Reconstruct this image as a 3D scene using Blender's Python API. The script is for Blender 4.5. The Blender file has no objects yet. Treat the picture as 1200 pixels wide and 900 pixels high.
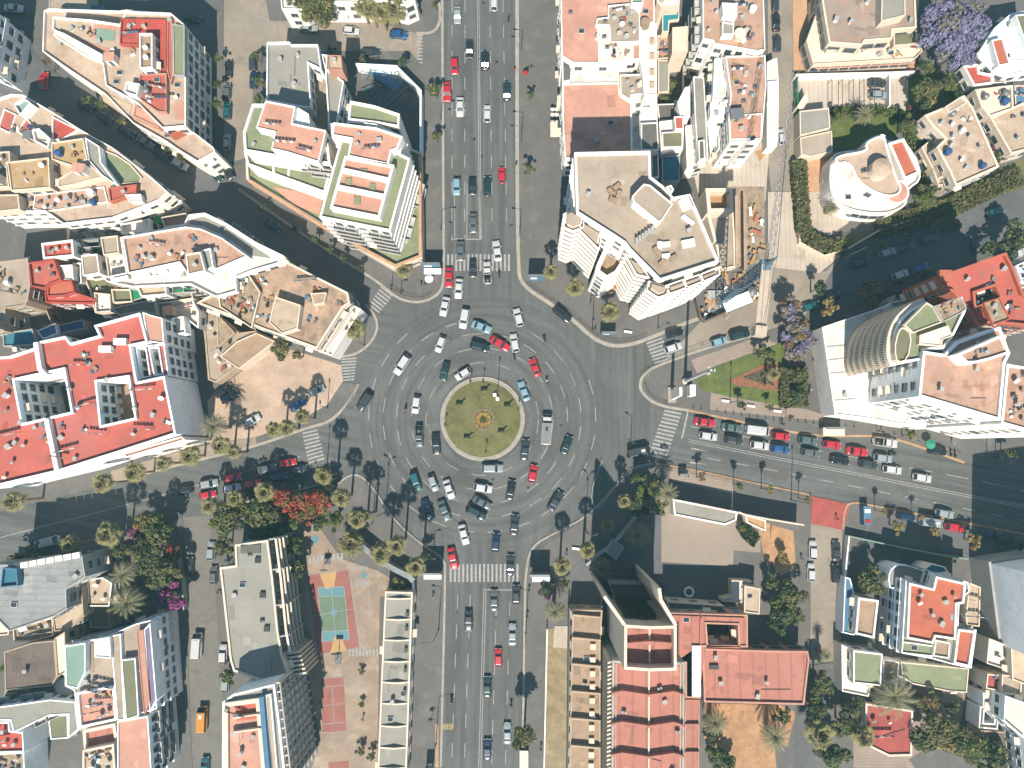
import bpy, bmesh, math, random
from mathutils import Vector, Matrix
from mathutils.geometry import tessellate_polygon
R = math.radians
S = bpy.context.scene
# ---------------- camera, sky, sun, exposure ----------------
H = 170.0; F = 901.0; NAD = (614.0, 528.0)
_d = Vector((NAD[0]-600, -(NAD[1]-450), -F)).normalized()      # straight down, in camera axes
_wz = -_d
_wy = (Vector((0, 1, 0)) - _d*_d.y).normalized()
_wx = _wy.cross(_wz)
RW = Matrix((_wx, _wy, _wz))                                   # camera axes -> world axes
cam_d = bpy.data.cameras.new('camera'); cam = bpy.data.objects.new('camera', cam_d)
S.collection.objects.link(cam); S.camera = cam
cam.matrix_world = Matrix.Translation((0, 0, H)) @ RW.to_4x4()
cam_d.sensor_width = 36; cam_d.lens = 36*F/1200; cam_d.clip_start = 1; cam_d.clip_end = 6000
ELEV = R(50); SHX = 0.06
S.world = bpy.data.worlds.new('World'); S.world.use_nodes = True
nt = S.world.node_tree; bg = nt.nodes['Background']
sky = nt.nodes.new('ShaderNodeTexSky'); sky.sky_type = 'NISHITA'; sky.sun_disc = False
sky.sun_elevation = ELEV; sky.sun_rotation = R(180+3.4)
sky.air_density = 1.0; sky.air_density = 1.3; sky.dust_density = 0.0; sky.ozone_density = 0.6
nt.links.new(sky.outputs[0], bg.inputs[0]); bg.inputs[1].default_value = 0.085
sun_d = bpy.data.lights.new('sun', 'SUN'); sun_d.energy = 5.0; sun_d.angle = R(0.5); sun_d.color = (1, .925, .82)
sun = bpy.data.objects.new('sun', sun_d); S.collection.objects.link(sun); sun.location = (0, -60, 120)
sun.rotation_euler = Vector((SHX*math.cos(ELEV), math.cos(ELEV), -math.sin(ELEV))).to_track_quat('-Z', 'Y').to_euler()
S.view_settings.view_transform = 'Standard'; S.view_settings.look = 'None'
S.view_settings.exposure = 0.92; S.view_settings.gamma = 1; S.view_settings.use_curve_mapping = False
try:
    S.cycles.max_bounces = 6; S.cycles.diffuse_bounces = 5; S.cycles.glossy_bounces = 2; S.cycles.use_denoising = True
except Exception: pass

# ---------------- from a spot on the photograph to a spot in the place ----------------
def W(px, py, z=0.0):
    v = RW @ Vector((px-600, -(py-450), -F))
    t = (z-H)/v.z
    return Vector((v.x*t, v.y*t, z))
FR = {'K1': (280, 40, 3.213), 'K2': (0, 240, 4.5), 'K3': (0, 110, 4.736), 'K4': (950, 270, 3.6), 'K5': (980, 590, 2.905),
      'K6': (240, 600, 3.0), 'K7': (0, 660, 3.75), 'K8': (620, 0, 3.913), 'KT': (640, 160, 4.09), 'KC': (800, 240, 5.625),
      'KS': (640, 500, 4.5), 'KW': (370, 500, 4.5), 'KE': (800, 380, 6.0), 'P': (0, 0, 1.0)}
for _c in range(4):
    for _r in range(4): FR['%d%d' % (_c, _r)] = (300*_c, 225*_r, 4.0)
def Q(fr, s):
    ox, oy, k = FR[fr]; out = []
    for p in (s.split() if isinstance(s, str) else s):
        a, b = p.split(','); out.append((ox+float(a)/k, oy+float(b)/k))
    return out
def WP(fr, s, z=0.0): return [W(x, y, z) for x, y in Q(fr, s)]

# ---------------- materials ----------------
def lin(c):
    c /= 255.0
    return c/12.92 if c <= .04045 else ((c+.055)/1.055)**2.4
MATS = {}
GAIN = 2.0
def mat(name, rgb, rough=.85, var=.12, scale=.35, fine=4.0, stain=0.0, stain_rgb=None, metal=0, cracks=0, coat=0, seams=None, streaks=0, boost=1.0):
    """rgb: the colour the sunlit surface has in the picture; the base colour is that divided by the light's gain"""
    if name in MATS: return MATS[name]
    m = bpy.data.materials.new(name); MATS[name] = m; m.use_nodes = True
    t = m.node_tree; n = t.nodes; L = t.links; b = n['Principled BSDF']
    base = [min(.8, lin(c)/GAIN*boost) for c in rgb]
    b.inputs['Roughness'].default_value = rough; b.inputs['Metallic'].default_value = metal
    if coat: b.inputs['Coat Weight'].default_value = coat; b.inputs['Coat Roughness'].default_value = .05
    if var <= 0:
        b.inputs['Base Color'].default_value = (*base, 1); m.diffuse_color = (*base, 1); return m
    g = n.new('ShaderNodeNewGeometry')
    def noise(sc, det=4):
        x = n.new('ShaderNodeTexNoise'); x.inputs['Scale'].default_value = sc; x.inputs['Detail'].default_value = det
        x.inputs['Roughness'].default_value = .65; L.new(g.outputs['Position'], x.inputs['Vector']); return x
    def mix(fac, c1, c2, mode='MIX'):
        x = n.new('ShaderNodeMix'); x.data_type = 'RGBA'; x.blend_type = mode
        for s, v in ((x.inputs[0], fac), (x.inputs[6], c1), (x.inputs[7], c2)):
            if hasattr(v, 'links') or hasattr(v, 'is_output'): L.new(v, s)
            elif isinstance(v, (int, float)): s.default_value = v
            else: s.default_value = (*v, 1)
        return x.outputs[2]
    def ramp(src, a, c):
        x = n.new('ShaderNodeMapRange'); x.inputs[1].default_value = a; x.inputs[2].default_value = c; L.new(src, x.inputs[0]); return x.outputs[0]
    lo = [c*(1-var) for c in base]; hi = [min(.85, c*(1+var)) for c in base]
    col = mix(ramp(noise(scale, 5).outputs[0], .35, .65), lo, hi)
    lo2 = (1-var*.8,)*3
    col = mix(ramp(noise(fine, 3).outputs[0], .35, .65), mix(1.0, col, lo2, 'MULTIPLY'), col)
    if stain:
        sc = stain_rgb and [lin(c)/GAIN*boost for c in stain_rgb] or [c*.55 for c in base]
        f = ramp(noise(scale*2.2, 6).outputs[0], .58-.1*stain, .66)
        x = n.new('ShaderNodeMath'); x.operation = 'MULTIPLY'; L.new(f, x.inputs[0]); x.inputs[1].default_value = min(1, .4+.5*stain)
        col = mix(x.outputs[0], col, sc)
    if stain:
        f2 = ramp(noise(scale*.55, 7).outputs[0], .52, .7)
        x2 = n.new('ShaderNodeMath'); x2.operation = 'MULTIPLY'; L.new(f2, x2.inputs[0]); x2.inputs[1].default_value = .38
        gr = sum(base)/3; col = mix(x2.outputs[0], col, [min(.8, (c*.6+gr*.4)*1.22) for c in base])
    if streaks:
        sp = n.new('ShaderNodeSeparateXYZ'); L.new(g.outputs['Position'], sp.inputs[0]); ic = W(565.5, 491, 0)
        def mth(op, a, b=None, c=None):
            x = n.new('ShaderNodeMath'); x.operation = op
            for s_, v_ in zip(x.inputs, (a, b, c)):
                if v_ is None: continue
                if isinstance(v_, (int, float)): s_.default_value = v_
                else: L.new(v_, s_)
            return x.outputs[0]
        dx = mth('SUBTRACT', sp.outputs[0], ic.x); dy = mth('SUBTRACT', sp.outputs[1], ic.y); rr_ = mth('SQRT', mth('ADD', mth('MULTIPLY', dx, dx), mth('MULTIPLY', dy, dy))); an = mth('ARCTAN2', dy, dx)
        def nz2(a, b, k, det=4):
            cb = n.new('ShaderNodeCombineXYZ'); L.new(a, cb.inputs[0]); L.new(b, cb.inputs[1]); x = n.new('ShaderNodeTexNoise'); x.inputs['Scale'].default_value = k; x.inputs['Detail'].default_value = det; L.new(cb.outputs[0], x.inputs['Vector']); return x.outputs[0]
        pol = nz2(mth('MULTIPLY', rr_, .8), mth('MULTIPLY', mth('ABSOLUTE', an), 1.3), 1.0); ave = nz2(mth('MULTIPLY', sp.outputs[0], .8), mth('MULTIPLY', sp.outputs[1], .03), 1.0); est = nz2(mth('MULTIPLY', sp.outputs[0], .03), mth('MULTIPLY', mth('ADD', sp.outputs[1], mth('MULTIPLY', sp.outputs[0], .2)), .8), 1.0)
        inr = ramp(rr_, 30, 24); inx = ramp(mth('ABSOLUTE', sp.outputs[0]), 34, 26)
        a1 = mix(inx, est, ave); a2 = mix(inr, a1, pol); bw = n.new('ShaderNodeMapRange'); bw.inputs[1].default_value = .36; bw.inputs[2].default_value = .64; bw.inputs[3].default_value = .74; bw.inputs[4].default_value = 1.15; bwi = n.new('ShaderNodeRGBToBW'); L.new(a2, bwi.inputs[0]); L.new(bwi.outputs[0], bw.inputs[0])
        cc = n.new('ShaderNodeCombineColor'); [L.new(bw.outputs[0], cc.inputs[i]) for i in range(3)]; col = mix(1.0, col, cc.outputs[0], 'MULTIPLY')
    if cracks:
        v = n.new('ShaderNodeTexVoronoi'); v.feature = 'DISTANCE_TO_EDGE'; v.inputs['Scale'].default_value = cracks
        w = n.new('ShaderNodeMixRGB'); w.inputs[0].default_value = .9
        nn = noise(cracks*3, 3); a = n.new('ShaderNodeVectorMath'); a.operation = 'ADD'
        L.new(g.outputs['Position'], a.inputs[0]); L.new(nn.outputs[1], a.inputs[1]); L.new(a.outputs[0], v.inputs['Vector'])
        f = ramp(v.outputs[0], .012, .0)
        x = n.new('ShaderNodeMath'); x.operation = 'MULTIPLY'; L.new(f, x.inputs[0]); x.inputs[1].default_value = .35
        col = mix(x.outputs[0], col, [c*.5 for c in base])
    if seams:
        wv = n.new('ShaderNodeTexWave'); wv.inputs['Scale'].default_value = seams[0]; wv.bands_direction = seams[1]
        wv.inputs['Distortion'].default_value = 0; L.new(g.outputs['Position'], wv.inputs['Vector'])
        f = ramp(wv.outputs[1], .12, .0)
        x = n.new('ShaderNodeMath'); x.operation = 'MULTIPLY'; L.new(f, x.inputs[0]); x.inputs[1].default_value = .45
        col = mix(x.outputs[0], col, [c*.55 for c in base])
    L.new(col, b.inputs['Base Color']); m.diffuse_color = (*base, 1)
    bm_ = n.new('ShaderNodeBump'); bm_.inputs['Strength'].default_value = .25; bm_.inputs['Distance'].default_value = .05
    L.new(noise(fine*1.5, 2).outputs[0], bm_.inputs['Height']); L.new(bm_.outputs[0], b.inputs['Normal'])
    return m
PAL = dict(
 asphalt=((111, 112, 108), dict(var=.13, scale=.05, fine=1.3, stain=.25, stain_rgb=(104, 101, 98), cracks=.09, streaks=1)),
 asphalt_dusty=((172, 158, 140), dict(var=.14, scale=.12, fine=1.5, stain=.3, cracks=.12)),
 asphalt_warm=((134, 129, 120), dict(var=.14, scale=.12, fine=1.5, stain=.4, cracks=.12)),
 asphalt_patch=((106, 104, 99), dict(var=.1, scale=.3, fine=2)),
 asphalt_side=((112, 112, 112), dict(var=.13, scale=.1, fine=1.5, stain=.3, cracks=.12)),
 paving=((118, 114, 109), dict(var=.12, scale=.12, fine=2.0, stain=.4, stain_rgb=(140, 133, 126))),
 paving_pink=((178, 158, 142), dict(var=.1, scale=.25, fine=2.5, stain=.3, seams=(.5, 'Y'))),
 paving_pale=((222, 205, 184), dict(var=.1, scale=.15, fine=2.0, stain=.3, seams=(.3, 'X'))),
 paving_beige=((176, 160, 144), dict(var=.04, scale=.3, fine=2.0, seams=(.6, 'Y'))),
 kerbstone=((190, 180, 165), dict(var=.15, scale=.8, fine=3)),
 kerb_orange=((205, 165, 125), dict(var=.2, scale=.8, fine=3)),
 paint=((190, 188, 183), dict(var=.22, scale=1.2, fine=5, stain=.6, stain_rgb=(150, 146, 140))),
 paint_yellow=((205, 175, 120), dict(var=.25, scale=1.2, fine=5, stain=.6)),
 grass=((122, 120, 66), dict(var=.25, scale=.35, fine=3, stain=.4, stain_rgb=(140, 130, 80))),
 grass_green=((104, 118, 48), dict(var=.25, scale=.35, fine=3, stain=.5, stain_rgb=(140, 130, 70))),
 dry_grass=((178, 158, 120), dict(var=.25, scale=.35, fine=3, stain=.6, stain_rgb=(130, 125, 70))),
 sand=((214, 186, 160), dict(var=.2, scale=.15, fine=2, stain=.7, stain_rgb=(196, 166, 140))),
 earth=((206, 158, 112), dict(var=.2, scale=.3, fine=2, stain=.6)),
 worn_roof=((206, 172, 142), dict(var=.2, scale=.2, fine=2, stain=1.0, stain_rgb=(150, 128, 106))),
 rubble=((190, 165, 135), dict(var=.3, scale=.7, fine=3, stain=.8)),
 red_paving=((190, 90, 80), dict(var=.12, scale=.4, fine=3, stain=.2)),
 court_red=((178, 112, 98), dict(var=.1, scale=.3, fine=3, stain=.3)),
 court_green=((120, 144, 118), dict(var=.08, scale=.3, fine=3)),
 court_blue=((112, 162, 168), dict(var=.08, scale=.3, fine=3)),
 court_yellow=((215, 175, 115), dict(var=.08, scale=.3, fine=3)),
 court_ground=((178, 155, 132), dict(var=.15, scale=.12, fine=2, stain=.7, stain_rgb=(205, 185, 160))),
 white=((240, 233, 222), dict(boost=1.6, var=.07, scale=.3, fine=2, stain=.6, stain_rgb=(225, 212, 195))),
 white_roof=((236, 228, 216), dict(boost=1.25, var=.08, scale=.3, fine=2, stain=1.0, stain_rgb=(215, 200, 182))),
 cream=((236, 216, 192), dict(boost=1.3, var=.06, scale=.3, fine=2, stain=.3)),
 beige=((215, 190, 160), dict(var=.1, scale=.3, fine=2, stain=.5)),
 apricot=((226, 176, 135), dict(var=.1, scale=.3, fine=2, stain=.3)),
 bluewhite=((228, 231, 230), dict(boost=1.75, var=.05, scale=.3, fine=2, stain=.2)),
 grey_wall=((176, 174, 168), dict(boost=1.3, var=.08, scale=.3, fine=2, stain=.3)),
 concrete_roof=((196, 178, 156), dict(var=.1, scale=.15, fine=1.5, stain=.6, stain_rgb=(168, 140, 110))),
 grey_roof=((172, 168, 154), dict(var=.08, scale=.15, fine=1.5, stain=.4, stain_rgb=(148, 142, 128))),
 blue_grey_roof=((170, 172, 168), dict(var=.1, scale=.15, fine=1.5, stain=.4, seams=(.25, 'Y'))),
 brown_roof=((190, 160, 130), dict(var=.12, scale=.25, fine=1.5, stain=.7)),
 dark_brown_roof=((128, 112, 100), dict(var=.12, scale=.25, fine=1.5, stain=.4, seams=(.4, 'X'))),
 ochre_roof=((206, 170, 118), dict(var=.12, scale=.25, fine=1.5, stain=.6, stain_rgb=(215, 185, 150))),
 salmon=((230, 170, 144), dict(var=.13, scale=.15, fine=1.5, stain=.8, stain_rgb=(205, 150, 132))),
 pink_brown=((214, 172, 146), dict(var=.12, scale=.25, fine=1.5, stain=.75, stain_rgb=(180, 130, 96))),
 red_roof=((216, 110, 94), dict(var=.13, scale=.15, fine=1.5, stain=.8, stain_rgb=(190, 112, 98))),
 bright_red_roof=((214, 92, 76), dict(var=.12, scale=.3, fine=1.5, stain=.4)),
 orange_roof=((214, 116, 86), dict(var=.1, scale=.3, fine=1.5, stain=.5, stain_rgb=(196, 104, 66))),
 rose_roof=((208, 136, 116), dict(var=.07, scale=.2, fine=1.5, stain=.3, seams=(.12, 'X'))),
 green_roof=((150, 158, 120), dict(var=.09, scale=.25, fine=1.5, stain=.35, stain_rgb=(170, 170, 135))),
 olive_roof=((138, 136, 104), dict(var=.1, scale=.25, fine=1.5, seams=(.5, 'Y'))),
 turquoise_roof=((150, 180, 160), dict(var=.08, scale=.25, fine=1.5, seams=(.6, 'Y'))),
 bed_earth=((176, 104, 78), dict(var=.35, scale=.9, fine=3, stain=1.0, stain_rgb=(130, 120, 70))),
 bright_green=((20, 150, 90), dict(var=.06, scale=.3)),
 teal_sheet=((40, 150, 165), dict(var=.06, scale=.3)),
 steel_blue=((95, 140, 170), dict(var=.1, scale=.5)),
 blue_paint=((50, 95, 150), dict(var=.08, scale=.5)),
 slate=((120, 116, 108), dict(var=.12, scale=.4, seams=(.6, 'X'))),
 metal_grey=((170, 170, 168), dict(var=.06, scale=1, rough=.45, metal=.5)),
 pole_grey=((120, 120, 118), dict(var=0, rough=.5, metal=.3)),
 pole_white=((225, 222, 215), dict(var=0, rough=.5)),
 dark_metal=((40, 42, 44), dict(var=0, rough=.5)),
 rubber=((34, 34, 36), dict(var=0, rough=.85)),
 glass=((48, 60, 70), dict(var=0, rough=.08)),
 window_glass=((66, 78, 88), dict(var=0, rough=.12)),
 lamp_glass=((235, 235, 225), dict(var=0, rough=.2)),
 tail_red=((190, 30, 25), dict(var=0, rough=.3)),
 frame_white=((222, 218, 210), dict(var=0, rough=.6)),
 shutter=((110, 118, 122), dict(var=0, rough=.6)),
 bark=((140, 118, 95), dict(var=.25, scale=3, fine=9)),
 palm_bark=((165, 140, 112), dict(var=.25, scale=3, fine=9)),
 leaf_green=((104, 116, 46), dict(var=.45, scale=1.1, fine=3)),
 leaf_olive=((118, 116, 66), dict(var=.42, scale=1.1, fine=3)),
 leaf_dark=((62, 78, 42), dict(var=.45, scale=1.1, fine=3)),
 leaf_yellow=((160, 144, 78), dict(var=.35, scale=1.1, fine=3)),
 leaf_brown=((150, 118, 70), dict(var=.35, scale=1.1, fine=3)),
 leaf_grey=((150, 138, 128), dict(var=.4, scale=1.1, fine=3)),
 leaf_purple=((146, 140, 184), dict(var=.4, scale=.9, fine=2.5, stain=.9, stain_rgb=(110, 108, 90))),
 leaf_magenta=((165, 62, 135), dict(var=.4, scale=1.1, fine=3, stain=.2, stain_rgb=(70, 80, 50))),
 leaf_red=((190, 72, 48), dict(var=.4, scale=1.1, fine=3, stain=.3, stain_rgb=(110, 100, 50))),
 palm_leaf=((158, 150, 96), dict(var=.35, scale=1.5, fine=4)),
 date_leaf=((150, 146, 108), dict(var=.35, scale=1.5, fine=4)),
 skin=((190, 140, 110), dict(var=0, rough=.6)), hair=((45, 35, 30), dict(var=0, rough=.7)),
 jeans=((60, 72, 95), dict(var=0)), shirt_red=((190, 50, 45), dict(var=0)), shirt_white=((225, 222, 215), dict(var=0)),
 shirt_blue=((60, 90, 140), dict(var=0)), shirt_dark=((48, 46, 50), dict(var=0)),
 flower_yellow=((196, 166, 62), dict(var=.2, scale=3)), flower_white=((150, 142, 112), dict(var=.2, scale=3)),
 flower_orange=((170, 110, 70), dict(var=.2, scale=3)), cushion_orange=((220, 120, 70), dict(var=0)),
 parasol_green=((60, 165, 135), dict(var=.05)), crane_blue=((110, 140, 160), dict(var=0, rough=.5)), crane_cream=((225, 205, 180), dict(var=.08, scale=1)),
 timber=((210, 165, 115), dict(var=.2, scale=1)), junk=((170, 150, 130), dict(var=.3, scale=1)), purple_slab=((150, 130, 160), dict(var=.1, scale=.4)),
 villa_brown=((184, 164, 146), dict(var=.12, scale=.2, fine=1.5, stain=.7, stain_rgb=(200, 150, 120))),
 villa_beige=((218, 192, 166), dict(var=.12, scale=.25, fine=1.5, stain=.7, stain_rgb=(190, 150, 122))),
 pool_blue=((60, 130, 150), dict(var=.05)),
)
def M(k):
    if k in MATS: return MATS[k]
    if k.endswith(('_old', '_new')):
        rgb, kw = PAL[k[:-4]]; f = .86 if k.endswith('_old') else 1.07; return mat(k, tuple(min(250, c*f+4) for c in rgb), **kw)
    rgb, kw = PAL[k]; return mat(k, rgb, **kw)

# ---------------- objects ----------------
def tag(o, label=None, cat=None, group=None, kind=None):
    if label: o['label'] = label
    if cat: o['category'] = cat
    if group: o['group'] = group
    if kind: o['kind'] = kind
    return o
def link(o): S.collection.objects.link(o); return o
def empty(name, loc=(0, 0, 0), rz=0):
    o = bpy.data.objects.new(name, None); o.location = loc; o.rotation_euler = (0, 0, rz); o.empty_display_size = .5; return link(o)
class MB:
    """collects faces into one mesh"""
    def __init__(s): s.v = []; s.f = []; s.m = []; s.mats = []; s.cur = 0
    def use(s, k):
        if k not in s.mats: s.mats.append(k)
        s.cur = s.mats.index(k); return s
    def face(s, pts):
        i = len(s.v); s.v += [tuple(p) for p in pts]; s.f.append(tuple(range(i, i+len(pts)))); s.m.append(s.cur)
    def raw(s, vs, fs):
        i = len(s.v); s.v += [tuple(p) for p in vs]
        for f in fs: s.f.append(tuple(i+k for k in f)); s.m.append(s.cur)
    def box(s, c, d, rz=0, taper=1.0):
        cx, cy, cz = c; a, b, h = d[0]/2, d[1]/2, d[2]/2; co, si = math.cos(rz), math.sin(rz); vs = []
        for z, k in ((-h, 1), (h, taper)):
            for x, y in ((-a, -b), (a, -b), (a, b), (-a, b)):
                x *= k; y *= k; vs.append((cx+x*co-y*si, cy+x*si+y*co, cz+z))
        s.raw(vs, [(3, 2, 1, 0), (4, 5, 6, 7), (0, 1, 5, 4), (1, 2, 6, 5), (2, 3, 7, 6), (3, 0, 4, 7)])
    def tube(s, p, q, r, r2=None, n=8, cap=True):
        p, q = Vector(p), Vector(q); r2 = r if r2 is None else r2; d = (q-p)
        if d.length < 1e-6: return
        a = d.normalized().orthogonal().normalized(); b = d.normalized().cross(a); vs = []
        for c, rr in ((p, r), (q, r2)):
            for k in range(n):
                t = 2*math.pi*k/n; vs.append(c+a*math.cos(t)*rr+b*math.sin(t)*rr)
        fs = [(k, (k+1) % n, n+(k+1) % n, n+k) for k in range(n)]
        if cap: fs += [tuple(range(n))[::-1], tuple(range(n, 2*n))]
        s.raw(vs, fs)
    def prism(s, poly, z0, z1, top=True, bottom=False):
        n = len(poly); vs = [(p[0], p[1], z0) for p in poly]+[(p[0], p[1], z1) for p in poly]
        fs = [(k, (k+1) % n, n+(k+1) % n, n+k) for k in range(n)]
        s.raw(vs, fs)
        if top: s.fill([[(p[0], p[1], z1) for p in poly]])
        if bottom: s.fill([[(p[0], p[1], z0) for p in poly]])
    def fill(s, loops):
        loops = [[Vector(p) for p in l] for l in loops]
        flat = [p for l in loops for p in l]
        tr = tessellate_polygon(loops); out = []
        for t in tr:
            a, b, c = (flat[i] for i in t)
            nz = (b.x-a.x)*(c.y-a.y)-(b.y-a.y)*(c.x-a.x)
            out.append(tuple(t) if nz > 0 else tuple(t)[::-1])
        s.raw(flat, out)
    def bowl(s, c, r, depth, ax, n=10):
        ax = Vector(ax).normalized(); a = ax.orthogonal().normalized(); b = ax.cross(a); c = Vector(c)
        vs = [c-ax*depth]; fs = []
        for ring, (rr, dd) in enumerate(((.55, .7), (1, 0))):
            for k in range(n):
                t = 2*math.pi*k/n; vs.append(c-ax*depth*dd+(a*math.cos(t)+b*math.sin(t))*r*rr)
        for k in range(n):
            fs.append((0, 1+k, 1+(k+1) % n)); fs.append((1+k, 1+n+k, 1+n+(k+1) % n, 1+(k+1) % n))
        s.raw(vs, fs)
    def mesh(s, name, smooth=False):
        me = bpy.data.meshes.new(name); me.from_pydata(s.v, [], s.f)
        for k in (s.mats or ['white']): me.materials.append(k if not isinstance(k, str) else M(k))
        me.polygons.foreach_set('material_index', s.m)
        if smooth: me.polygons.foreach_set('use_smooth', [True]*len(s.f))
        me.update(); return me
    def build(s, name, parent=None, smooth=False, world=True):
        me = s.mesh(name, smooth); o = bpy.data.objects.new(name, me); link(o)
        if parent is not None:
            o.parent = parent
            if world:   # vertices were given in world space: move them into the parent's space
                me.transform(pinv(parent))
        return o
def pinv(p):
    m = Matrix.Identity(4); q = p
    while q is not None:
        m = Matrix.Translation(q.location) @ q.rotation_euler.to_matrix().to_4x4() @ m; q = q.parent
    return m.inverted()
def copy_tree(o, parent=None, depth=0):
    c = o.copy(); link(c)
    if parent is not None: c.parent = parent
    for ch in o.children: copy_tree(ch, c, depth+1)
    return c
def area(p): return sum(p[i][0]*p[(i+1) % len(p)][1]-p[(i+1) % len(p)][0]*p[i][1] for i in range(len(p)))/2
def ccw(p): return p if area(p) > 0 else p[::-1]
def inset(p, d):
    """p counter-clockwise; moves every side inwards by d (outwards if negative)"""
    n = len(p); out = []
    for i in range(n):
        a, b, c = Vector(p[i-1][:2]), Vector(p[i][:2]), Vector(p[(i+1) % n][:2])
        u = (b-a).normalized(); v = (c-b).normalized()
        n1 = Vector((-u.y, u.x)); n2 = Vector((-v.y, v.x)); m = n1+n2
        if m.length < .2: m = n1
        k = d/max(.35, m.normalized().dot(n1)); q = b+m.normalized()*k; out.append((q.x, q.y))
    return out
def inside(pt, poly):
    x, y = pt; r = False; n = len(poly)
    for i in range(n):
        x1, y1 = poly[i][:2]; x2, y2 = poly[i-1][:2]
        if (y1 > y) != (y2 > y) and x < (x2-x1)*(y-y1)/(y2-y1)+x1: r = not r
    return r
def sheet(name, fr, pts, z, m, label=None, cat=None, kind='structure', z0=None, par=None):
    b = MB().use(m); p = ccw(WP(fr, pts, z))
    if z0 is None: b.fill([[(q[0], q[1], z) for q in p]])
    else: b.prism(p, z0, z)
    o = b.build(name); tag(o, label, cat, None, kind); return o
# uniqueness of labels: same words -> order by distance from the island
ISL = W(565, 491, 0); PEND = []
ORD = 'nearest second third fourth fifth sixth seventh eighth ninth tenth eleventh twelfth thirteenth fourteenth fifteenth sixteenth seventeenth eighteenth nineteenth twentieth'.split()
ORD += ['twenty-'+x for x in 'first second third fourth fifth sixth seventh eighth ninth'.split()]+['thirtieth']+['thirty-'+x for x in 'first second third fourth fifth sixth seventh eighth ninth'.split()]
def pend(o, label, loc): PEND.append((o, label, (Vector(loc[:2])-Vector(ISL[:2])).length))
def settle():
    by = {}
    for o, l, d in PEND: by.setdefault(l, []).append((d, o))
    for l, a in by.items():
        a.sort(key=lambda t: t[0])
        for i, (d, o) in enumerate(a):
            if len(a) == 1: o['label'] = l
            elif i == 0: o['label'] = l+', nearest the roundabout'
            else: o['label'] = l+', '+ORD[i]+' nearest the roundabout'
# ======================= GROUND AND ROADS =======================
def ring(cx, cy, r, n=48, a0=0, a1=360): return [(cx+r*math.cos(R(a0+(a1-a0)*k/n)), cy+r*math.sin(R(a0+(a1-a0)*k/n))) for k in range(n if a1-a0 == 360 else n+1)]
g = MB().use('asphalt'); g.fill([[(-1500, -1500, 0), (1500, -1500, 0), (1500, 1500, 0), (-1500, 1500, 0)]])
tag(g.build('ground'), 'grey asphalt ground under the whole district', kind='structure')
PV = .12
# side streets with their own surface
SIDE = [
 ('asphalt_dusty', '10', '-50,100 60,-40 790,95 760,290 560,300 60,210'),
 ('asphalt_dusty', 'P', '262,-30 308,-30 316,48 300,120 288,185 262,192 262,60'),
 ('asphalt_dusty', 'P', '900,-30 932,-30 930,190 935,260 985,300 985,345 940,380 890,400 826,430 790,432 780,420 826,372 892,345 905,240 898,170'),
 ('asphalt_warm', 'P', '214,606 246,604 268,910 226,910'),
 ('asphalt_side', 'P', '-20,60 20,60 250,205 430,330 448,340 428,360 330,300 235,248 180,235 40,140 -20,100'),
 ('asphalt_side', 'P', '985,300 1210,205 1210,270 1030,345 960,380 940,375'),
 ('asphalt_dusty', 'P', '948,612 988,620 985,775 945,775'),
]
for i, (m_, f_, p_) in enumerate(SIDE): sheet('side_street', f_, p_, .004+.0006*i, m_, 'side street surface beside the roundabout')
# pavements: name, material, px polygon
PAVE = [
 ('paving', 'P', '497,-40 518,-40 520,300 520,334 512,347 492,355 472,352 460,345 440,328 400,304 345,268 280,222 262,196 290,190 300,60 480,60 495,78'),
 ('paving', 'P', '303,-40 497,-40 507,-8 516,5 516,26 508,39 488,39 440,25 316,24'),
 ('paving', 'P', '607,-40 900,-40 900,170 897,345 822,372 800,380 760,397 740,404 717,406 695,397 672,375 647,357 612,335 606,312'),
 ('paving', 'P', '750,450 752,442 762,432 780,425 826,408 893,390 938,376 962,378 1210,280 1210,558 1130,542 1057,516 1025,510 960,512 900,501 872,495 807,481 780,477 762,470 751,458'),
 ('paving', 'P', '932,-40 1210,-40 1210,200 1100,250 985,300 968,318 940,318 937,300 935,180'),
 ('paving', 'P', '400,418 418,415 435,402 443,385 440,370 428,356 330,300 235,246 180,232 60,140 -20,95 -20,605 100,575 215,543 300,523 357,502 382,496 395,487 410,470 420,450 400,447'),
 ('paving', 'P', '-20,662 70,645 140,630 200,612 214,606 226,920 -20,920'),
 ('paving', 'P', '246,606 270,592 350,575 395,568 408,557 421,556 437,571 455,600 475,622 497,640 521,655 522,672 516,920 268,920'),
 ('paving', 'P', '616,672 622,640 650,625 690,604 712,580 738,548 768,543 810,550 872,564 950,580 950,800 950,920 612,920'),
 ('paving', 'P', '988,588 1030,594 1120,610 1210,628 1210,920 950,920 950,780 985,775'),
 ('paving', 'P', '-20,-40 262,-40 262,196 250,204 200,176 60,80 40,60 40,15 -20,15'),
]
for i, (m_, f_, p_) in enumerate(PAVE): sheet('pavement', f_, p_, PV-.001*i, m_, 'pavement beside the streets', z0=-.02-.002*i)
# the avenue's own traffic surface for the shaded car park and service street
sheet('road', 'P', '1025,606 1119,618 1210,640 1210,668 1120,650 1010,640', PV+.004, 'asphalt_side', 'parking strip below the east road')
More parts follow.
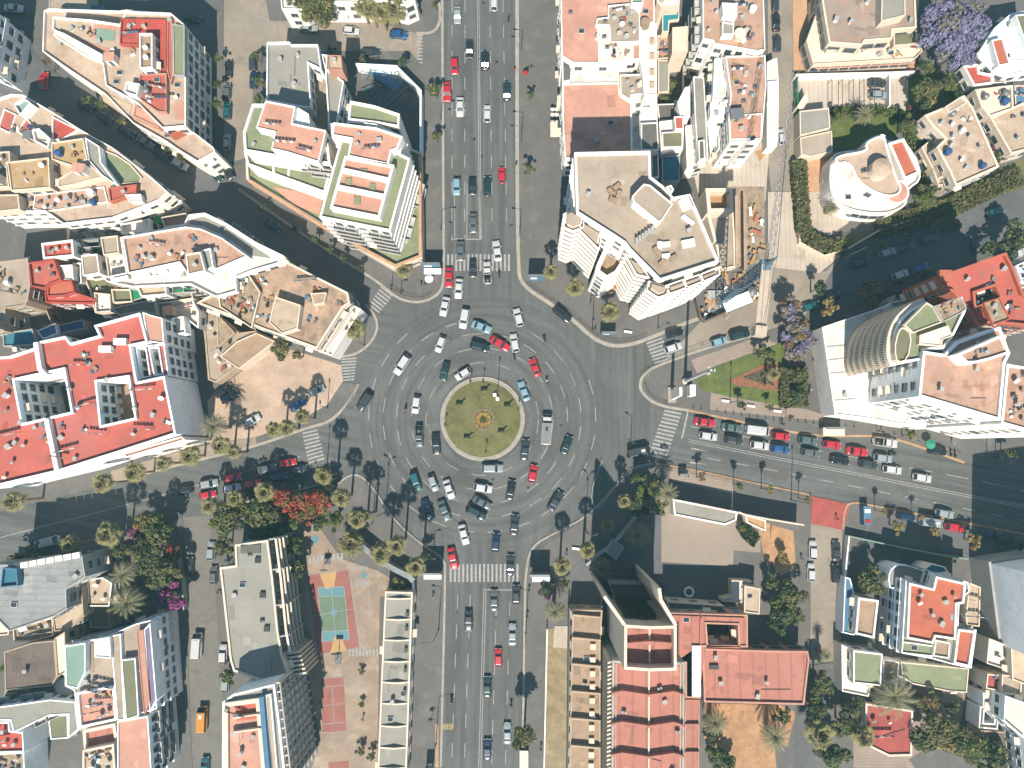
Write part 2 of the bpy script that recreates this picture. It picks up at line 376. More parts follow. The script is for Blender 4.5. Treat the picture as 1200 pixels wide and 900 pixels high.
# ground areas on the pavements
AREA = [
 ('sand', 'P', '243,470 262,452 322,404 388,424 400,428 402,446 384,474 345,496 300,512 246,520', 'sandy_lot'),
 ('paving_pink', 'P', '130,566 215,541 300,521 300,512 225,525 130,552', 'path'),
 ('paving_pale', 'P', '805,172 902,165 897,235 845,240 818,226', 'path'),
 ('paving_pink', 'KE', '60,250 560,80 640,130 700,125 240,290 100,345', 'path'),
 ('paving_pink', 'KE', '200,480 380,520 880,600 1000,640 980,680 190,600', 'path'),
 ('earth', '20', '1140,710 1190,690 1190,720 1160,760', 'sandy_lot'),
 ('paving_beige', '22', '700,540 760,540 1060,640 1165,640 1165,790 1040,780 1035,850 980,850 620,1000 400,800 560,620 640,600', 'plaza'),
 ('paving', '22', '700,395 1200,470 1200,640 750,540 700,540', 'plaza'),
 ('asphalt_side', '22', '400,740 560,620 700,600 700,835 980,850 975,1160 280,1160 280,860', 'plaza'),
 ('paving_pink', '22', '690,385 840,405 1035,450 1035,515 755,455', 'path'),
 ('red_paving', '32', '205,525 385,565 355,685 200,655', 'path'),
 ('court_ground', 'P', '350,612 370,612 400,655 440,668 482,690 445,700 442,910 362,910 375,870 345,690 345,640', 'playground'),
 ('dry_grass', '23', '165,250 265,235 265,900 150,900', 'lawn'),
 ('earth', '23', '905,595 1210,605 1240,900 1000,900 900,760', 'sandy_lot'),
 ('earth', '33', '0,590 50,600 130,640 90,800 0,760', 'sandy_lot'),
 ('earth', '32', '20,660 120,690 130,860 60,900 0,820', 'sandy_lot'),
 ('earth', '22', '1160,640 1210,655 1210,900 1170,760', 'sandy_lot'),
 ('grass_green', '30', '290,500 590,510 660,470 650,350 900,335 900,450 740,560 560,650 420,690 300,720', 'lawn'),
 ('grass', '30', '680,590 760,800 900,890 1200,740 1200,820 780,960 640,900', 'lawn'),
 ('grass', '31', '120,-150 185,-150 190,0 200,160 280,220 500,180 660,110 1040,0 1200,-60 1200,-20 700,150 380,265 265,300 150,230', 'lawn'),
 ('apricot', '30', '115,0 250,0 180,200 200,300 700,300 690,335 120,340', 'yard'),
 ('paving_pale', '30', '135,360 570,345 655,335 660,520 560,500 300,500 290,600 140,620', 'yard'),
 ('apricot', '30', '185,750 320,710 300,900 200,1060 190,1060', 'yard'),
 ('paving_pale', '31', '190,0 270,0 420,90 370,150 285,205 205,160', 'yard'),
 ('paving_pale', '31', '0,0 120,0 150,230 340,300 240,380 0,350', 'path'),
 ('rubble', 'KC', '150,-120 540,-120 540,340 530,380 250,420 100,600 150,330', 'building_site'),
 ('paving_pink', 'K7', '380,70 520,60 500,290 390,290', 'yard'),
 ('paving_pink', '33', '700,500 930,540 900,700 660,860 690,900 400,900 400,620 540,560', 'yard'),
 ('asphalt_side', '33', '940,430 1020,440 990,720 900,720', 'path'),
 ('asphalt_side', '33', '130,440 340,440 200,900 120,900', 'path'),
]
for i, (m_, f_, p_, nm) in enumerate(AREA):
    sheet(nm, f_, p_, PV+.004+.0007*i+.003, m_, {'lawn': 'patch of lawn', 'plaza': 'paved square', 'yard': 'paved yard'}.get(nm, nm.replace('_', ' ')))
# kerbs
def strip(b, pts, w, z0, z1, closed=False):
    P = [Vector(p[:2]) for p in pts]; n = len(P)
    L_, R_ = [], []
    for i in range(n):
        a = P[i-1] if (i > 0 or closed) else None; c = P[(i+1) % n] if (i < n-1 or closed) else None
        u = (P[i]-a).normalized() if a is not None else None; v = (c-P[i]).normalized() if c is not None else None
        if u is None: u = v
        if v is None: v = u
        m = Vector((-u.y-v.y, u.x+v.x)); m = m.normalized() if m.length > .1 else Vector((-u.y, u.x))
        k = w/2/max(.5, m.dot(Vector((-u.y, u.x)))); L_.append(P[i]+m*k); R_.append(P[i]-m*k)
    vs = []
    for i in range(n): vs += [(L_[i].x, L_[i].y, z0), (L_[i].x, L_[i].y, z1), (R_[i].x, R_[i].y, z1), (R_[i].x, R_[i].y, z0)]
    fs = []
    for i in range(n if closed else n-1):
        a, c = 4*i, 4*((i+1) % n)
        fs += [(a, c, c+1, a+1), (a+1, c+1, c+2, a+2), (a+2, c+2, c+3, a+3)]
    if not closed: fs += [(0, 1, 2, 3), (4*n-4, 4*n-1, 4*n-2, 4*n-3)]
    b.raw(vs, fs)
def smooth(pts, k=2):
    for _ in range(k):
        q = [pts[0]]
        for a, b in zip(pts, pts[1:]): q += [a*.75+b*.25, a*.25+b*.75]
        q.append(pts[-1]); pts = q
    return pts
KERB = [
 ('kerbstone', 'P', '518,-40 520,300 520,334 512,347 492,355 472,352 460,345 440,328 400,304 345,268 280,222', .55),
 ('kerbstone', 'P', '495,-8 507,-8 516,5 516,26 508,39 488,39', .6),
 ('kerbstone', 'P', '606,-40 606,312 612,335 647,357 672,375 695,397 717,406 740,404 760,397 800,380 822,372', .8),
 ('kerbstone', 'P', '893,390 826,408 780,425 762,432 752,442 750,450 751,458 762,470 780,477 807,481', .6),
 ('kerb_orange', 'P', '807,481 872,495 900,501 960,512 1025,510 1057,516 1130,542', .5),
 ('kerbstone', 'P', '400,418 418,415 435,402 443,385 440,370 428,356', .5),
 ('kerbstone', 'P', '420,450 410,470 395,487 382,496 357,502 300,523 215,543 130,566', .6),
 ('kerbstone', 'P', '395,568 408,557 421,556 437,571 455,600 475,622 497,640 521,655 522,672 516,920', .45),
 ('kerbstone', 'P', '612,920 615,700 616,672 622,640 650,625 690,604 712,580 738,548 766,543', .45),
 ('kerb_orange', 'P', '768,543 810,550 872,564 950,580', .4),
 ('kerb_orange', 'P', '988,620 990,594 1000,588 1030,594 1120,610 1210,628', .4),
 ('kerb_orange', 'P', '512,848 512,910', .7),
 ('kerbstone', 'P', '248,606 270,592 350,575 395,560', .4),
]
for m_, f_, p_, w_ in KERB:
    b = MB().use(m_); strip(b, smooth(WP(f_, p_, PV), 2), w_, -.01, PV+.05)
    tag(b.build('kerb'), 'stone kerb along the pavement edge', kind='structure')
# lane markings
lm = MB().use('paint')
def dash(pts, w=.16, on=3.0, off=3.2, z=.009, b=None, solid=False):
    b = b or lm; P = [Vector(p[:2]) for p in pts]
    if solid:
        for i in range(len(P)-1): quad(b, P[i], P[i+1], w, z)
        return
    t = 0.; seg = []
    for i in range(len(P)-1):
        d = (P[i+1]-P[i]).length; u = (P[i+1]-P[i])/d; s = 0.
        while s < d:
            ph = t % (on+off); step = min(d-s, (on-ph) if ph < on else (on+off-ph))
            step = max(step, 1e-4)
            if ph < on: quad(b, P[i]+u*s, P[i]+u*(s+step), w, z)
            s += step; t += step+1e-9
def quad(b, p, q, w, z):
    d = (q-p)
    if d.length < .02: return
    n = Vector((-d.y, d.x)).normalized()*w/2
    b.raw([(p.x+n.x, p.y+n.y, z), (q.x+n.x, q.y+n.y, z), (q.x-n.x, q.y-n.y, z), (p.x-n.x, p.y-n.y, z)], [(3, 2, 1, 0)])
def line(fr, s, **k): dash(WP(fr, s, 0), **k)
for x in (530, 545): line('P', '%g,-30 %g,282' % (x, x-.5))
line('P', '549.5,-30 559,-30 563,280', w=.01, solid=True)
line('P', '559,-30 562,280', w=.14, solid=True); line('P', '561,-30 564,280', w=.14, solid=True)
line('P', '573.5,-30 577,275'); line('P', '589,-30 594,275')
line('11', '920,220 1055,222', w=.25, solid=True); line('11', '990,-40 988,218', w=.14, solid=True); line('11', '930,0 932,218', w=.14, solid=True); line('11', '1053,0 1053,222', w=.14, solid=True)
line('13', '946,90 915,930'); line('13', '1004,90 975,930')
line('13', '1068,68 1043,930', w=.14, solid=True); line('13', '1078,68 1053,930', w=.14, solid=True); line('13', '1065,64 1200,66', w=.2, solid=True)
line('13', '1127,120 1103,930'); line('13', '1190,120 1168,930')
for r_, a0, a1, w_ in ((66, 0, 360, .13), (83, 0, 360, .15), (100, -8, 262, .16), (116, -12, 255, .17), (133, -20, 232, .17), (100, 262, 350, .14), (116, 300, 345, .12)):
    dash([W(x, y) for x, y in ring(565, 491, r_, 90, a0, a1)], w=w_, on=3.2, off=3.0)
line('P', '807,515 900,534 1125,578 1205,593', w=.14, solid=True); line('P', '807,517.5 900,536.5 1125,580.5 1205,596', w=.14, solid=True)
line('P', '806,483 799,514', w=.35, solid=True)
line('P', '810,500 900,517 1135,561 1205,576', on=5, off=3); line('P', '829,537 900,550 1050,580 1205,611')
line('P', '0,630 120,599 205,576 300,549 352,535', w=.15, solid=True)
line('P', '905,500 985,510', w=.12)
for fr, s in (('22', '840,298 925,315 840,306'), ('22', '832,362 915,378 835,372')):
    lm.fill([[(p[0], p[1], .010) for p in WP(fr, s, 0)]])
rq = random.Random(21)
for k in range(26):
    x, y = rq.choice([(rq.uniform(530, 600), rq.uniform(-20, 280)), (rq.uniform(530, 605), rq.uniform(700, 900)), (rq.uniform(820, 1180), None), (rq.uniform(20, 330), None), (565+rq.choice([-1, 1])*rq.uniform(60, 120), 491+rq.uniform(-100, 100))])
    if y is None: y = (rq.uniform(508, 545)+(x-820)*.2) if x > 700 else 640-(x*.27)+rq.uniform(-18, 18)
    c = W(x, y, 0); w, d = rq.uniform(.8, 2.4), rq.uniform(1.5, 7); a = rq.uniform(-.1, .1) if 500 < x < 630 else 1.35
    b = MB().use('asphalt_patch'); b.fill([[(c.x+u*math.cos(a)-v*math.sin(a), c.y+u*math.sin(a)+v*math.cos(a), .0035+.0001*k) for u, v in ((-w/2, -d/2), (w/2, -d/2), (w/2*rq.uniform(.8, 1), d/2), (-w/2, d/2))]]); tag(b.build('asphalt_patch'), 'darker repair patch in the road asphalt', kind='structure')
b = MB().use('dark_metal')
for k in range(30):
    x, y = rq.choice([(rq.uniform(530, 600), rq.uniform(0, 340)), (rq.uniform(450, 680), rq.uniform(360, 620)), (rq.uniform(530, 605), rq.uniform(640, 890))])
    if (x-565)**2+(y-491)**2 < 60**2: continue
    c = W(x, y, 0); b.fill([[(c.x+.33*math.cos(q), c.y+.33*math.sin(q), .0075) for q in (i*.52 for i in range(12))]])
tag(b.build('manhole_covers'), 'dark round manhole covers in the road', kind='structure')
tag(lm.build('lane_markings'), 'white painted lane lines on the roads', kind='structure')
def zebra(name, corners, n, label, along=False, duty=.5):
    """corners a b c d: bars run from side a-d to side b-c, stacked from a to d"""
    b = MB().use('paint'); a, bb, c, d = [Vector(p[:2]) for p in WP('P', corners, 0)]
    for i in range(n):
        t0, t1 = i/n, (i+duty)/n
        q = [a.lerp(d, t0), bb.lerp(c, t0), bb.lerp(c, t1), a.lerp(d, t1)]
        b.fill([[(p.x, p.y, .011) for p in q]])
    tag(b.build('crosswalk'), label, kind='structure')
zebra('n', '524,317.5 524,298 600,298 600,317.5', 16, 'crosswalk over the north avenue')
zebra('s', '527,682 527,661 610,661 610,682', 17, 'crosswalk over the south avenue')
zebra('nw', '447,335 461,346 443,369 431,360', 7, 'crosswalk at the mouth of the northwest street')
zebra('w', '400,420 418,419 415,447 396,449', 8, 'crosswalk by the sandy lot')
zebra('sw', '354,507 372,503 381,540 362,546', 9, 'crosswalk over the west road')
zebra('e', '779,480 799,484 779,541 759,536', 13, 'crosswalk over the east road')
zebra('ne', '757,402 776,395 790,427 770,432', 8, 'crosswalk at the mouth of the northeast street')
zebra('far', '488,40 508,40 506,78 490,76', 9, 'crosswalk across the side street by the north avenue')
by = MB().use('paint_yellow')
for k in range(5): by.fill([[(p[0], p[1], .012) for p in WP('13', '%d,692 %d,692 %d,720 %d,720' % (872+k*11, 879+k*11, 879+k*11, 872+k*11), 0)]])
tag(by.build('road_marking'), 'faded yellow bars painted at the kerb of the south avenue', kind='structure')
# playground paint
def paintp(mt, fr, s, z): 
    b = MB().use(mt); b.fill([[(p[0], p[1], z) for p in WP(fr, s, z)]]); return b
PZ = PV+.04
cm = MB()
for mt, s, dz in (('court_red', '358,222 506,202 545,475 398,502', 0), ('court_blue', '398,265 490,262 508,448 415,455', .004), ('court_green', '400,297 493,295 502,415 412,420', .008),
                  ('court_yellow', '403,217 463,208 455,262 425,272', .012), ('court_yellow', '455,440 480,440 500,488 440,497', .012),
                  ('court_red', '408,585 490,578 500,770 412,775', 0), ('court_red', '435,880 505,875 508,930 438,930', 0)):
    cm.use(mt); cm.fill([[(p[0], p[1], PZ+dz) for p in WP('K6', s, PZ)]])
for cx, cy, rr in ((453, 351, 13), (387, 97, 14), (558, 223, 11)):
    cm.use('court_blue'); cm.fill([[(p[0], p[1], PZ+.016) for p in (W(240+x/3, 600+y/3, PZ) for x, y in ring(cx, cy, rr, 20))]])
cm.use('paint')
for s in ('358,222 506,202 545,475 398,502 358,222', '398,265 490,262 508,448 415,455 398,265', '400,297 493,295', '412,420 503,415', '446,262 460,440', '376,365 526,340', '408,585 490,578 500,770 412,775 408,585', '410,615 492,608', '410,680 496,672', '415,745 499,738', '448,612 456,742', '510,202 550,470', '575,262 587,450', '430,100 470,155'):
    dash(WP('K6', s, 0), w=.12, solid=True, z=PZ+.02, b=cm)
for k in range(9):
    for (x0, y0, dx, ww, hh, sl) in ((366, 158, 14, 8, 24, -2), (506, 482, 12, 7, 24, 0)):
        x, y = x0+k*dx, y0+k*sl
        cm.fill([[(p[0], p[1], PZ+.02) for p in WP('K6', '%g,%g %g,%g %g,%g %g,%g' % (x, y, x+ww, y, x+ww, y+hh, x, y+hh), PZ)]])
    for (x0, y0, hh) in ((522, 190, 16), (528, 240, 20)):
        x = x0+k*6; cm.fill([[(p[0], p[1], PZ+.02) for p in WP('K6', '%g,%g %g,%g %g,%g %g,%g' % (x, y0, x+3.4, y0, x+3.4, y0+hh, x, y0+hh), PZ)]])
tag(cm.build('court_markings'), 'painted basketball and tennis courts on the school playground', kind='structure')
# round island
isl = MB(); pr = [W(x, y, 0) for x, y in ring(565.5, 491, 46.5, 72)]
isl.use('grass'); N_ = 16
c0 = sum((Vector(p) for p in pr), Vector())/len(pr)
for k in range(8):
    for i in range(72):
        a, b2 = pr[i], pr[(i+1) % 72]; r0, r1 = 1-k/8, 1-(k+1)/8
        h0, h1 = .15+.5*(1-r0**2), .15+.5*(1-r1**2)
        q = [(c0.x+(p.x-c0.x)*r, c0.y+(p.y-c0.y)*r, h) for p, r, h in ((a, r0, h0), (b2, r0, h0), (b2, r1, h1), (a, r1, h1))]
        isl.face(q if k < 7 else q[:3])
isl.v = isl.v
tag(isl.build('island_lawn'), 'round mown lawn mound in the middle of the roundabout', kind='structure')
b = MB().use('kerbstone'); strip(b, [W(x, y, 0) for x, y in ring(565.5, 491, 48, 72)], .55, -.01, .2, True); strip(b, [W(x, y, 0) for x, y in ring(565.5, 491, 45.5, 72)], .3, -.01, .24, True)
tag(b.build('kerb'), 'double stone kerb round the roundabout island', kind='structure')
# triangular lawn
sheet('lawn', 'KE', '95,400 240,290 640,150 690,120 740,200 745,300 745,560 700,570 330,510 130,460', PV+.05, 'grass_green', 'triangular lawn of the small park')
sheet('flower_bed', 'KE', '335,390 600,270 680,265 690,470 600,460 360,425', PV+.075, 'bed_earth', 'red earth triangle bed in the small park')
# ======================= BUILDINGS =======================
WIN_CACHE = {}
def win_mesh(kind, w, h):
    key = (kind, round(w, 1), round(h, 1))
    if key in WIN_CACHE: return WIN_CACHE[key]
    w, h = key[1], key[2]; b = MB()         # local: x along the wall, y outwards, z up, centre at origin
    if kind == 'balcony':
        b.use('frame_white'); b.box((0, .55, -h/2-.15), (w+1.0, 1.1, .18)); b.box((0, 1.07, -h/2+.35), (w+1.0, .08, .85))
        b.box((-w/2-.46, .55, -h/2+.35), (.08, 1.0, .85)); b.box((w/2+.46, .55, -h/2+.35), (.08, 1.0, .85))
        b.use('window_glass'); b.box((0, .03, 0), (w, .06, h))
    elif kind in ('shut', 'awning'):
        b.use('frame_white')
        for x in (-w/2-.04, w/2+.04): b.box((x, .05, 0), (.1, .14, h+.2))
        b.box((0, .05, h/2+.06), (w, .14, .1)); b.box((0, .1, -h/2-.07), (w+.3, .26, .1)); b.use('window_glass'); b.box((0, .03, 0), (w-.03, .05, h-.01)); b.use('shutter' if kind == 'shut' else 'cream')
        if kind == 'shut':
            for i in range(5): b.box((0, .07, h*(.44-.11*i)), (w-.04, .05, h*.09))
        else: b.face([(-w/2-.1, .08, h/2+.1), (w/2+.1, .08, h/2+.1), (w/2+.1, .9, h/2-.3), (-w/2-.1, .9, h/2-.3)][::-1])
    elif kind == 'band':
        b.use('cream'); b.box((0, .12, h/2+.12), (w+.5, .3, .24)); b.box((0, .12, -h/2-.12), (w+.5, .3, .24)); b.use('window_glass'); b.box((0, .03, 0), (w, .06, h)); b.use('cream'); k = int(w/.9)
        for i in range(k+1): b.box((-w/2+w*i/max(k, 1), .1, 0), (.14, .16, h))
    else:
        b.use('frame_white' if kind != 'dark' else 'shutter')
        for x in (-w/2-.04, w/2+.04): b.box((x, .05, 0), (.1, .14, h+.2))
        b.box((0, .05, h/2+.06), (w, .14, .1)); b.box((0, .1, -h/2-.07), (w+.3, .26, .1)); b.box((0, .045, 0), (.05, .07, h))
        b.use('window_glass'); b.box((-w/4-.01, .03, 0), (w/2-.03, .06, h-.01)); b.box((w/4+.01, .03, 0), (w/2-.03, .06, h-.01))
    WIN_CACHE[key] = b.mesh(kind if kind == 'balcony' else 'window'); return WIN_CACHE[key]
BL = []
def HP(h): return [inset(q, -.4) for q in h]
class Bld:
    def __init__(s, name, label, fr, ref, wall='white', cat='building', seed=0, group=None):
        c = WP(fr, ref, 0)[0]; s.o = empty(name, (c.x, c.y, 0)); tag(s.o, label, cat, group); s.wall = wall; s.nw = 0
        s.rnd = random.Random(seed or hash(label) % 1 or len(label)*7+len(BL)); s.cap = 95; BL.append(s); s.wins = []; s.tops = []
    def mesh(s, b, name, smooth=False): return b.build(name, s.o, smooth)
    def block(s, fr, pts, h, roof, wall=None, z0=-.02, par=.8, t=.22, holes=(), win=None, clut=0, kinds=None, ledge=0, skip=(), name='roof', at0=False, blank=False, rnd=0):
        """win: (storey height, bay width, window kind); pts traced at the top of the parapet"""
        wall = wall or s.wall; P = ccw([tuple(p[:2]) for p in WP(fr, pts, 0 if at0 else h)]); hf = h-par
        for _ in range(rnd): P = [tuple(Vector(P[i])*(1-t_)+Vector(P[(i+1) % len(P)])*t_) for i in range(len(P)) for t_ in (.25, .75)]
        HO = [ccw([tuple(p[:2]) for p in WP(fr, q, h)]) for q in holes]
        b = MB().use(wall); IN = inset(P, t); n = len(P)
        for i in range(n):
            a, c = P[i], P[(i+1) % n]; e, f = IN[i], IN[(i+1) % n]
            b.raw([(*a, z0), (*c, z0), (*c, h), (*a, h)], [(0, 1, 2, 3)])
            b.raw([(*a, h), (*c, h), (*f, h), (*e, h)], [(0, 1, 2, 3)])
            b.raw([(*e, hf), (*e, h), (*f, h), (*f, hf)], [(0, 1, 2, 3)])
        OUTH = []
        for q in HO:
            m = len(q); o2 = inset(q, -t); OUTH.append(o2)
            for i in range(m):
                a, c = q[i], q[(i+1) % m]; e, f = o2[i], o2[(i+1) % m]
                b.raw([(*a, 0.1), (*a, h), (*c, h), (*c, 0.1)], [(0, 1, 2, 3)])
                b.raw([(*a, h), (*e, h), (*f, h), (*c, h)], [(0, 1, 2, 3)])
                b.raw([(*e, hf), (*f, hf), (*f, h), (*e, h)], [(0, 1, 2, 3)])
        if ledge:
            z = ledge
            while z < h-1.5:
                o2 = inset(P, -.22)
                for i in range(n):
                    a, c = P[i], P[(i+1) % n]; e, f = o2[i], o2[(i+1) % n]
                    b.raw([(*a, z), (*c, z), (*f, z), (*e, z), (*a, z+.22), (*c, z+.22), (*f, z+.22), (*e, z+.22)], [(4, 7, 6, 5)[::-1], (3, 2, 6, 7), (0, 3, 2, 1)])
                z += ledge
        s.mesh(b, 'wall')
        r = MB().use(roof); r.fill([[(*p, hf) for p in IN]]+[[(*p, hf) for p in o2[::-1]] for o2 in OUTH]); s.mesh(r, name)
        if win:
            loops = [(P, 1)]+[(q, -1) for q in HO]
            for L_, sg in loops:
                for i in range(len(L_)):
                    a, c = Vector(L_[i]), Vector(L_[(i+1) % len(L_)]); d = c-a
                    if d.length < 1.6: continue
                    nrm = Vector((d.y, -d.x)).normalized()*sg; mid = (a+c)/2
                    f_ = nrm.dot(-mid.normalized()) if mid.length > 1 else 0
                    if i in skip or (blank and sg == 1 and nrm.x > .8): continue
                    s.wins.append((f_, a, c, nrm, z0, h, win))
        if clut: s.clutter(IN, clut, hf, kinds)
        ar = abs(area(IN)); A2 = inset(IN, .7)
        if ar > 45 and not at0:
            xs = [p[0] for p in IN]; ys = [p[1] for p in IN]; pm = MB(); rn = s.rnd; hp = [p for q in HO for p in [q]]
            for _ in range(int(ar/28)+2):
                x, y = rn.uniform(min(xs), max(xs)), rn.uniform(min(ys), max(ys)); w, d, a = rn.uniform(.5, 2.6), rn.uniform(.6, 3.4), rn.choice([0, .1, -.2, 1.4])
                cs = [(x+u*math.cos(a)-v*math.sin(a), y+u*math.sin(a)+v*math.cos(a)) for u, v in ((-w/2, -d/2), (w/2, -d/2), (w/2, d/2), (-w/2, d/2))]
                if all(inside(c_, IN) and not any(inside(c_, h_) for h_ in HP(HO)) for c_ in cs):
                    pm = MB().use(rn.choice([roof+'_old', roof+'_new', roof+'_old'])); pm.fill([[(*c_, hf+.012+.0015*_) for c_ in cs]]); s.mesh(pm, 'roof_patch')
            for _ in range(2 if ar > 90 else 1):
                a_ = (rn.uniform(min(xs), max(xs)), rn.uniform(min(ys), max(ys))); t_ = rn.choice([0, 1.57, .3, -.25]); L_ = rn.uniform(2, 7); e_ = (a_[0]+L_*math.cos(t_), a_[1]+L_*math.sin(t_))
                if inside(a_, A2) and inside(e_, A2) and not any(inside(q_, h_) for q_ in (a_, e_) for h_ in HP(HO)): pb_ = MB().use('pole_grey'); pb_.tube((*a_, hf+.12), (*e_, hf+.12), .06, n=5); s.mesh(pb_, 'roof_pipe')
            if not clut and z0 < 1 and ar > 70: s.clutter(IN, min(6, int(ar/60)), hf, ['vent', 'vent', 'skylight', 'ac'])
        return P
    def pan(s, fr, pts, z, m, name='terrace', th=.07, par=0, wall=None):
        """a floor finish or low slab lying on a roof whose floor is at z"""
        b = MB().use(m); p = ccw([tuple(q[:2]) for q in WP(fr, pts, z+th)]); b.prism(p, z-.02, z+th); s.mesh(b, name)
        if par:
            b = MB().use(wall or s.wall); strip(b, p, .22, z, z+par, True); s.mesh(b, 'parapet')
    def beam(s, fr, pts, z0, z1, w, m=None, name='beam'):
        b = MB().use(m or s.wall); strip(b, WP(fr, pts, z1), w, z0, z1); s.mesh(b, name)
    def box(s, fr, c, d, z0, m, name='roof_box', rz=0):
        p = WP(fr, c, z0+d[2])[0]; b = MB().use(m); b.box((p.x, p.y, z0+d[2]/2), d, rz); s.mesh(b, name)
    def item(s, k, x, y, z):
        r = s.rnd; b = MB()
        if k == 'vent':
            b.use(r.choice(['white', 'cream', 'grey_wall'])); w = r.uniform(.5, .9); hh = r.uniform(.5, 1.2); a = r.uniform(0, 1.5)
            b.box((x, y, z+hh/2), (w, w*.8, hh), a); b.use('grey_wall'); b.box((x, y, z+hh+.05), (w+.2, w*.8+.2, .1), a); s.mesh(b, 'chimney')
        elif k == 'dish':
            b.use('pole_grey'); b.tube((x, y, z), (x, y, z+.8), .04, n=5); q = r.uniform(.35, .6)
            b.use(r.choice(['white', 'metal_grey', 'grey_wall'])); b.bowl((x, y-.15, z+.95), q, .16, (.15, -.7, .7)); b.use('pole_grey'); b.tube((x, y, z+.8), (x+.08, y-.55, z+1.3), .02, n=4); s.mesh(b, 'satellite_dish')
        elif k == 'ac':
            a = r.uniform(-.3, .3); b.use('metal_grey'); b.box((x, y, z+.4), (.9, .4, .7), a); b.use('dark_metal'); b.tube((x, y, z+.75), (x, y, z+.79), .17, n=8); s.mesh(b, 'cooling_unit')
        elif k == 'tank':
            b.use(r.choice(['white', 'blue_paint', 'metal_grey'])); q = r.uniform(.5, .8); b.tube((x, y, z+.25), (x, y, z+1.4), q, n=14); b.tube((x, y, z+1.4), (x, y, z+1.6), q, .2, 14)
            b.use('grey_wall'); b.box((x, y, z+.12), (q*1.6, q*1.6, .25)); s.mesh(b, 'water_tank')
        elif k == 'shed':
            a = r.uniform(-.2, .2); w, d, hh = r.uniform(1.5, 2.8), r.uniform(1.3, 2.2), r.uniform(1.6, 2.4)
            b.use(r.choice(['white', 'cream', 'beige'])); b.box((x, y, z+hh/2), (w, d, hh), a); b.use(r.choice(['brown_roof', 'salmon', 'grey_roof', 'metal_grey'])); b.box((x, y, z+hh+.06), (w+.2, d+.2, .12), a); b.use('shutter'); b.box((x, y-d/2, z+.9), (.8, .1, 1.8), a); s.mesh(b, 'roof_shed')
        elif k == 'skylight':
            b.use('frame_white'); b.box((x, y, z+.15), (1.3, 1.0, .3)); b.use('window_glass'); b.box((x, y, z+.32), (1.1, .8, .06)); s.mesh(b, 'skylight')
        elif k == 'line':
            a = r.uniform(-.3, .3); co, si = math.cos(a), math.sin(a); L_ = r.uniform(1.5, 2.4); b.use('pole_grey')
            for q in (-L_, L_): b.tube((x+q*co, y+q*si, z), (x+q*co, y+q*si, z+1.8), .03, n=4)
            b.tube((x-L_*co, y-L_*si, z+1.75), (x+L_*co, y+L_*si, z+1.75), .012, n=3)
            q = -L_+.3
            while q < L_-.4:
                b.use(r.choice(['shirt_white', 'shirt_blue', 'white', 'shirt_red', 'salmon', 'steel_blue'])); w = r.uniform(.4, .8); b.box((x+(q+w/2)*co, y+(q+w/2)*si, z+1.35), (w, .1, .75), a); q += w+.1
            s.mesh(b, 'clothes_line')
        elif k == 'junk':
            for _ in range(r.randint(3, 6)):
                b.use(r.choice(['junk', 'timber', 'steel_blue', 'white', 'brown_roof', 'metal_grey', 'red_paving', 'dark_metal'])); w = r.uniform(.3, 1.1)
                b.box((x+r.uniform(-1, 1), y+r.uniform(-.8, .8), z+.2), (w, r.uniform(.2, .7), .4+r.random()*.3), r.uniform(0, 3)); s.mesh(b, 'stored_box'); b = MB()
    def clutter(s, P, n, z, kinds=None):
        kinds = kinds or ['vent', 'vent', 'dish', 'dish', 'dish', 'ac', 'ac', 'tank', 'junk', 'junk', 'shed', 'skylight', 'line']
        xs = [p[0] for p in P]; ys = [p[1] for p in P]; got = 0; Pi = inset(P, .9); used = []
        for _ in range(n*12):
            x, y = s.rnd.uniform(min(xs), max(xs)), s.rnd.uniform(min(ys), max(ys))
            if inside((x, y), Pi) and inside((x, y), P) and all((x-u)**2+(y-v)**2 > 2.2 for u, v in used) and not s.blocked(x, y):
                used.append((x, y)); s.item(s.rnd.choice(kinds), x, y, z); got += 1
                if got >= n: break
    def blocked(s, x, y): return any(inside((x, y), p) for p in s.tops) or any(inside((x, y), p) for p in getattr(s, 'keep', []))
    def finish(s):
        s.wins.sort(key=lambda t: -t[0])
        for f_, a, c, nrm, z0, h, (st, bay, kind) in s.wins:
            if f_ < -.25 and s.nw > 24: continue
            d = c-a; L_ = d.length; n = max(1, int(L_/bay)); u = d/L_
            nf = max(1, int((h-max(z0, 0)-.6)/st)); ang = math.atan2(nrm.y, nrm.x)-math.pi/2
            for k in range(nf):
                z = h-.8-st*(nf-1-k)-st*.5
                if z-1 < z0: continue
                kd = kind
                if kind == 'mix': kd = 'balcony' if (n > 2) else 'window'
                for i in range(n):
                    if s.nw >= s.cap: return
                    w = min(1.5, L_/n*.6) if kd != 'balcony' else min(2.2, L_/n*.62)
                    kk = kd
                    if kind == 'mix' and (i % 3 == 0): kk = 'window'
                    if kind == 'arch': kk = 'dark'; w = min(2.4, L_/n*.75)
                    if kind == 'band': w = min(L_/n*.88, 7)
                    if kk == 'window': kk = s.rnd.choice(['window', 'window', 'window', 'shut', 'shut', 'dark', 'awning'])
                    hh = st*.48 if kk != 'balcony' else st*.62
                    p = a+u*(L_*(i+.5)/n)+nrm*.005
                    if kk not in ('balcony', 'band') and s.rnd.random() < .09:
                        q_ = p+nrm*.25-u*(w*.5+.55); b = MB().use('metal_grey'); b.box((q_.x, q_.y, z-.2), (.8, .35, .55), ang); s.mesh(b, 'air_conditioner')
                    o = bpy.data.objects.new('balcony' if kk == 'balcony' else 'window', win_mesh(kk, w, hh)); link(o); o.parent = s.o
                    o.location = Vector((p.x, p.y, z))-s.o.location; o.rotation_euler = (0, 0, ang); s.nw += 1
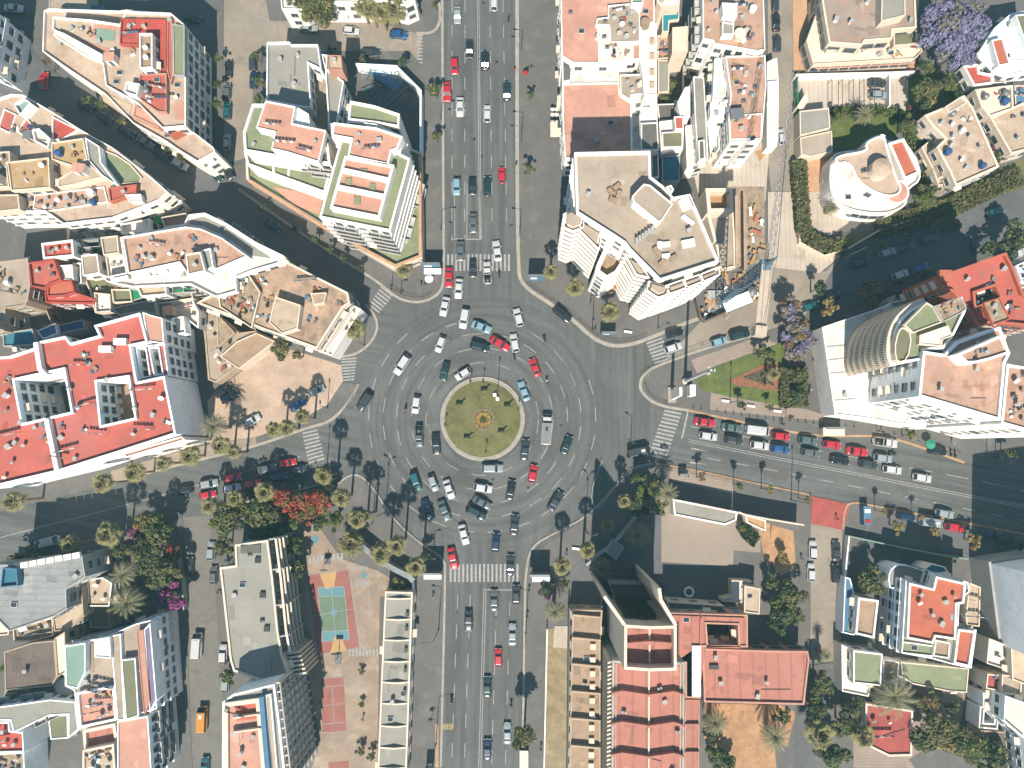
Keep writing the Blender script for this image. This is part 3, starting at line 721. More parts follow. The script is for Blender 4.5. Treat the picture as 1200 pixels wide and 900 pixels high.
def fence_wall(name, label, fr, pts, h, w=.25, m='white', cat='wall', z0=.1):
    c = WP(fr, pts, h)
    b = MB().use(m); strip(b, c, w, z0, h); o = b.build(name); tag(o, label, cat); return o

# ---- north west: block on the corner of the shaded street ----
B = Bld('apartment_building', 'tall white apartment block with rows of dark windows, cut off by the upper left edge', 'P', '0,80', 'bluewhite')
B.block('P', '-20,10 37,48 27,108 -12,92 -80,100 -80,0', 18, 'grey_roof', win=(3, 2.6, 'window'), ledge=9.0, at0=True)
B = Bld('apartment_building', 'large wedge shaped white apartment building with a bright red terrace and olive strip roof', 'P', '170,100', 'white')
B.block('00', '205,50 198,240 300,312 490,440 620,575 780,665 830,700 925,758 1008,712 1000,690 870,590 867,118 800,60 590,45 560,50 225,40', 10.5, 'villa_beige', win=(3, 2.6, 'window'))
B.block('00', '248,78 245,135 480,290 495,400 640,480 760,600 870,590 870,120 800,60 592,52 560,112 430,92', 14, 'villa_beige', win=(3, 2.4, 'window'), clut=22)
B.block('00', '566,86 780,90 780,322 720,322 720,150 650,150 650,210 560,207', 14.5, 'bright_red_roof', 'bright_red_roof', z0=13, par=.5, clut=3, kinds=['line', 'vent'])
B.block('00', '655,346 780,342 780,525 740,525 640,455', 14.5, 'red_roof', 'salmon', z0=13, par=.5, clut=8)
B.block('00', '652,155 714,155 714,315 655,320', 17, 'brown_roof', 'white', z0=13, win=(3, 2, 'window'), clut=4, kinds=['dish', 'junk'])
B.block('00', '592,382 655,392 640,450 580,430', 16, 'white_roof', 'white', z0=13)
B.block('00', '808,110 865,120 865,355 812,352', 14.6, 'green_roof', 'grey_wall', z0=13, par=.3)
B.block('00', '782,92 806,92 812,350 800,390 782,335', 14.2, 'red_roof', 'salmon', z0=13, par=.3)
B.pan('00', '255,90 420,95 415,130 250,130', 13.2, 'beige'); B.pan('00', '440,115 545,120 540,185 430,180', 13.2, 'salmon'); B.pan('00', '285,160 400,190 520,230 480,280 370,230', 13.2, 'salmon')
B.pan('00', '455,130 540,145 535,190 450,185', 13.3, 'turquoise_roof')
B.pan('00', '480,430 620,490 600,555 482,472', 9.8, 'beige'); B.block('00', '632,492 760,555 740,598 625,545', 12.0, 'salmon', 'salmon', z0=9, par=.3)
B.block('00', '790,630 870,590 880,600 800,640', 12.0, 'orange_roof', 'orange_roof', z0=9, par=.2); B.pan('00', '815,480 860,475 865,560 820,560', 13.2, 'salmon')
B.block('00', '258,140 300,155 480,255 480,290 380,250 250,165', 14.8, 'white_roof', 'white', z0=13, par=.2)
B.block('00', '600,48 768,60 770,82 595,70', 12.5, 'salmon', 'salmon', z0=9, par=.3)
# ---- west: long rows ----
B = Bld('terraced_building', 'long pale terraced building with ochre roofs and a curved green terrace at the dark junction', 'K3', '400,400', 'white')
B.block('K3', '-60,40 60,0 130,5 290,100 450,200 620,295 830,455 932,545 880,590 780,630 620,690 350,722 250,652 0,655 -60,660', 12, 'villa_beige', win=(3, 2.6, 'window'), ledge=3)
B.pan('K3', '30,90 95,120 60,220 0,190', 11.2, 'red_roof', par=.5); B.pan('K3', '150,140 190,185 150,245 105,215', 11.2, 'red_roof', par=.5); B.pan('K3', '300,135 440,205 360,250 298,262', 11.2, 'bright_red_roof', par=.6)
B.block('K3', '75,60 130,20 170,50 110,120', 14, 'turquoise_roof', 'bluewhite', z0=11, win=(3, 2, 'window')); B.block('K3', '175,200 215,190 280,250 265,300 190,260', 13.5, 'cream', 'bluewhite', z0=11)
B.block('K3', '285,270 460,245 485,362 400,400 285,362', 14, 'ochre_roof', 'cream', z0=11, par=.4, win=(3, 2.4, 'window'), clut=3)
B.block('K3', '38,378 270,352 278,520 60,538', 14.5, 'ochre_roof', 'cream', z0=11, par=.4, clut=2, win=(3, 2.4, 'window'))
B.block('K3', '-60,325 52,318 55,372 35,385 50,515 -60,520', 14.2, 'brown_roof', 'cream', z0=11, par=.4, clut=4)
B.block('K3', '325,470 480,375 572,460 400,505 320,520', 13.4, 'beige', 'cream', z0=11, par=.3, clut=3)
B.block('K3', '470,240 550,290 560,380 650,500 640,505 560,450 490,370', 13.6, 'grey_roof', 'bluewhite', z0=11, par=.5, win=(3, 1.6, 'window'))
B.pan('K3', '562,312 650,345 725,395 790,470 780,492 660,505 570,400', 11.2, 'green_roof', par=.5, wall='cream')
B.block('K3', '600,522 758,500 755,548 610,600', 12.8, 'red_roof', 'orange_roof', z0=11, par=.5, clut=2, kinds=['vent']); B.pan('K3', '200,565 580,520 600,600 280,652 190,640', 11.2, 'pink_brown', par=.4)
B.block('K3', '-60,560 100,558 110,640 -60,660', 13.8, 'brown_roof', 'cream', z0=11, par=.3); B.clutter(inset(ccw([tuple(p[:2]) for p in WP('K3', '120,560 580,510 600,660 120,690', 11.3)]), .5), 14, 11.3)
B.clutter(inset(ccw([tuple(p[:2]) for p in WP('K3', '60,100 330,200 260,320 0,240', 11.3)]), .5), 8, 11.3)
B.block('K3', '690,560 780,555 790,598 720,600', 12.9, 'white_roof', z0=11, par=.2)
B = Bld('apartment_building', 'beige flat roofed building with a pale curved front on the northwest street', '01', '860,250', 'white')
B.block('01', '885,105 960,97 1060,145 1200,235 1330,298 1300,335 1180,370 1105,400 1110,465 1010,492 890,432 620,445 500,420 480,400 590,378 562,212 860,150', 14, 'white_roof', win=(3, 2.2, 'mix'))
B.block('01', '572,212 868,162 940,172 1040,215 1160,300 1020,360 880,388 840,330 600,382', 16, 'pink_brown', z0=13, par=.7, win=(3, 2.4, 'window'), clut=14, kinds=['vent', 'vent', 'dish', 'line', 'junk'])
B.block('01', '870,292 938,280 962,370 880,388', 18.5, 'brown_roof', z0=14, par=.4, clut=3, kinds=['dish']); B.block('01', '940,275 985,262 1000,350 965,370', 17.2, 'grey_roof', 'bluewhite', z0=14, par=.3)
B.pan('01', '895,128 955,116 1050,162 1190,255 1270,310 1180,298 1050,205 950,160 890,150', 13.2, 'grey_roof')
B.block('01', '630,425 770,410 780,480 660,490', 13.4, 'beige', z0=-.02, win=(3, 2, 'window'))
for t_ in ((620, 395, 700, 380), (710, 375, 780, 362), (520, 415, 600, 398), (790, 355, 850, 345)): B.beam('01', '%d,%d %d,%d' % t_, 13, 14.3, .8, 'white', 'roof_monitor')
B = Bld('shop_building', 'small white flat roofed hall beside the pink roofed one, behind the dark street', '01', '630,170', 'white'); B.block('01', '563,150 700,124 704,182 568,197', 9, 'white_roof', win=(3, 2.4, 'window'))
B = Bld('shop_building', 'small pink roofed house with a green awning next to the curved front', '01', '820,130', 'cream'); B.block('01', '755,118 870,98 884,150 768,166', 10, 'salmon', win=(3, 2.4, 'window')); B.box('01', '745,130', (2.2, 1.6, .1), 7, 'bright_green', 'awning')
B = Bld('house', 'narrow grey beige house with a speckled white patio beside the big beige roof', '01', '520,290', 'cream'); B.block('01', '470,212 550,203 558,286 484,296', 13, 'concrete_roof', par=.4); B.block('01', '492,296 578,282 590,380 508,402', 11.4, 'white_roof', par=.6, clut=10, kinds=['junk', 'dish', 'vent', 'line'])
B = Bld('house', 'plain grey beige square roof house beside a white stair wall', '01', '420,340', 'white'); B.block('01', '380,297 455,289 467,380 388,393', 13, 'concrete_roof', par=.3, win=(3, 2.4, 'window')); B.block('01', '457,300 498,298 500,390 470,380', 10, 'white_roof'); B.block('01', '340,335 378,330 382,425 350,440', 10.5, 'brown_roof', clut=8, kinds=['junk'])
B = Bld('house', 'two storey house with a low dark yard between small walls beside the speckled patio', '01', '400,240', 'grey_wall'); B.block('01', '345,225 465,215 475,262 430,262 425,290 350,296', 10, 'slate', holes=['385,228 462,222 466,252 388,258']); 
B = Bld('house', 'small house whose red roof is crowded with satellite dishes under a white rim', '01', '270,270', 'white'); B.block('01', '193,240 340,222 347,300 202,314', 13, 'bright_red_roof', par=.6, t=.4, clut=20, kinds=['dish', 'dish', 'junk', 'vent'], win=(3, 2.2, 'window'))
B = Bld('house', 'stepped bright red L shaped terrace house above the dark yard', '01', '260,400', 'bright_red_roof'); B.block('01', '132,332 250,312 268,360 285,412 240,430 205,452 145,441', 13, 'red_roof', par=.7, clut=3); B.block('01', '225,420 335,413 350,470 300,485 220,490', 12.4, 'orange_roof', par=.5, win=(3, 2.2, 'window')); B.block('01', '208,470 350,468 445,502 440,522 215,518', 11.0, 'bright_red_roof', par=.4, win=(3, 2.2, 'window')); B.block('01', '265,345 338,340 345,412 290,412', 12, 'white_roof', 'white', par=.3, clut=3)
B = Bld('house', 'wide weathered beige roof house at the left edge beside the red terrace', '01', '60,420', 'beige'); B.block('01', '-70,335 130,310 142,440 130,505 118,530 25,545 18,650 -70,660', 12, 'concrete_roof', par=.3, win=(3, 2.5, 'window'), clut=8)
B = Bld('house', 'low house with a teal green roof at the left edge above the red apartment roof', '01', '80,680', 'grey_wall'); B.block('01', '12,662 150,640 165,690 160,715 15,725', 9, 'pool_blue', par=.4, win=(3, 2.5, 'window')); B.block('01', '30,560 110,545 120,640 30,655', 6, 'slate', win=(3, 2.5, 'window'), clut=4, kinds=['junk'])
B = Bld('house', 'low house with a dark blue roof in the shaded yard behind the red apartment roof', '01', '320,640', 'grey_wall'); B.block('01', '258,628 390,596 398,640 270,668', 7, 'blue_paint', par=.3); B.block('01', '120,560 215,545 245,620 135,648', 5, 'slate', win=(3, 2.5, 'window')); B.block('01', '170,650 260,615 270,665 200,690', 8, 'steel_blue', 'bluewhite', par=.3)
B = Bld('house', 'white and olive house with two green canopies above the white wall with small windows', '01', '700,500', 'cream'); B.block('01', '395,405 500,402 610,442 890,425 905,500 740,525 735,500 600,515 520,562 445,566 420,470', 9, 'olive_roof', win=(3, 2.2, 'window'), clut=12); B.block('01', '610,457 688,446 690,490 618,512', 10.5, 'bright_green', 'grey_wall', z0=8, par=.1); B.block('01', '806,436 890,421 900,462 815,478', 10.8, 'bright_green', 'grey_wall', z0=8, par=.1); B.block('01', '520,455 610,455 620,515 530,520', 11, 'olive_roof', z0=8, win=(3, 2.4, 'window')); B.block('01', '440,470 515,478 520,560 448,565', 10.6, 'white_roof', z0=8, win=(3, 2.4, 'window'))
B = Bld('house', 'house with a dark slate grey sloping roof against the big red roof', '01', '620,540', 'grey_wall'); B.block('01', '520,545 722,500 738,577 660,560 560,580', 10.5, 'slate', par=.15)
B = Bld('house', 'pale house with small square windows stepping down beside the curved grey wall', '01', '840,560', 'bluewhite'); B.block('01', '735,500 800,520 900,500 930,560 930,640 860,585 790,600 745,580', 8, 'cream', win=(3, 2.2, 'window'), clut=4); B.block('01', '805,590 860,582 870,660 800,672', 10, 'white_roof', z0=7)
B = Bld('apartment_building', 'huge apartment building with a flat coral red roof and two open light wells', 'P', '110,470', 'bluewhite')
B.cap = 99
rp = '-60,760 35,790 160,750 155,705 305,675 330,708 462,672 440,625 655,565 692,700 770,712 700,712 612,722 642,890 790,858 792,905 825,1135 560,1220 275,1310 0,1375 -60,1395'
B.keep = [ccw([tuple(p[:2]) for p in WP('01', q, 16)]) for q in ('60,885 300,830 335,1030 105,1088', '452,890 598,868 632,1060 472,1095')]
B.block('01', '-60,775 40,770 165,728 160,705 305,675 330,708 462,672 440,625 655,565 692,705 612,722 642,890 770,862 825,1135 560,1220 275,1310 0,1375 -60,1395', 16, 'red_roof', t=.4, par=.9, holes=['66,882 296,832 332,1030 105,1084', '452,890 598,868 630,1058 474,1094'], win=(3.1, 2.1, 'window'), clut=39, blank=True, kinds=['vent', 'vent', 'junk', 'line', 'dish'])
B.beam('01', '165,705 185,830 212,860', 15, 16.6, .9, 'white', 'dividing_wall'); B.beam('02', '215,165 265,405', 15, 16.6, .9, 'white', 'dividing_wall')
B.block('01', '668,562 700,575 760,590 770,712 690,700', 15.5, 'salmon', 'bluewhite', par=.3, win=(3, 2, 'window')); B.block('01', '612,725 770,712 790,860 645,890', 14.6, 'red_roof', 'bluewhite', par=.5, holes=['640,735 680,733 700,860 660,870', '700,732 740,728 760,850 725,858'], win=(3, 2, 'window'))
for c_ in ((490, 735), (560, 700)): B.box('01', '%d,%d' % c_, (2.6, 1.3, 1.2), 15.1, 'white', 'roof_box')
for x, y in ((475, 15), (520, 15), (475, 75), (515, 90), (550, 95), (485, 120), (500, 45), (535, 30), (560, 55), (530, 120)):
    p = WP('02', '%d,%d' % (x, y), 9)[0]; B.item('dish', p.x, p.y, 8.0)
bb = MB().use('brown_roof'); bb.fill([[(p[0], p[1], 8.0) for p in WP('01', '452,890 598,868 630,1058 474,1094', 16)]]); B.mesh(bb, 'lower_roof')
B.block('02', '575,325 850,245 868,262 590,345', 13.5, 'salmon', 'white', par=.4)
# ruin lot and terrace above the sandy lot
B = Bld('workshop_building', 'low ruined beige workshops with broken flat roofs between the coral roof and sandy lot', '01', '1060,720', 'beige')
B.block('01', '940,530 1010,560 1120,660 1200,650 1290,690 1010,895 975,880 960,700', 4, 'concrete_roof', par=.3, t=.35, clut=12, kinds=['junk', 'vent', 'junk']); B.block('01', '1015,570 1100,660 1020,730', 5, 'rubble', par=.2); B.block('01', '1030,770 1110,700 1200,660 1290,700 1120,830', 4.6, 'brown_roof', 'cream', par=.2)
B = Bld('commercial_building', 'building with a dusty earthen rooftop yard littered with goods and a white bench wall', '11', '150,500', 'cream')
B.block('11', '-280,520 -190,470 -180,380 -90,330 0,355 130,318 330,420 430,470 440,520 410,540 285,735 20,640 -60,605', 11.5, 'worn_roof', par=.4, t=.4, win=(3, 2.4, 'window'), clut=18, kinds=['junk', 'junk', 'vent', 'line'])
B.block('11', '90,490 210,530 195,640 120,665 60,610', 13.6, 'beige', z0=10, par=.3); B.block('11', '-190,400 -60,350 20,470 -20,640 -170,540', 12.4, 'rubble', z0=10, par=.5, clut=12, kinds=['junk'])
B.block('11', '405,535 440,522 492,548 355,768 285,740', 7.5, 'white_roof', 'white', par=.5); B.beam('11', '455,560 330,755', 7, 8.4, .3, 'white', 'bench_wall'); B.beam('11', '430,560 312,745', 7, 8, .3, 'cream', 'bench_wall'); B.block('11', '255,475 330,470 320,520 270,530', 12.6, 'worn_roof', z0=10, par=.1)
# ---- north: terraced complex ----
B = Bld('apartment_building', 'white terraced apartment complex with salmon and green roof terraces beside the north avenue', 'K1', '400,600', 'white')
B.cap = 99
B.block('K1', '25,480 28,545 320,725 585,882 690,842 683,445 650,430 600,440 350,450 100,440', 5, 'green_roof', 'cream', par=.9, t=.5, win=(3, 2.2, 'window'))
B.pan('K1', '130,575 230,592 320,605 302,680 200,640', 4.25, 'salmon'); B.beam('K1', '34,548 322,728 588,872 682,835 682,620 680,450', 4, 5.3, .6, 'apricot', 'coping')
B.block('K1', '18,440 30,492 130,530 325,600 345,515 200,470', 11, 'green_roof', par=.8, t=.5, win=(3, 2.2, 'mix')); B.beam('K1', '128,470 130,525', 10, 11.1, .4, None, 'dividing_wall'); B.beam('K1', '190,495 185,530', 10, 11.1, .4, None, 'dividing_wall')
B.block('K1', '50,262 15,370 20,440 200,472 345,490 330,365 265,345 220,340 100,262', 17, 'green_roof', par=.8, t=.5, win=(3, 2.2, 'mix'))
B.block('K1', '100,250 212,272 200,335 328,362 300,482 182,445 122,432 135,368 64,352', 19.5, 'salmon', z0=16, par=.5, win=(3, 2.4, 'window'), clut=4, kinds=['line', 'vent'])
B.block('K1', '212,270 262,300 268,345 200,335', 18, 'bluewhite', z0=12, par=.2)
B.block('K1', '418,250 510,268 605,300 603,350 520,335 410,322', 19.5, 'green_roof', par=.9, t=.4, win=(3, 2.2, 'mix')); B.block('K1', '470,332 520,338 518,350 478,345', 20.2, 'grey_roof', z0=18, par=.1)
B.block('K1', '345,335 405,345 412,322 520,338 620,385 608,450 645,468 570,742 302,690 360,480 380,408 350,392', 19.5, 'green_roof', par=.7, t=.4, win=(3, 2.4, 'mix'), ledge=3)
B.block('K1', '355,332 520,352 616,385 598,430 575,440 562,492 408,460 422,395 350,382', 21.5, 'salmon', z0=18, par=.6, t=.35, clut=4, kinds=['vent', 'line'])
B.block('K1', '398,458 585,492 530,692 342,655', 21.5, 'salmon', z0=18, par=.8, t=.5)
for q in ('388,510 560,548', '375,575 545,610'): B.beam('K1', q, 20.6, 21.7, .9, 'white', 'roof_beam')
for q in ('470,520', '412,555', '502,575', '445,625'): B.box('K1', q, (1.3, 1.5, .3), 20.7, 'green_roof', 'skylight')
B = Bld('apartment_building', 'plain grey green flat roofed block on the corner opposite the palm row', 'K1', '200,140', 'bluewhite')
B.block('K1', '105,30 190,28 196,38 297,38 310,132 260,108 272,275 245,275 103,248', 12, 'grey_roof', win=(3, 2.4, 'window'), clut=3, kinds=['vent']); B.block('K1', '260,128 330,138 338,362 270,345', 7, 'concrete_roof', 'cream', win=(3, 2.2, 'window'), par=.5)
B.block('K1', '310,75 332,78 330,130 395,178 352,420 338,350 325,135', 10.5, 'grey_roof', win=(3, 2.2, 'window')); B.block('K1', '332,78 385,80 390,135 335,132', 14, 'beige', 'salmon', z0=9, par=.5, clut=2, kinds=['vent'])
fence_wall('site_wall', 'pale blue wall round the dark yard with tangled blue netting', 'K1', '440,112 592,120 684,212 683,440', 4, .4, 'bluewhite')
o = empty('netting_scaffold', W(435, 110, .1)); tag(o, 'collapsed blue scaffold poles and netting in the dark walled yard', 'scaffold'); rr = random.Random(3)
for k in range(60):
    x, y = rr.uniform(468, 640), rr.uniform(125, 300)
    if x-470 < (y-200)*1.0: continue
    p, q = WP('K1', '%g,%g' % (x, y), rr.uniform(1, 3))[0], WP('K1', '%g,%g' % (x+rr.uniform(-60, 50), y+rr.uniform(-25, 60)), rr.uniform(.3, 3.5))[0]
    b = MB().use(rr.choice(['steel_blue', 'steel_blue', 'teal_sheet', 'metal_grey'])); b.tube(p, q, .07, n=5); b.build('pole', o)
b = MB().use('steel_blue'); 
for k in range(4):
    q = WP('K1', '%d,%d %d,%d %d,%d' % (470+k*20, 130+k*12, 560+k*20, 150+k*9, 520+k*22, 175+k*14), 1+k*.5); b.fill([q])
b.build('netting', o)
B = Bld('commercial_building', 'white building behind the palm row at the top edge of the photo', '10', '300,0', 'white'); B.block('10', '105,-100 740,-100 745,0 690,25 590,0 480,12 240,8 215,45 120,42', 8, 'white_roof', win=(3, 2.4, 'window'), clut=15)
B = Bld('garage_building', 'long grey flat roof shed at the top edge above the wedge shaped building', '00', '320,20', 'grey_wall'); B.block('00', '230,-60 405,-60 405,48 228,40', 5, 'concrete_roof', par=.2); B.box('00', '440,42', (5, 1.6, .12), 3, 'steel_blue', 'canopy')
# ---- north east of the avenue ----
B = Bld('commercial_building', 'flat salmon roofed building with a cluttered machine yard, at the top beside the north avenue', '20', '400,150', 'white')
B.block('20', '228,-80 668,-80 668,105 605,110 600,275 460,296 285,294 232,262', 14, 'salmon', win=(3, 2.4, 'window'), par=.4)
B.block('20', '450,25 560,15 600,60 600,195 460,200 455,120 392,115 398,85 450,80', 15, 'concrete_roof', z0=13, par=.3, clut=24, kinds=['ac', 'vent', 'junk', 'dish', 'line']); B.block('20', '400,120 455,120 460,200 570,200 570,285 405,285', 14.8, 'white_roof', z0=13, par=.2, clut=18, kinds=['ac', 'ac', 'vent', 'junk', 'skylight'])
B.block('20', '560,-60 615,-60 615,15 560,15', 17, 'turquoise_roof', z0=13); b_ = WP('20', '627,98', 15.5)[0]; bb = MB().use('brown_roof'); bb.tube((b_.x, b_.y, 13.6), (b_.x, b_.y, 15.2), 1.0, n=18); B.mesh(bb, 'water_tank')
B = Bld('commercial_building', 'square pink roofed building beside the avenue, its lower half in shade', '20', '400,520', 'white')
B.block('20', '236,392 282,390 500,385 505,440 560,470 562,700 560,760 248,740 238,600', 11, 'salmon', win=(3, 2.4, 'window'), par=.5); B.block('20', '280,298 600,290 560,340 505,350 502,385 280,388', 10.5, 'white_roof', par=.3); B.block('20', '235,270 283,274 278,376 236,385', 11.5, 'slate', par=.1); B.block('20', '505,350 615,345 618,440 560,445 555,470 508,440', 12, 'concrete_roof', par=.4, clut=4, kinds=['ac', 'vent'])
B = Bld('townhouse', 'narrow white townhouse roof strip with square vents between the pink roofs', '20', '650,300', 'white')
B.block('20', '605,110 640,105 680,112 678,445 620,448 612,350 600,280', 14, 'white_roof', par=.4, win=(3, 2.2, 'window')); 
for y in (190, 260, 335, 395): B.box('20', '657,%d' % y, (.9, 1.2, .5), 13.6, 'beige', 'vent_box')
B.block('20', '560,470 680,450 682,575 605,575 605,700 562,700', 9, 'white_roof', par=.4, clut=4, kinds=['ac', 'vent']); B.block('20', '605,577 682,573 688,702 655,705 605,702', 10, 'slate', par=.15); B.block('20', '655,706 685,704 690,830 652,835', 7, 'slate', par=.15)
B = Bld('house', 'small house with a turquoise canopy between the tall facades at the top edge', '20', '760,120', 'cream')
B.block('20', '680,-60 790,-60 785,30 700,35 678,10', 9, 'white_roof', par=.3, clut=3); B.block('20', '704,35 784,32 784,92 738,98 735,150 704,148', 6, 'teal_sheet', par=.1); B.block('20', '752,128 826,122 824,242 750,252', 9, 'cream', par=.2); B.block('20', '682,165 745,160 742,272 682,276', 4, 'pink_brown', par=.5, clut=8, kinds=['junk', 'line'])
B.block('20', '684,282 738,280 738,330 736,430 684,435', 4, 'grey_roof', par=.1)
B = Bld('house', 'small grey tin roofed workshop with a red topped stair tower and a blue glass canopy', '20', '745,650', 'white')
B.block('20', '680,488 772,485 772,565 690,565', 6, 'slate', par=.1); B.block('20', '690,570 765,560 805,605 802,700 770,700 700,720', 8, 'white_roof', par=.4); B.block('20', '703,620 800,615 800,690 705,692', 8.9, 'olive_roof', z0=7, par=.1); B.block('20', '760,546 804,545 805,605 766,606', 10.5, 'red_roof', z0=5, par=.2); B.block('20', '702,732 788,727 786,850 705,852', 7, 'pool_blue', 'grey_wall', par=.2)
B = Bld('apartment_building', 'tall apartment block with a balconied white facade and pale pink roof at the top edge', '20', '1000,100', 'white')
B.block('20', '893,-80 1178,-80 1188,232 1150,240 950,205 940,190 895,180', 17, 'pink_brown', par=.5, win=(3, 2.0, 'mix'), clut=15); B.block('20', '985,12 1055,15 1055,75 990,70', 19.5, 'white_roof', z0=16, par=.2); B.block('20', '985,100 1040,110 1040,162 985,162', 18.5, 'grey_roof', z0=16, par=.2); p = WP('20', '1070,155', 18)[0]; bb = MB().use('cream'); bb.tube((p.x, p.y, 16.4), (p.x, p.y, 18), 1.2, n=18); B.mesh(bb, 'water_tank')
B = Bld('apartment_building', 'apartment block with a weathered pink roof, red terrace and rubbish heap beside the narrow street', '20', '1100,450', 'white')
B.block('20', '1000,262 1188,258 1192,400 1172,650 1165,662 1020,665 1015,555 1025,440', 15, 'pink_brown', par=.4, win=(3, 2.2, 'window'), clut=9); B.pan('20', '1018,548 1168,535 1165,652 1022,655', 14.65, 'salmon', par=.4); B.clutter(inset(ccw([tuple(p[:2]) for p in WP('20', '1015,290 1080,280 1120,400 1145,520 1030,520', 14.7)]), .3), 26, 14.65, ['junk', 'vent', 'junk', 'line', 'ac'])
B = Bld('townhouse', 'narrow white townhouse with pale blue side walls next to the weathered pink roof', '20', '970,430', 'bluewhite')
B.block('20', '950,272 1000,266 1005,430 985,470 940,470', 13, 'white_roof', par=.3, win=(3, 2.2, 'window')); B.block('20', '930,480 985,430 1022,450 1022,560 960,560 930,545', 12, 'bluewhite', par=.3, win=(3, 2.2, 'window'), clut=4); B.block('20', '918,590 960,562 965,590 1010,590 1018,665 1000,700 970,692 968,620 930,732', 8, 'bluewhite', par=.4, win=(3, 2.2, 'window'))
B = Bld('townhouse', 'long narrow townhouse with a ribbed grey white tin roof reaching the pale street corner', '20', '885,560', 'white')
B.block('20', '850,358 900,362 912,560 918,745 872,760 858,560', 10, 'grey_roof', par=.15, win=(3, 2.4, 'window')); B.block('20', '874,658 902,655 906,745 876,750', 11.2, 'slate', z0=9, par=.1); B.block('20', '812,590 850,582 860,778 820,785', 7.5, 'white_roof', par=.2); B.block('20', '775,480 812,408 835,405 835,545 790,548', 10, 'white_roof', par=.3, win=(3, 2.2, 'window'))
B = Bld('market_canopy', 'long low white canopy along the left kerb of the narrow street', '30', '20,480', 'white'); B.block('30', '-5,290 42,270 50,380 48,640 42,685 -5,690', 4, 'white_roof', par=.1); B.block('30', '-2,380 47,378 47,480 -2,480', 4.6, 'bluewhite', z0=3.5, par=.05)
# ---- tall beige building ----
B = Bld('apartment_tower', 'tall cream apartment tower with a broad beige flat roof and stacked curved white balconies', 'KT', '450,400', 'white'); B.cap = 96
B.block('KT', '135,75 500,68 503,192 560,235 610,290 690,275 830,600 545,692 395,540 375,512 330,482 145,365', 28, 'concrete_roof', par=1.0, t=.45, win=(3, 3.0, 'window'), ledge=3, clut=3, kinds=['vent'])
B.block('KT', '412,285 468,226 500,232 608,322 558,398 540,412 418,312', 30.5, 'concrete_roof', z0=26, par=.3); B.block('KT', '575,240 600,232 613,255 595,270', 29.5, 'concrete_roof', z0=20, par=.2)
for x, y in ((340, 238), (310, 262), (350, 275), (320, 300), (545, 520), (530, 545), (575, 515), (575, 572), (610, 580), (560, 600)): B.box('KT', '%d,%d' % (x, y), (1.5, .9, .7), 27, 'white' if x % 2 else 'brown_roof', 'roof_box', rz=x)
for k in range(6): B.box('KT', '%d,%d' % (435+k*15, 495-k*11), (.5, .9, 1.4), 27, 'grey_wall', 'chimney')
B.box('KT', '672,320', (2.2, 2.2, 1.0), 27, 'white', 'water_tank', .4); B.box('KT', '680,398', (2.6, .8, .5), 27, 'bluewhite', 'roof_box', -.7); B.box('KT', '682,510', (2.4, 1.4, .8), 27, 'white', 'roof_box', .2)
cap = 'cream'
STACK = [('92,372 122,358 175,395 172,425 130,440 95,425', 1), ('178,402 262,455 250,520 170,440', 0), ('395,572 445,600 480,660 440,650', 0), ('500,700 545,712 580,722 575,748 540,760 495,730', 1), ('590,715 660,690 670,715 600,740', 0), ('670,690 740,665 748,685 680,712', 0), ('750,662 826,632 828,652 758,682', 0)]
for st_, capd in STACK:
    for k in range(9):
        z = 26.5-2.95*k; p = ccw([tuple(q[:2]) for q in WP('KT', st_, 26.5)])
        b = MB().use('white'); b.prism(inset(p, -.3), z-2.1, z-1.9, bottom=True); o2 = inset(p, -.3); strip(b, o2, .2, z-2.1, z-.55, True)
        B.mesh(b, 'balcony')
    b = MB().use('cream'); b.prism(inset(p, .25), 0, 26.9 if capd else 25.9, top=False); b.use('concrete_roof'); b.fill([[(q[0], q[1], 26.9 if capd else 25.9) for q in inset(p, .25)]]); B.mesh(b, 'bay')
B.block('KT', '285,520 330,500 395,580 345,660 290,690 235,650 240,620', 18, 'brown_roof', 'white', par=2.2, t=.9, win=(3, 1.6, 'window')); B.block('KT', '232,655 345,712 330,735 240,700', 5, 'orange_roof', 'apricot', par=.2)
# ---- north east villas ----
B = Bld('villa', 'cream villa with round arches and a brown grey flat roof beside the lilac trees', '30', '450,120', 'cream')
B.block('30', '250,0 250,-80 720,-80 700,60 700,150 725,240 690,275 212,302 180,190', 5, 'cream', par=.5, win=(3, 2.2, 'arch'), clut=0); B.block('30', '253,5 252,-80 690,-80 695,62 697,130 587,140 582,182 455,192 442,212 285,200', 8.5, 'villa_brown', par=.4, t=.4, win=(3, 2.6, 'arch'), clut=4, kinds=['vent']); B.block('30', '535,-80 642,-80 645,72 530,100', 11, 'grey_roof', par=.3); B.block('30', '280,208 385,205 382,232 275,238', 6, 'orange_roof', z0=4, par=.1); B.block('30', '588,142 695,135 700,205 590,215', 6.5, 'olive_roof', z0=4, par=.2)
B.pan('30', '210,300 690,275 688,300 225,325', 3.3, 'salmon'); B.clutter(ccw([tuple(p[:2]) for p in WP('30', '290,225 690,205 690,275 300,290', 4.3)]), 9, 4.25, ['junk', 'line', 'vent'])
B = Bld('garage_building', 'two low grey flat roofed garages beside the narrow street and the shaded garden', '30', '220,600', 'cream'); B.block('30', '148,520 285,505 292,600 150,635', 4, 'grey_roof', par=.2); B.block('30', '150,645 300,612 303,710 200,735 155,725', 3.5, 'concrete_roof', par=.2); B.block('30', '135,500 180,430 190,470 160,520', 3, 'white_roof', par=.1)
fence_wall('yard_wall', 'green painted yard wall along the narrow street by the garages', '30', '138,360 140,520 148,690', 2.4, .3, 'bright_green')
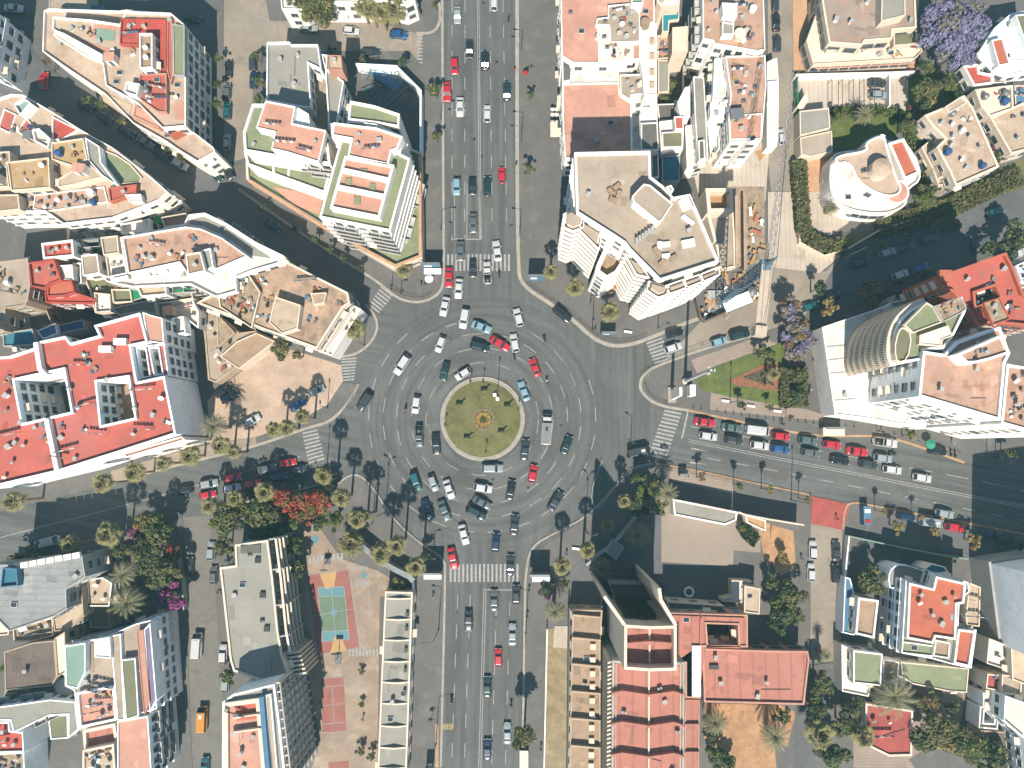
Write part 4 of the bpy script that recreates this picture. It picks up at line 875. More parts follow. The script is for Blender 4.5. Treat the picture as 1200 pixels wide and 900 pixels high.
fence_wall('yard_wall', 'white wall between the arched villa yard and the car yard', '30', '130,350 570,340 690,335', 2.6, .4, 'white'); fence_wall('yard_wall', 'white wall post line between the car yard and the strip beside the trees', '30', '572,345 572,495', 2.4, .3, 'white')
o = empty('carport_frame', WP('30', '380,430', 2.3)[0]); tag(o, 'bare metal carport frame over the yard with two cars', 'carport')
for k in range(5):
    b = MB().use('pole_grey'); p, q = WP('30', '%d,370' % (300+k*50), 2.6)[0], WP('30', '%d,490' % (300+k*50), 2.6)[0]; b.tube(p, q, .08, n=5); b.tube(p, (p.x, p.y, .1), .07, n=5); b.tube(q, (q.x, q.y, .1), .07, n=5); b.build('beam', o)
B = Bld('villa', 'curved white villa with a round domed turret and salmon roof terrace, below the garages', '30', '500,780', 'white')
B.block('30', '300,730 340,708 465,700 440,665 548,617 560,670 640,640 740,830 640,900 660,960 560,1010 380,990 300,930 285,830', 6, 'white_roof', par=.6, t=.35, win=(3, 2.2, 'arch'), rnd=2); B.block('30', '312,728 470,705 450,668 545,625 560,690 590,800 640,900 560,930 420,860 385,760 320,770', 8.5, 'villa_beige', par=.5, t=.35, z0=5, rnd=2, win=(3, 1.8, 'window'), clut=3)
B.block('30', '565,670 638,648 715,808 640,842', 9, 'orange_roof', 'white', z0=5, par=.5, t=.5)
p = WP('30', '540,782', 11)[0]; bb = MB().use('cream'); bb.tube((p.x, p.y, 6), (p.x, p.y, 10.6), 2.1, n=24); bb.use('beige'); bb.tube((p.x, p.y, 10.6), (p.x, p.y, 11.2), 2.1, .6, n=24); B.mesh(bb, 'turret'); p = WP('31', '602,0', 7.5)[0]; bb = MB().use('white'); bb.tube((p.x, p.y, .1), (p.x, p.y, 7.6), 2.7, n=24); bb.use('salmon'); bb.tube((p.x, p.y, 7.6), (p.x, p.y, 7.7), 2.3, n=24); B.mesh(bb, 'turret')
for k in range(4):
    pts_ = [WP('30', '%g,%g' % (370+70*math.cos(R(a))*(1+k*.16), 850+75*math.sin(R(a))*(1+k*.16)), 5.5-k*1.1)[0] for a in range(60, 215, 12)]; bb = MB().use('white'); strip(bb, pts_, 1.0, 0.1, 5.5-k*1.1); B.mesh(bb, 'curved_stair')
B = Bld('villa', 'weathered beige roofed villa turned at an angle beside the tree lined street bend', '30', '900,640', 'cream')
B.block('30', '720,690 780,640 850,740 870,800 850,860 800,870 770,790', 5, 'beige', par=.5, win=(3, 2.4, 'window'), clut=4); B.block('30', '733,540 830,500 920,445 960,500 1085,782 880,872 850,800 790,690 830,650 770,590', 8.5, 'villa_beige', par=.5, t=.45, win=(3, 2.4, 'window'), clut=14, kinds=['vent', 'vent', 'dish', 'junk', 'tank']); B.block('30', '830,500 905,452 935,480 850,530', 9.5, 'beige', z0=8, par=.2)
B = Bld('house', 'two joined pale pink flat roofed houses at the right edge below the small red roof', '30', '1080,480', 'cream')
B.block('30', '970,418 1148,398 1152,510 1040,548 1000,500', 7, 'cream', par=.5, t=.4, win=(3, 2.4, 'window'), clut=4); B.block('30', '1042,552 1195,480 1260,520 1260,690 1140,722', 6.5, 'beige', par=.5, t=.4, win=(3, 2.4, 'window'), clut=3); B.block('30', '1155,400 1260,400 1260,470 1160,505', 6, 'steel_blue', par=.3, clut=3)
B = Bld('house', 'small house with a bright red roof and white rim just below the lilac trees', '30', '980,350', 'white'); B.block('30', '915,308 985,300 992,335 1052,348 1055,390 965,402', 6, 'bright_red_roof', par=.5, t=.4, win=(3, 2.4, 'window')); B.block('30', '1055,345 1110,345 1112,388 1056,390', 5, 'olive_roof', par=.2)
B = Bld('villa', 'white villa with a slanted red roof strip and dark windows at the right edge', '30', '1120,220', 'bluewhite'); B.block('30', '1062,130 1140,62 1260,40 1260,330 1130,350 1080,330 990,240', 7.5, 'bluewhite', par=.4, win=(3, 2.4, 'window'), clut=4); B.block('30', '1048,188 1100,175 1135,298 1082,308', 9, 'orange_roof', z0=7, par=.3); B.block('30', '1160,70 1260,60 1260,200 1210,210', 9.5, 'olive_roof', z0=7, par=.2)
fence_wall('garden_wall', 'long cream garden wall curving round the round turret villa garden', '31', '120,-150 145,0 150,235 265,298 380,262 520,180 700,120', 1.8, .3, 'cream')
# ---- east tower and its block ----
B = Bld('office_tower', 'office tower with a curved facade of stacked window bands rising from a white panelled podium', 'K4', '400,450', 'cream'); B.cap = 99
B.block('K4', '48,408 155,372 312,320 345,300 600,260 600,500 480,700 400,822 240,795 102,778', 7.5, 'white_roof', 'white', par=.25, t=.3)
for q in ('62,492 165,482', '75,548 170,536', '82,603 182,596', '95,718 190,710', '225,350 258,395', '290,330 315,372'): B.beam('K4', q, 7.1, 7.36, .2, 'grey_wall', 'panel_joint')
B.block('K4', '488,300 455,315 425,334 398,358 376,384 360,418 350,455 346,500 350,535 364,562 458,548 462,700 480,700 480,505 560,500 600,450 655,340 640,280 520,318', 27, 'green_roof', 'bluewhite', par=.6, t=.4, win=(3.2, 3.0, 'window'), rnd=0)
AR = [Vector(p[:2]) for p in WP('K4', '492,298 455,315 425,334 398,358 376,384 360,418 350,455 346,500 350,535 364,562', 27)]; AR = smooth([p.to_3d() for p in AR], 2)
def out_(P, d):
    o_ = []
    for i in range(len(P)):
        u = (P[min(i+1, len(P)-1)]-P[max(i-1, 0)]); u = Vector((u.x, u.y)).normalized(); n = Vector((-u.y, u.x)); n = n if n.x < 0 else -n; o_.append(Vector((P[i].x+n.x*d, P[i].y+n.y*d, 0)))
    return o_
for k in range(7):
    z = 26.4-2.75*k; b = MB().use('cream'); strip(b, out_(AR, .45), .9, z-1.15, z-.1); B.mesh(b, 'balcony'); b = MB().use('window_glass'); strip(b, out_(AR, .06), .1, z-2.75, z-1.15); B.mesh(b, 'window_band')
    b = MB().use('cream'); P_ = out_(AR, .5)
    for i in range(0, len(P_), 1): b.box((P_[i].x, P_[i].y, z-1.95), (.22, .9, 1.6), math.atan2((P_[min(i+1, len(P_)-1)]-P_[max(i-1, 0)]).y, (P_[min(i+1, len(P_)-1)]-P_[max(i-1, 0)]).x))
    B.mesh(b, 'facade_rib')
B.block('K4', '390,402 430,435 412,548 364,560 352,500 366,430', 28.2, 'olive_roof', z0=26, par=.4, rnd=1); B.block('K4', '395,398 490,303 520,322 555,388 432,434', 28.6, 'green_roof', 'cream', z0=26, par=.3)
B.block('K4', '520,320 636,280 660,330 635,350 560,388', 29, 'rubble', 'grey_wall', z0=26, par=.2, clut=4, kinds=['junk']); B.block('K4', '460,442 580,400 600,445 556,462 556,490 458,480', 27.6, 'white_roof', z0=26, par=.2)
B.block('K4', '475,508 565,522 620,470 800,405 842,520 822,560 800,802 456,700', 28, 'pink_brown', 'bluewhite', par=.5, t=.45, win=(3.2, 3.0, 'window'), clut=3, kinds=['vent'])
B.block('K4', '618,522 805,440 843,518 760,545 700,560 660,562', 31, 'pink_brown', 'white', z0=27, par=.5, t=.45, clut=9, kinds=['junk', 'ac', 'vent'])
B.block('K4', '365,268 520,208 540,262 470,285 350,322 335,300', 7.5, 'grey_roof', 'grey_wall', par=.2)
for k in range(5): B.box('K4', '%d,%d' % (380+k*30, 268-k*12), (1.6, 1.2, .8), 7.3, 'dark_metal', 'roof_box', .35)
B.block('K4', '340,820 400,790 490,808 485,838 380,826', 4.5, 'white_roof', 'white', par=.1)
B = Bld('apartment_building', 'brown roofed apartment block at the right edge with a bright white street front', 'K4', '900,720', 'white'); B.block('K4', '828,562 870,570 1000,590 1000,870 803,815', 28, 'pink_brown', par=.5, t=.45, win=(3.2, 5, 'window'), clut=14)
B = Bld('apartment_building', 'coral red roofed building with a dark sunken light well beside the shaded tree lined street', 'K4', '800,250', 'orange_roof')
B.block('K4', '530,192 600,172 825,92 862,165 900,265 980,310 980,410 760,390 722,400 700,400 660,330 600,260 560,248', 22, 'red_roof', par=.9, t=.5, holes=['695,265 780,235 800,278 700,320'], win=(3, 2.4, 'window'), clut=9, kinds=['vent', 'junk']); B.block('K4', '730,305 800,282 845,375 770,400', 22.6, 'rubble', 'orange_roof', z0=21, par=.4, clut=9, kinds=['junk', 'ac', 'vent']); B.box('K4', '572,190', (2.4, 2.2, 1), 21.5, 'orange_roof', 'stair_head')
B = Bld('house', 'pale house with blue grey walls at the right edge above the coral red roof', '31', '1180,330', 'bluewhite'); B.block('31', '1160,345 1260,300 1260,430 1190,420', 8, 'bluewhite', win=(3, 2.4, 'window'), clut=3)
# ---- south east: theatre school complex ----
B = Bld('annex_building', 'long low annex with a stepped beige roof in ridged sections and paired skylights', '23', '350,500', 'beige')
B.block('23', '283,158 425,160 415,300 415,950 268,950', 6, 'brown_roof', par=.25, t=.3, win=(3, 3, 'window'))
for i, y in enumerate((190, 297, 420, 548, 675, 803)):
    B.beam('23', '%g,%g %g,%g' % (284-i*1.5, y-6, 416, y+6), 5.7, 6.9, .35, 'beige', 'roof_step')
for i, y in enumerate((333, 395, 460, 520, 587, 648, 713, 775, 840, 893)): B.box('23', '%g,%g' % (380-i, y), (1.1, 1.1, .6), 5.75, 'cream', 'skylight')
B = Bld('theatre', 'large rose roofed theatre hall with ridged roof sections and a flared open stage tower', '23', '640,600', 'cream')
hall = B.block('23', '470,395 530,402 810,405 806,1100 464,1100', 17, 'rose_roof', 'grey_wall', par=.3, t=.4)
pa, pb = WP('23', '470,400', 17)[0], WP('23', '464,1080', 17)[0]
for k in range(34):
    q_ = pa.lerp(pb, (k+.5)/34); b = MB().use('cream'); b.box((q_.x-.45, q_.y, 8.3), (.8, .3, 16.4), .35); B.mesh(b, 'louvre')
for y in (545, 690, 835): B.beam('23', '468,%d 515,%d 643,%d 760,%d 806,%d' % (y+8, y-2, y+17, y, y+15), 16.7, 17.9, .4, 'rose_roof', 'roof_step')
B.beam('23', '643,440 640,1080', 16.7, 17.1, .3, 'cream', 'ridge'); B.beam('23', '790,410 788,1080', 16.7, 17.1, .3, 'beige', 'gutter'); B.beam('23', '488,410 484,1080', 16.7, 17.0, .2, 'beige', 'gutter')
B.block('23', '527,228 650,236 772,232 772,443 648,447 525,438', 29, 'rose_roof', 'cream', par=3.0, t=.5)
B.beam('23', '540,322 648,314 755,322', 26, 27.3, .6, 'rose_roof', 'roof_step'); B.beam('23', '645,240 645,440', 26, 26.3, .3, 'cream', 'ridge')
B.beam('23', '528,230 432,96', 0, 29, .6, 'cream', 'stage_wing'); B.beam('23', '768,232 698,112 690,58', 0, 29, .6, 'cream', 'stage_wing'); B.block('23', '455,35 682,38 682,150 500,155', 6, 'asphalt_side', 'grey_wall', par=.2)
for k in range(9): B.beam('23', '%g,%g %g,%g' % (536+k*17, 175, 536+k*17, 205), 8, 24, .35, 'dark_metal', 'stage_grille')
B.block('23', '740,172 1105,182 1106,335 890,332 884,575 812,572 812,410 772,405 772,235', 10, 'rose_roof', 'salmon', par=.3, t=.35, holes=['912,225 1058,230 1062,330 920,325'], win=(3, 3, 'window'))
for k in range(5): B.box('23', '864,%d' % (350+k*48), (1.7, 1.9, .5), 9.7, 'bluewhite', 'skylight')
B.beam('23', '740,188 1090,200', 9.7, 10.3, .35, 'rose_roof', 'roof_step'); B.beam('23', '885,185 885,320', 9.7, 10.3, .3, 'rose_roof', 'roof_step')
B.block('23', '812,580 880,582 876,950 808,950', 9, 'rose_roof', 'salmon', par=.25); B.beam('23', '812,698 878,698', 8.7, 9.4, .35, 'rose_roof', 'roof_step'); B.beam('23', '812,828 878,828', 8.7, 9.4, .35, 'rose_roof', 'roof_step')
B.block('23', '892,340 1210,350 1388,352 1395,390 1370,605 900,592', 7, 'rose_roof', 'salmon', par=.5, t=.35, win=(3, 3, 'arch'), clut=4, kinds=['vent']); B.box('23', '948,428', (1.9, .9, .5), 6.5, 'dark_metal', 'roof_box')
B.block('23', '728,120 995,140 995,180 740,172', 6, 'slate', 'cream', par=.2, win=(3, 3, 'window'))
B = Bld('gatehouse', 'small pale gatehouse with a sandy flat roof beside the theatre square', '23', '1110,100', 'cream'); B.block('23', '1090,45 1165,60 1160,180 1088,170', 5, 'beige', par=.3, clut=3, kinds=['vent']); B.block('23', '1030,20 1130,25 1080,60 1080,125 985,120 985,105 1035,95', 3.5, 'white_roof', par=.4)
B = Bld('pavilion', 'long pale grey roofed pavilion at the edge of the sunny paved square', '22', '900,600', 'white'); B.block('22', '752,538 1058,600 1052,640 1000,662 760,615', 5, 'grey_roof', par=.3, t=.35); B.box('22', '930,580', (7, .7, .15), 4.8, 'brown_roof', 'roof_box', -.2)
fence_wall('site_wall', 'tall white wall casting a wide shade along the east road pavement', '22', '1062,600 1090,612 1200,634 1370,662', 5, .3, 'cream')
B.block('22', '1095,612 1190,640 1190,690 1100,650', 3, 'timber', 'white', par=.3)
# ---- south east villas ----
B = Bld('apartment_building', 'white villa block with a coral red stepped roof and rounded glass front in the southeast', 'K5', '330,400', 'white')
B.block('K5', '237,262 322,285 335,240 450,268 455,300 420,330 415,430 478,430 460,562 395,548 330,530 222,510', 11, 'grey_roof', 'bluewhite', par=.4, win=(3, 2.2, 'window'), ledge=3)
B.block('K5', '248,270 330,290 340,248 442,272 436,340 412,345 408,465 340,455 330,478 240,460', 12, 'orange_roof', 'white', z0=10, par=.6, t=.4, clut=6, kinds=['vent', 'vent', 'dish']); B.block('K5', '415,428 475,435 455,558 400,545', 11.6, 'orange_roof', 'white', z0=10, par=.5, t=.4); B.block('K5', '225,470 335,485 328,522 222,510', 11.1, 'green_roof', 'white', z0=10, par=.4); B.block('K5', '338,465 388,475 384,528 330,520', 11.8, 'brown_roof', 'white', z0=10, par=.4); B.block('K5', '455,270 492,285 488,420 445,415 440,380', 10.5, 'beige', 'cream', par=.4, clut=4, kinds=['junk', 'line'])
B.block('K5', '190,215 230,205 305,230 330,240 322,285 238,262 185,300 175,250', 7, 'grey_roof', 'bluewhite', par=.5, rnd=1, win=(3, 1.8, 'dark')); B.block('K5', '300,222 325,205 370,215 385,238 330,240', 6, 'pool_blue', 'white', par=.3)
B = Bld('house', 'small house with a plain brown flat roof, just left of the coral roofed villa', 'K5', '105,380', 'white'); B.block('K5', '75,320 145,330 130,460 65,445', 7, 'brown_roof', par=.5, t=.4, win=(3, 2.4, 'window')); B.block('K5', '30,250 48,255 60,300 62,450 22,440', 4, 'steel_blue', 'bluewhite', par=.3)
B = Bld('house', 'low house with a sage green flat roof and white terrace above the big feathery palm', 'K5', '105,560', 'white'); B.block('K5', '58,500 158,512 152,622 58,612', 7, 'green_roof', par=.3, t=.3, win=(3, 2.4, 'window')); B.block('K5', '18,480 58,500 58,612 120,622 110,658 20,640', 4.5, 'white_roof', par=.4); B.block('K5', '160,530 215,540 210,600 160,610', 4, 'brown_roof', par=.4, clut=9, kinds=['dish', 'tank', 'junk'])
B = Bld('sports_hall', 'long dull green flat roof between the coral roofed villa and the garden', 'K5', '330,590', 'cream'); B.block('K5', '220,540 452,562 445,645 380,640 260,615 225,590', 4, 'green_roof', par=.25, win=(3, 3, 'window'))
B = Bld('house', 'low house with a dark rose flat roof under the palms at the bottom edge', 'K5', '180,760', 'cream'); B.block('K5', '100,680 262,705 258,860 180,862 95,820', 4.5, 'red_paving', par=.4, t=.4, win=(3, 2.6, 'window'), clut=3)
B = Bld('apartment_building', 'tall building with a big grey windowless wall over a beige base, at the right edge', 'P', '1180,700', 'grey_wall')
B.block('P', '1138,655 1150,746 1330,795 1330,625', 27, 'grey_roof', 'bluewhite', at0=True); B.block('P', '1135,653 1147,748 1330,799 1330,621', 7.2, 'grey_wall', 'grey_wall', at0=True, par=.1)
B = Bld('house', 'beige house with a white parasol terrace below the windowless grey wall', 'K5', '560,560', 'cream'); B.block('K5', '520,458 595,488 590,570 512,545', 8, 'white_roof', par=.5, clut=6, kinds=['junk', 'ac']); B.block('K5', '595,488 700,525 700,640 600,600', 10, 'beige', par=.4, win=(3, 2.4, 'window')); B.block('K5', '515,580 565,585 562,640 510,630', 8, 'red_paving', par=.4, clut=4, kinds=['junk']); B.block('K5', '565,582 632,592 630,655 562,648', 9, 'concrete_roof', par=.4, clut=3)
B = Bld('apartment_building', 'pale apartment house with rows of small square windows in the lower right corner', 'K5', '640,760', 'bluewhite'); B.block('K5', '575,655 700,700 700,1000 660,1000 640,800 570,740', 11, 'cream', win=(3, 2, 'window')); B.block('K5', '500,645 570,650 568,690 500,690', 6, 'white_roof', par=.3); B.block('K5', '490,692 555,698 550,770 485,765', 5, 'brown_roof', par=.5, holes=['505,705 540,708 538,750 502,748'])
B = Bld('house', 'long low brown roofed house below the window block at the right edge', 'K5', '560,830', 'beige'); B.block('K5', '490,772 600,780 640,830 600,850 485,830', 5, 'dark_brown_roof', par=.3, win=(3, 2.4, 'window'))
fence_wall('yard_wall', 'white yard wall with steps along the cross street beside the shaded plot', 'K5', '45,110 35,200 30,300 20,440', 2.2, .3, 'white'); fence_wall('yard_wall', 'pale green wall between the car park and the shaded plot', 'K5', '45,112 220,150 380,180 450,190', 2.2, .3, 'turquoise_roof')
# ---- south west ----
B = Bld('warehouse', 'large blue grey flat roofed warehouse at the left edge below the west road', 'K7', '200,130', 'grey_wall'); B.block('K7', '-60,10 60,5 80,15 360,-35 375,60 290,115 292,200 235,235 40,300 -10,250 -60,240', 14, 'blue_grey_roof', par=.25, win=(3, 3, 'window')); B.block('K7', '10,20 72,25 78,100 0,108', 15.5, 'pool_blue', 'steel_blue', par=.7)
for k in range(7): B.box('K7', '%d,%d' % (105+k*38, 8-k*7), (1.5, 1.1, .7), 13.8, 'white', 'roof_box', .2)
B = Bld('house', 'house with a dark brown ribbed roof left of the pale wall with shuttered windows', 'K7', '130,470', 'beige'); B.block('K7', '18,390 140,350 238,340 250,500 228,540 22,560', 9, 'dark_brown_roof', par=.2); B.block('K7', '20,560 135,548 138,610 20,625', 6, 'rubble', par=.2); B.block('K7', '238,330 285,300 290,480 250,500', 11, 'cream', par=.3, win=(3, 2, 'window')); B.block('K7', '232,520 295,495 325,560 320,580 240,575', 8, 'white_roof', par=.2)
B = Bld('house', 'narrow sandy roofed house between the blue grey roof and the palm garden', 'K7', '320,170', 'beige'); B.block('K7', '298,108 358,102 368,232 300,295 238,300 232,248 295,215', 9, 'beige', par=.3, win=(3, 2.2, 'window')); B.block('K7', '55,290 230,240 235,320 140,345 60,345', 7, 'rubble', 'cream', par=.6, clut=15, kinds=['junk', 'vent', 'ac', 'line'])
B = Bld('house', 'small white walled courtyard house with a satellite dish beside two large palms', 'K7', '430,130', 'white'); B.block('K7', '380,75 450,62 492,88 480,190 385,190', 7, 'beige', par=.4, win=(3, 2.2, 'window'), clut=4, kinds=['dish', 'tank']); B.block('K7', '388,195 480,192 485,285 395,285', 5, 'dark_brown_roof', 'beige', par=.2)
B = Bld('house', 'small pinkish roofs stacked at the left edge below the blue grey roof', 'K7', '10,200', 'cream'); B.block('K7', '-60,110 25,125 35,240 -60,245', 9, 'salmon', par=.4, clut=4); B.block('K7', '-60,250 40,250 38,315 -60,325', 8, 'cream', par=.4, win=(3, 2.2, 'window'))
B = Bld('apartment_building', 'long apartment building with a turquoise roof patch and olive strip roof facing the side street', 'K7', '500,500', 'bluewhite'); B.cap = 99
B.block('K7', '285,360 460,325 600,265 665,250 690,640 640,655 515,690 345,728 325,560 285,540', 12, 'concrete_roof', par=.4, win=(3, 2.0, 'window'), ledge=3)
B.block('K7', '283,365 375,350 375,480 340,552 290,540', 13.5, 'turquoise_roof', z0=11, par=.15); B.block('K7', '415,335 482,325 488,418 415,415', 13.5, 'white_roof', z0=11, par=.2); B.pan('K7', '380,355 412,350 412,480 380,480', 11.65, 'brown_roof'); B.block('K7', '532,425 595,418 610,672 552,690', 13.2, 'olive_roof', z0=11, par=.15)
B.block('K7', '598,300 630,292 658,610 632,668', 13, 'salmon', 'salmon', z0=11, par=.2); B.block('K7', '632,292 660,262 688,600 658,660', 12.8, 'purple_slab', 'bluewhite', z0=9, par=.3); B.block('K7', '335,570 500,540 512,690 350,725', 12.8, 'salmon', z0=11, par=.6, t=.4, clut=9, kinds=['line', 'dish', 'vent', 'junk']); B.clutter(inset(ccw([tuple(p[:2]) for p in WP('K7', '380,480 490,470 495,580 380,585', 11.8)]), .3), 16, 11.65, ['junk', 'line', 'ac', 'tank'])
B.block('K7', '485,320 530,310 548,690 515,690', 12.6, 'concrete_roof', z0=11, par=.15)
B = Bld('apartment_building', 'salmon roofed apartment block with balconied street side at the bottom edge of the side street', 'K7', '590,800', 'bluewhite'); B.block('K7', '515,695 650,672 668,950 515,950', 12.5, 'salmon', par=.5, win=(3, 2.0, 'mix'), ledge=3)
B = Bld('apartment_building', 'building with a sunken rose terrace and a dish crowded roof left of the salmon roof', 'K7', '450,800', 'cream'); B.block('K7', '362,735 505,705 520,800 370,835', 11.5, 'rose_roof', par=.8, t=.6, win=(3, 2.2, 'window')); B.block('K7', '362,822 500,795 510,950 362,950', 12.6, 'beige', par=.5, t=.4, clut=14, kinds=['dish', 'dish', 'tank', 'junk'])
B = Bld('apartment_building', 'grey edged building with pale balconied facades left of the dish crowded roof', 'K7', '240,720', 'bluewhite'); B.block('K7', '-60,640 220,600 330,610 345,730 300,770 300,665 215,670 60,745 45,690 -60,690', 12, 'grey_roof', par=.15, win=(3, 2.2, 'mix')); B.block('K7', '210,672 298,665 300,770 222,775', 9, 'olive_roof', par=.15, win=(3, 2.2, 'window'))
B = Bld('house', 'bright red roofed house full of satellite dishes in the lower left corner', 'K7', '40,780', 'bluewhite'); B.block('K7', '-60,700 38,700 42,738 100,745 105,830 -60,835', 10, 'bright_red_roof', par=.5, clut=15, kinds=['dish', 'dish', 'vent', 'line']); B.block('K7', '-60,838 105,832 110,950 -60,950', 8, 'rubble', 'bluewhite', par=.4, clut=12, kinds=['dish', 'junk', 'ac'])
fence_wall('garden_wall', 'pale garden wall along the side street below the purple shrubs', '02', '830,820 850,900 860,1060', 2.2, .3, 'grey_wall')
# school blocks
B = Bld('school_building', 'long school block with a pale grey roof and projecting concrete sun fins over the playground', 'K6', '180,350', 'cream')
B.block('K6', '52,195 108,188 105,115 222,98 240,240 258,420 272,500 300,590 225,605 100,560 88,520', 12, 'grey_roof', par=.4, t=.4, win=(3.2, 3, 'window'), clut=0)
for q in ('160,130', '185,170', '202,292', '217,411'): B.box('K6', q, (1.1, 1.1, .5) if q[0] != '1' or q == '185,170' else (4, 1.8, .4), 11.6, 'dark_metal' if q != '160,130' else 'slate', 'skylight')
ed = [Vector(q[:2]) for q in WP('K6', '222,98 240,240 258,420 272,500 300,590', 12)]
def offs(P, d): 
    out = []
    for i in range(len(P)):
        u = (P[min(i+1, len(P)-1)]-P[max(i-1, 0)]).normalized(); n = Vector((-u.y, u.x)); n = n if n.x > 0 else -n; out.append(P[i]+n*d)
    return out
for z in (12.1, 9.7, 7.3, 4.9, 2.5): b = MB().use('cream'); strip(b, offs(ed[:4], 1.6), .45, z-.35, z); B.mesh(b, 'sun_louvre')
b = MB().use('slate'); strip(b, offs(ed[:4], .06), .08, .4, 11.5); B.mesh(b, 'window_band')
for t_ in (0, .25, .5, .75, 1):
    i0 = min(2, int(t_*3)); f_ = t_*3-i0; q0 = ed[i0].lerp(ed[i0+1], f_); u = (ed[i0+1]-ed[i0]).normalized(); n = Vector((-u.y, u.x)); n = n if n.x > 0 else -n; b = MB().use('grey_wall'); m_ = q0+n*1.0; b.box((m_.x, m_.y, 5.9), (2.2, .3, 11.6), math.atan2(n.y, n.x)); B.mesh(b, 'fin_frame')
for k in range(6): q0 = ed[3].lerp(ed[4], k/6+.05); b = MB().use('cream'); b.box((q0.x+1.4, q0.y, 5), (3.0, .4, 10), 0.15); B.mesh(b, 'sun_fin')
B = Bld('apartment_building', 'apartment block with a rose and peach roof terrace and a latticed facade beside the playground', 'K6', '160,780', 'bluewhite')
B.block('K6', '62,668 100,640 245,605 262,730 290,980 60,980', 19, 'grey_roof', par=.3, t=.4); B.block('K6', '66,672 192,655 220,980 68,980', 19.6, 'salmon', 'cream', z0=18, par=.8, t=.8, clut=4, kinds=['vent', 'line'])
B.pan('K6', '105,675 180,665 185,725 112,735', 18.85, 'orange_roof'); B.beam('K6', '198,650 226,980', 18.6, 20.4, .9, 'steel_blue', 'parapet'); B.block('K6', '212,645 232,640 262,980 238,980', 19.5, 'beige', z0=18, par=.3); B.beam('K6', '100,725 190,712', 18.8, 20, .25, 'cream', 'dividing_wall'); B.beam('K6', '103,775 195,762', 18.8, 20, .25, 'cream', 'dividing_wall')
pa, pb = WP('K6', '245,605', 19)[0], WP('K6', '290,980', 19)[0]; uu = (pb-pa); uu.z = 0; L_ = uu.length; uu.normalize(); nn_ = Vector((-uu.y, uu.x, 0)); nn_ = nn_ if nn_.x > 0 else -nn_
for k in range(7):
    b = MB().use('grey_wall'); p0 = pa+nn_*1.0; z = 19-.2-2.7*k; b.tube((p0.x, p0.y, z), (p0.x+uu.x*L_, p0.y+uu.y*L_, z), .2, n=4); B.mesh(b, 'lattice_rail')
k = 0
while k*1.7 < L_:
    p0 = pa+uu*(k*1.7); b = MB().use('cream'); b.box((p0.x+nn_.x*.5, p0.y+nn_.y*.5, 9.3), (1.0, .25, 18.4), math.atan2(nn_.y, nn_.x)); B.mesh(b, 'lattice_fin'); k += 1
B.wins = [(1, Vector((pa.x, pa.y)), Vector((pb.x, pb.y)), Vector((nn_.x, nn_.y)), 0, 19, (2.7, 3.4, 'dark'))]
B = Bld('arcade_building', 'long narrow arcade of pale grey roof bays divided by low ridges beside the south avenue', '13', '660,480', 'cream')
B.block('13', '605,72 735,76 722,480 705,950 568,950 590,400', 4.5, 'grey_roof', par=.25, t=.35, win=(3, 3, 'window'))
for i, y in enumerate((102, 200, 297, 397, 495, 594, 700, 801, 896)):
    x0 = 609-i*4.5; x1 = 728-i*3.6; zt = 5.2
    P0, P1, P2 = WP('13', '%g,%g %g,%g %g,%g' % (x0, y, (x0+x1)/2+8, y, x1, y), 4.4); b = MB().use('cream')
    b.face([P0, P2, (P1.x, P1.y, 5.05)]); b.face([(P0.x, P0.y-.3, 4.3), (P1.x, P1.y-.3, 5.05), (P2.x, P2.y-.3, 4.3)]); b.face([P0, (P1.x, P1.y, 5.05), (P1.x, P1.y-.3, 5.05), (P0.x, P0.y-.3, 4.3)]); b.face([P2, (P2.x, P2.y-.3, 4.3), (P1.x, P1.y-.3, 5.05), (P1.x, P1.y, 5.05)]); B.mesh(b, 'roof_ridge')
for i, y in enumerate((180, 247, 348, 441, 543)): B.box('13', '%g,%g' % (708-i*3, y), (.6, .9, .7), 4.2, 'dark_metal', 'roof_box')
for pts_, lb in (('430,680 500,765 580,830 650,870 720,905 738,925', 'curved pale blue wall between the palm plaza and the school playground'),): fence_wall('curved_wall', lb, '12', pts_, 3.5, 1.1, 'blue_grey_roof')
fence_wall('curved_wall', 'curved grey wall behind the shaded palms of the southeast plaza', '22', '590,612 530,690 470,760 400,805 350,850', 2.6, .5, 'grey_wall')
B = Bld('kiosk', 'small grey roofed kiosk behind the curved wall in the deep shade of the plaza', '22', '480,775', 'grey_wall', cat='kiosk'); B.block('22', '475,732 528,765 490,825 440,790', 3, 'blue_grey_roof', par=.15)
fence_wall('playground_wall', 'low white wall between the school playground and the palm plaza', '13', '735,30 733,300 708,930', 2.2, .35, 'bluewhite')
fence_wall('avenue_wall', 'thin white wall along the dry grass strip beside the south avenue', '23', '165,250 150,930', 2.2, .25, 'white'); fence_wall('strip_wall', 'dark railing wall between the dry grass strip and the beige annex', '23', '270,150 262,930', 4, .3, 'slate')
sheet('yard', '23', '200,235 262,235 258,340 192,335', PV+.09, 'paving_pale', 'small paved yard on the dry strip')
for B in BL: B.finish()
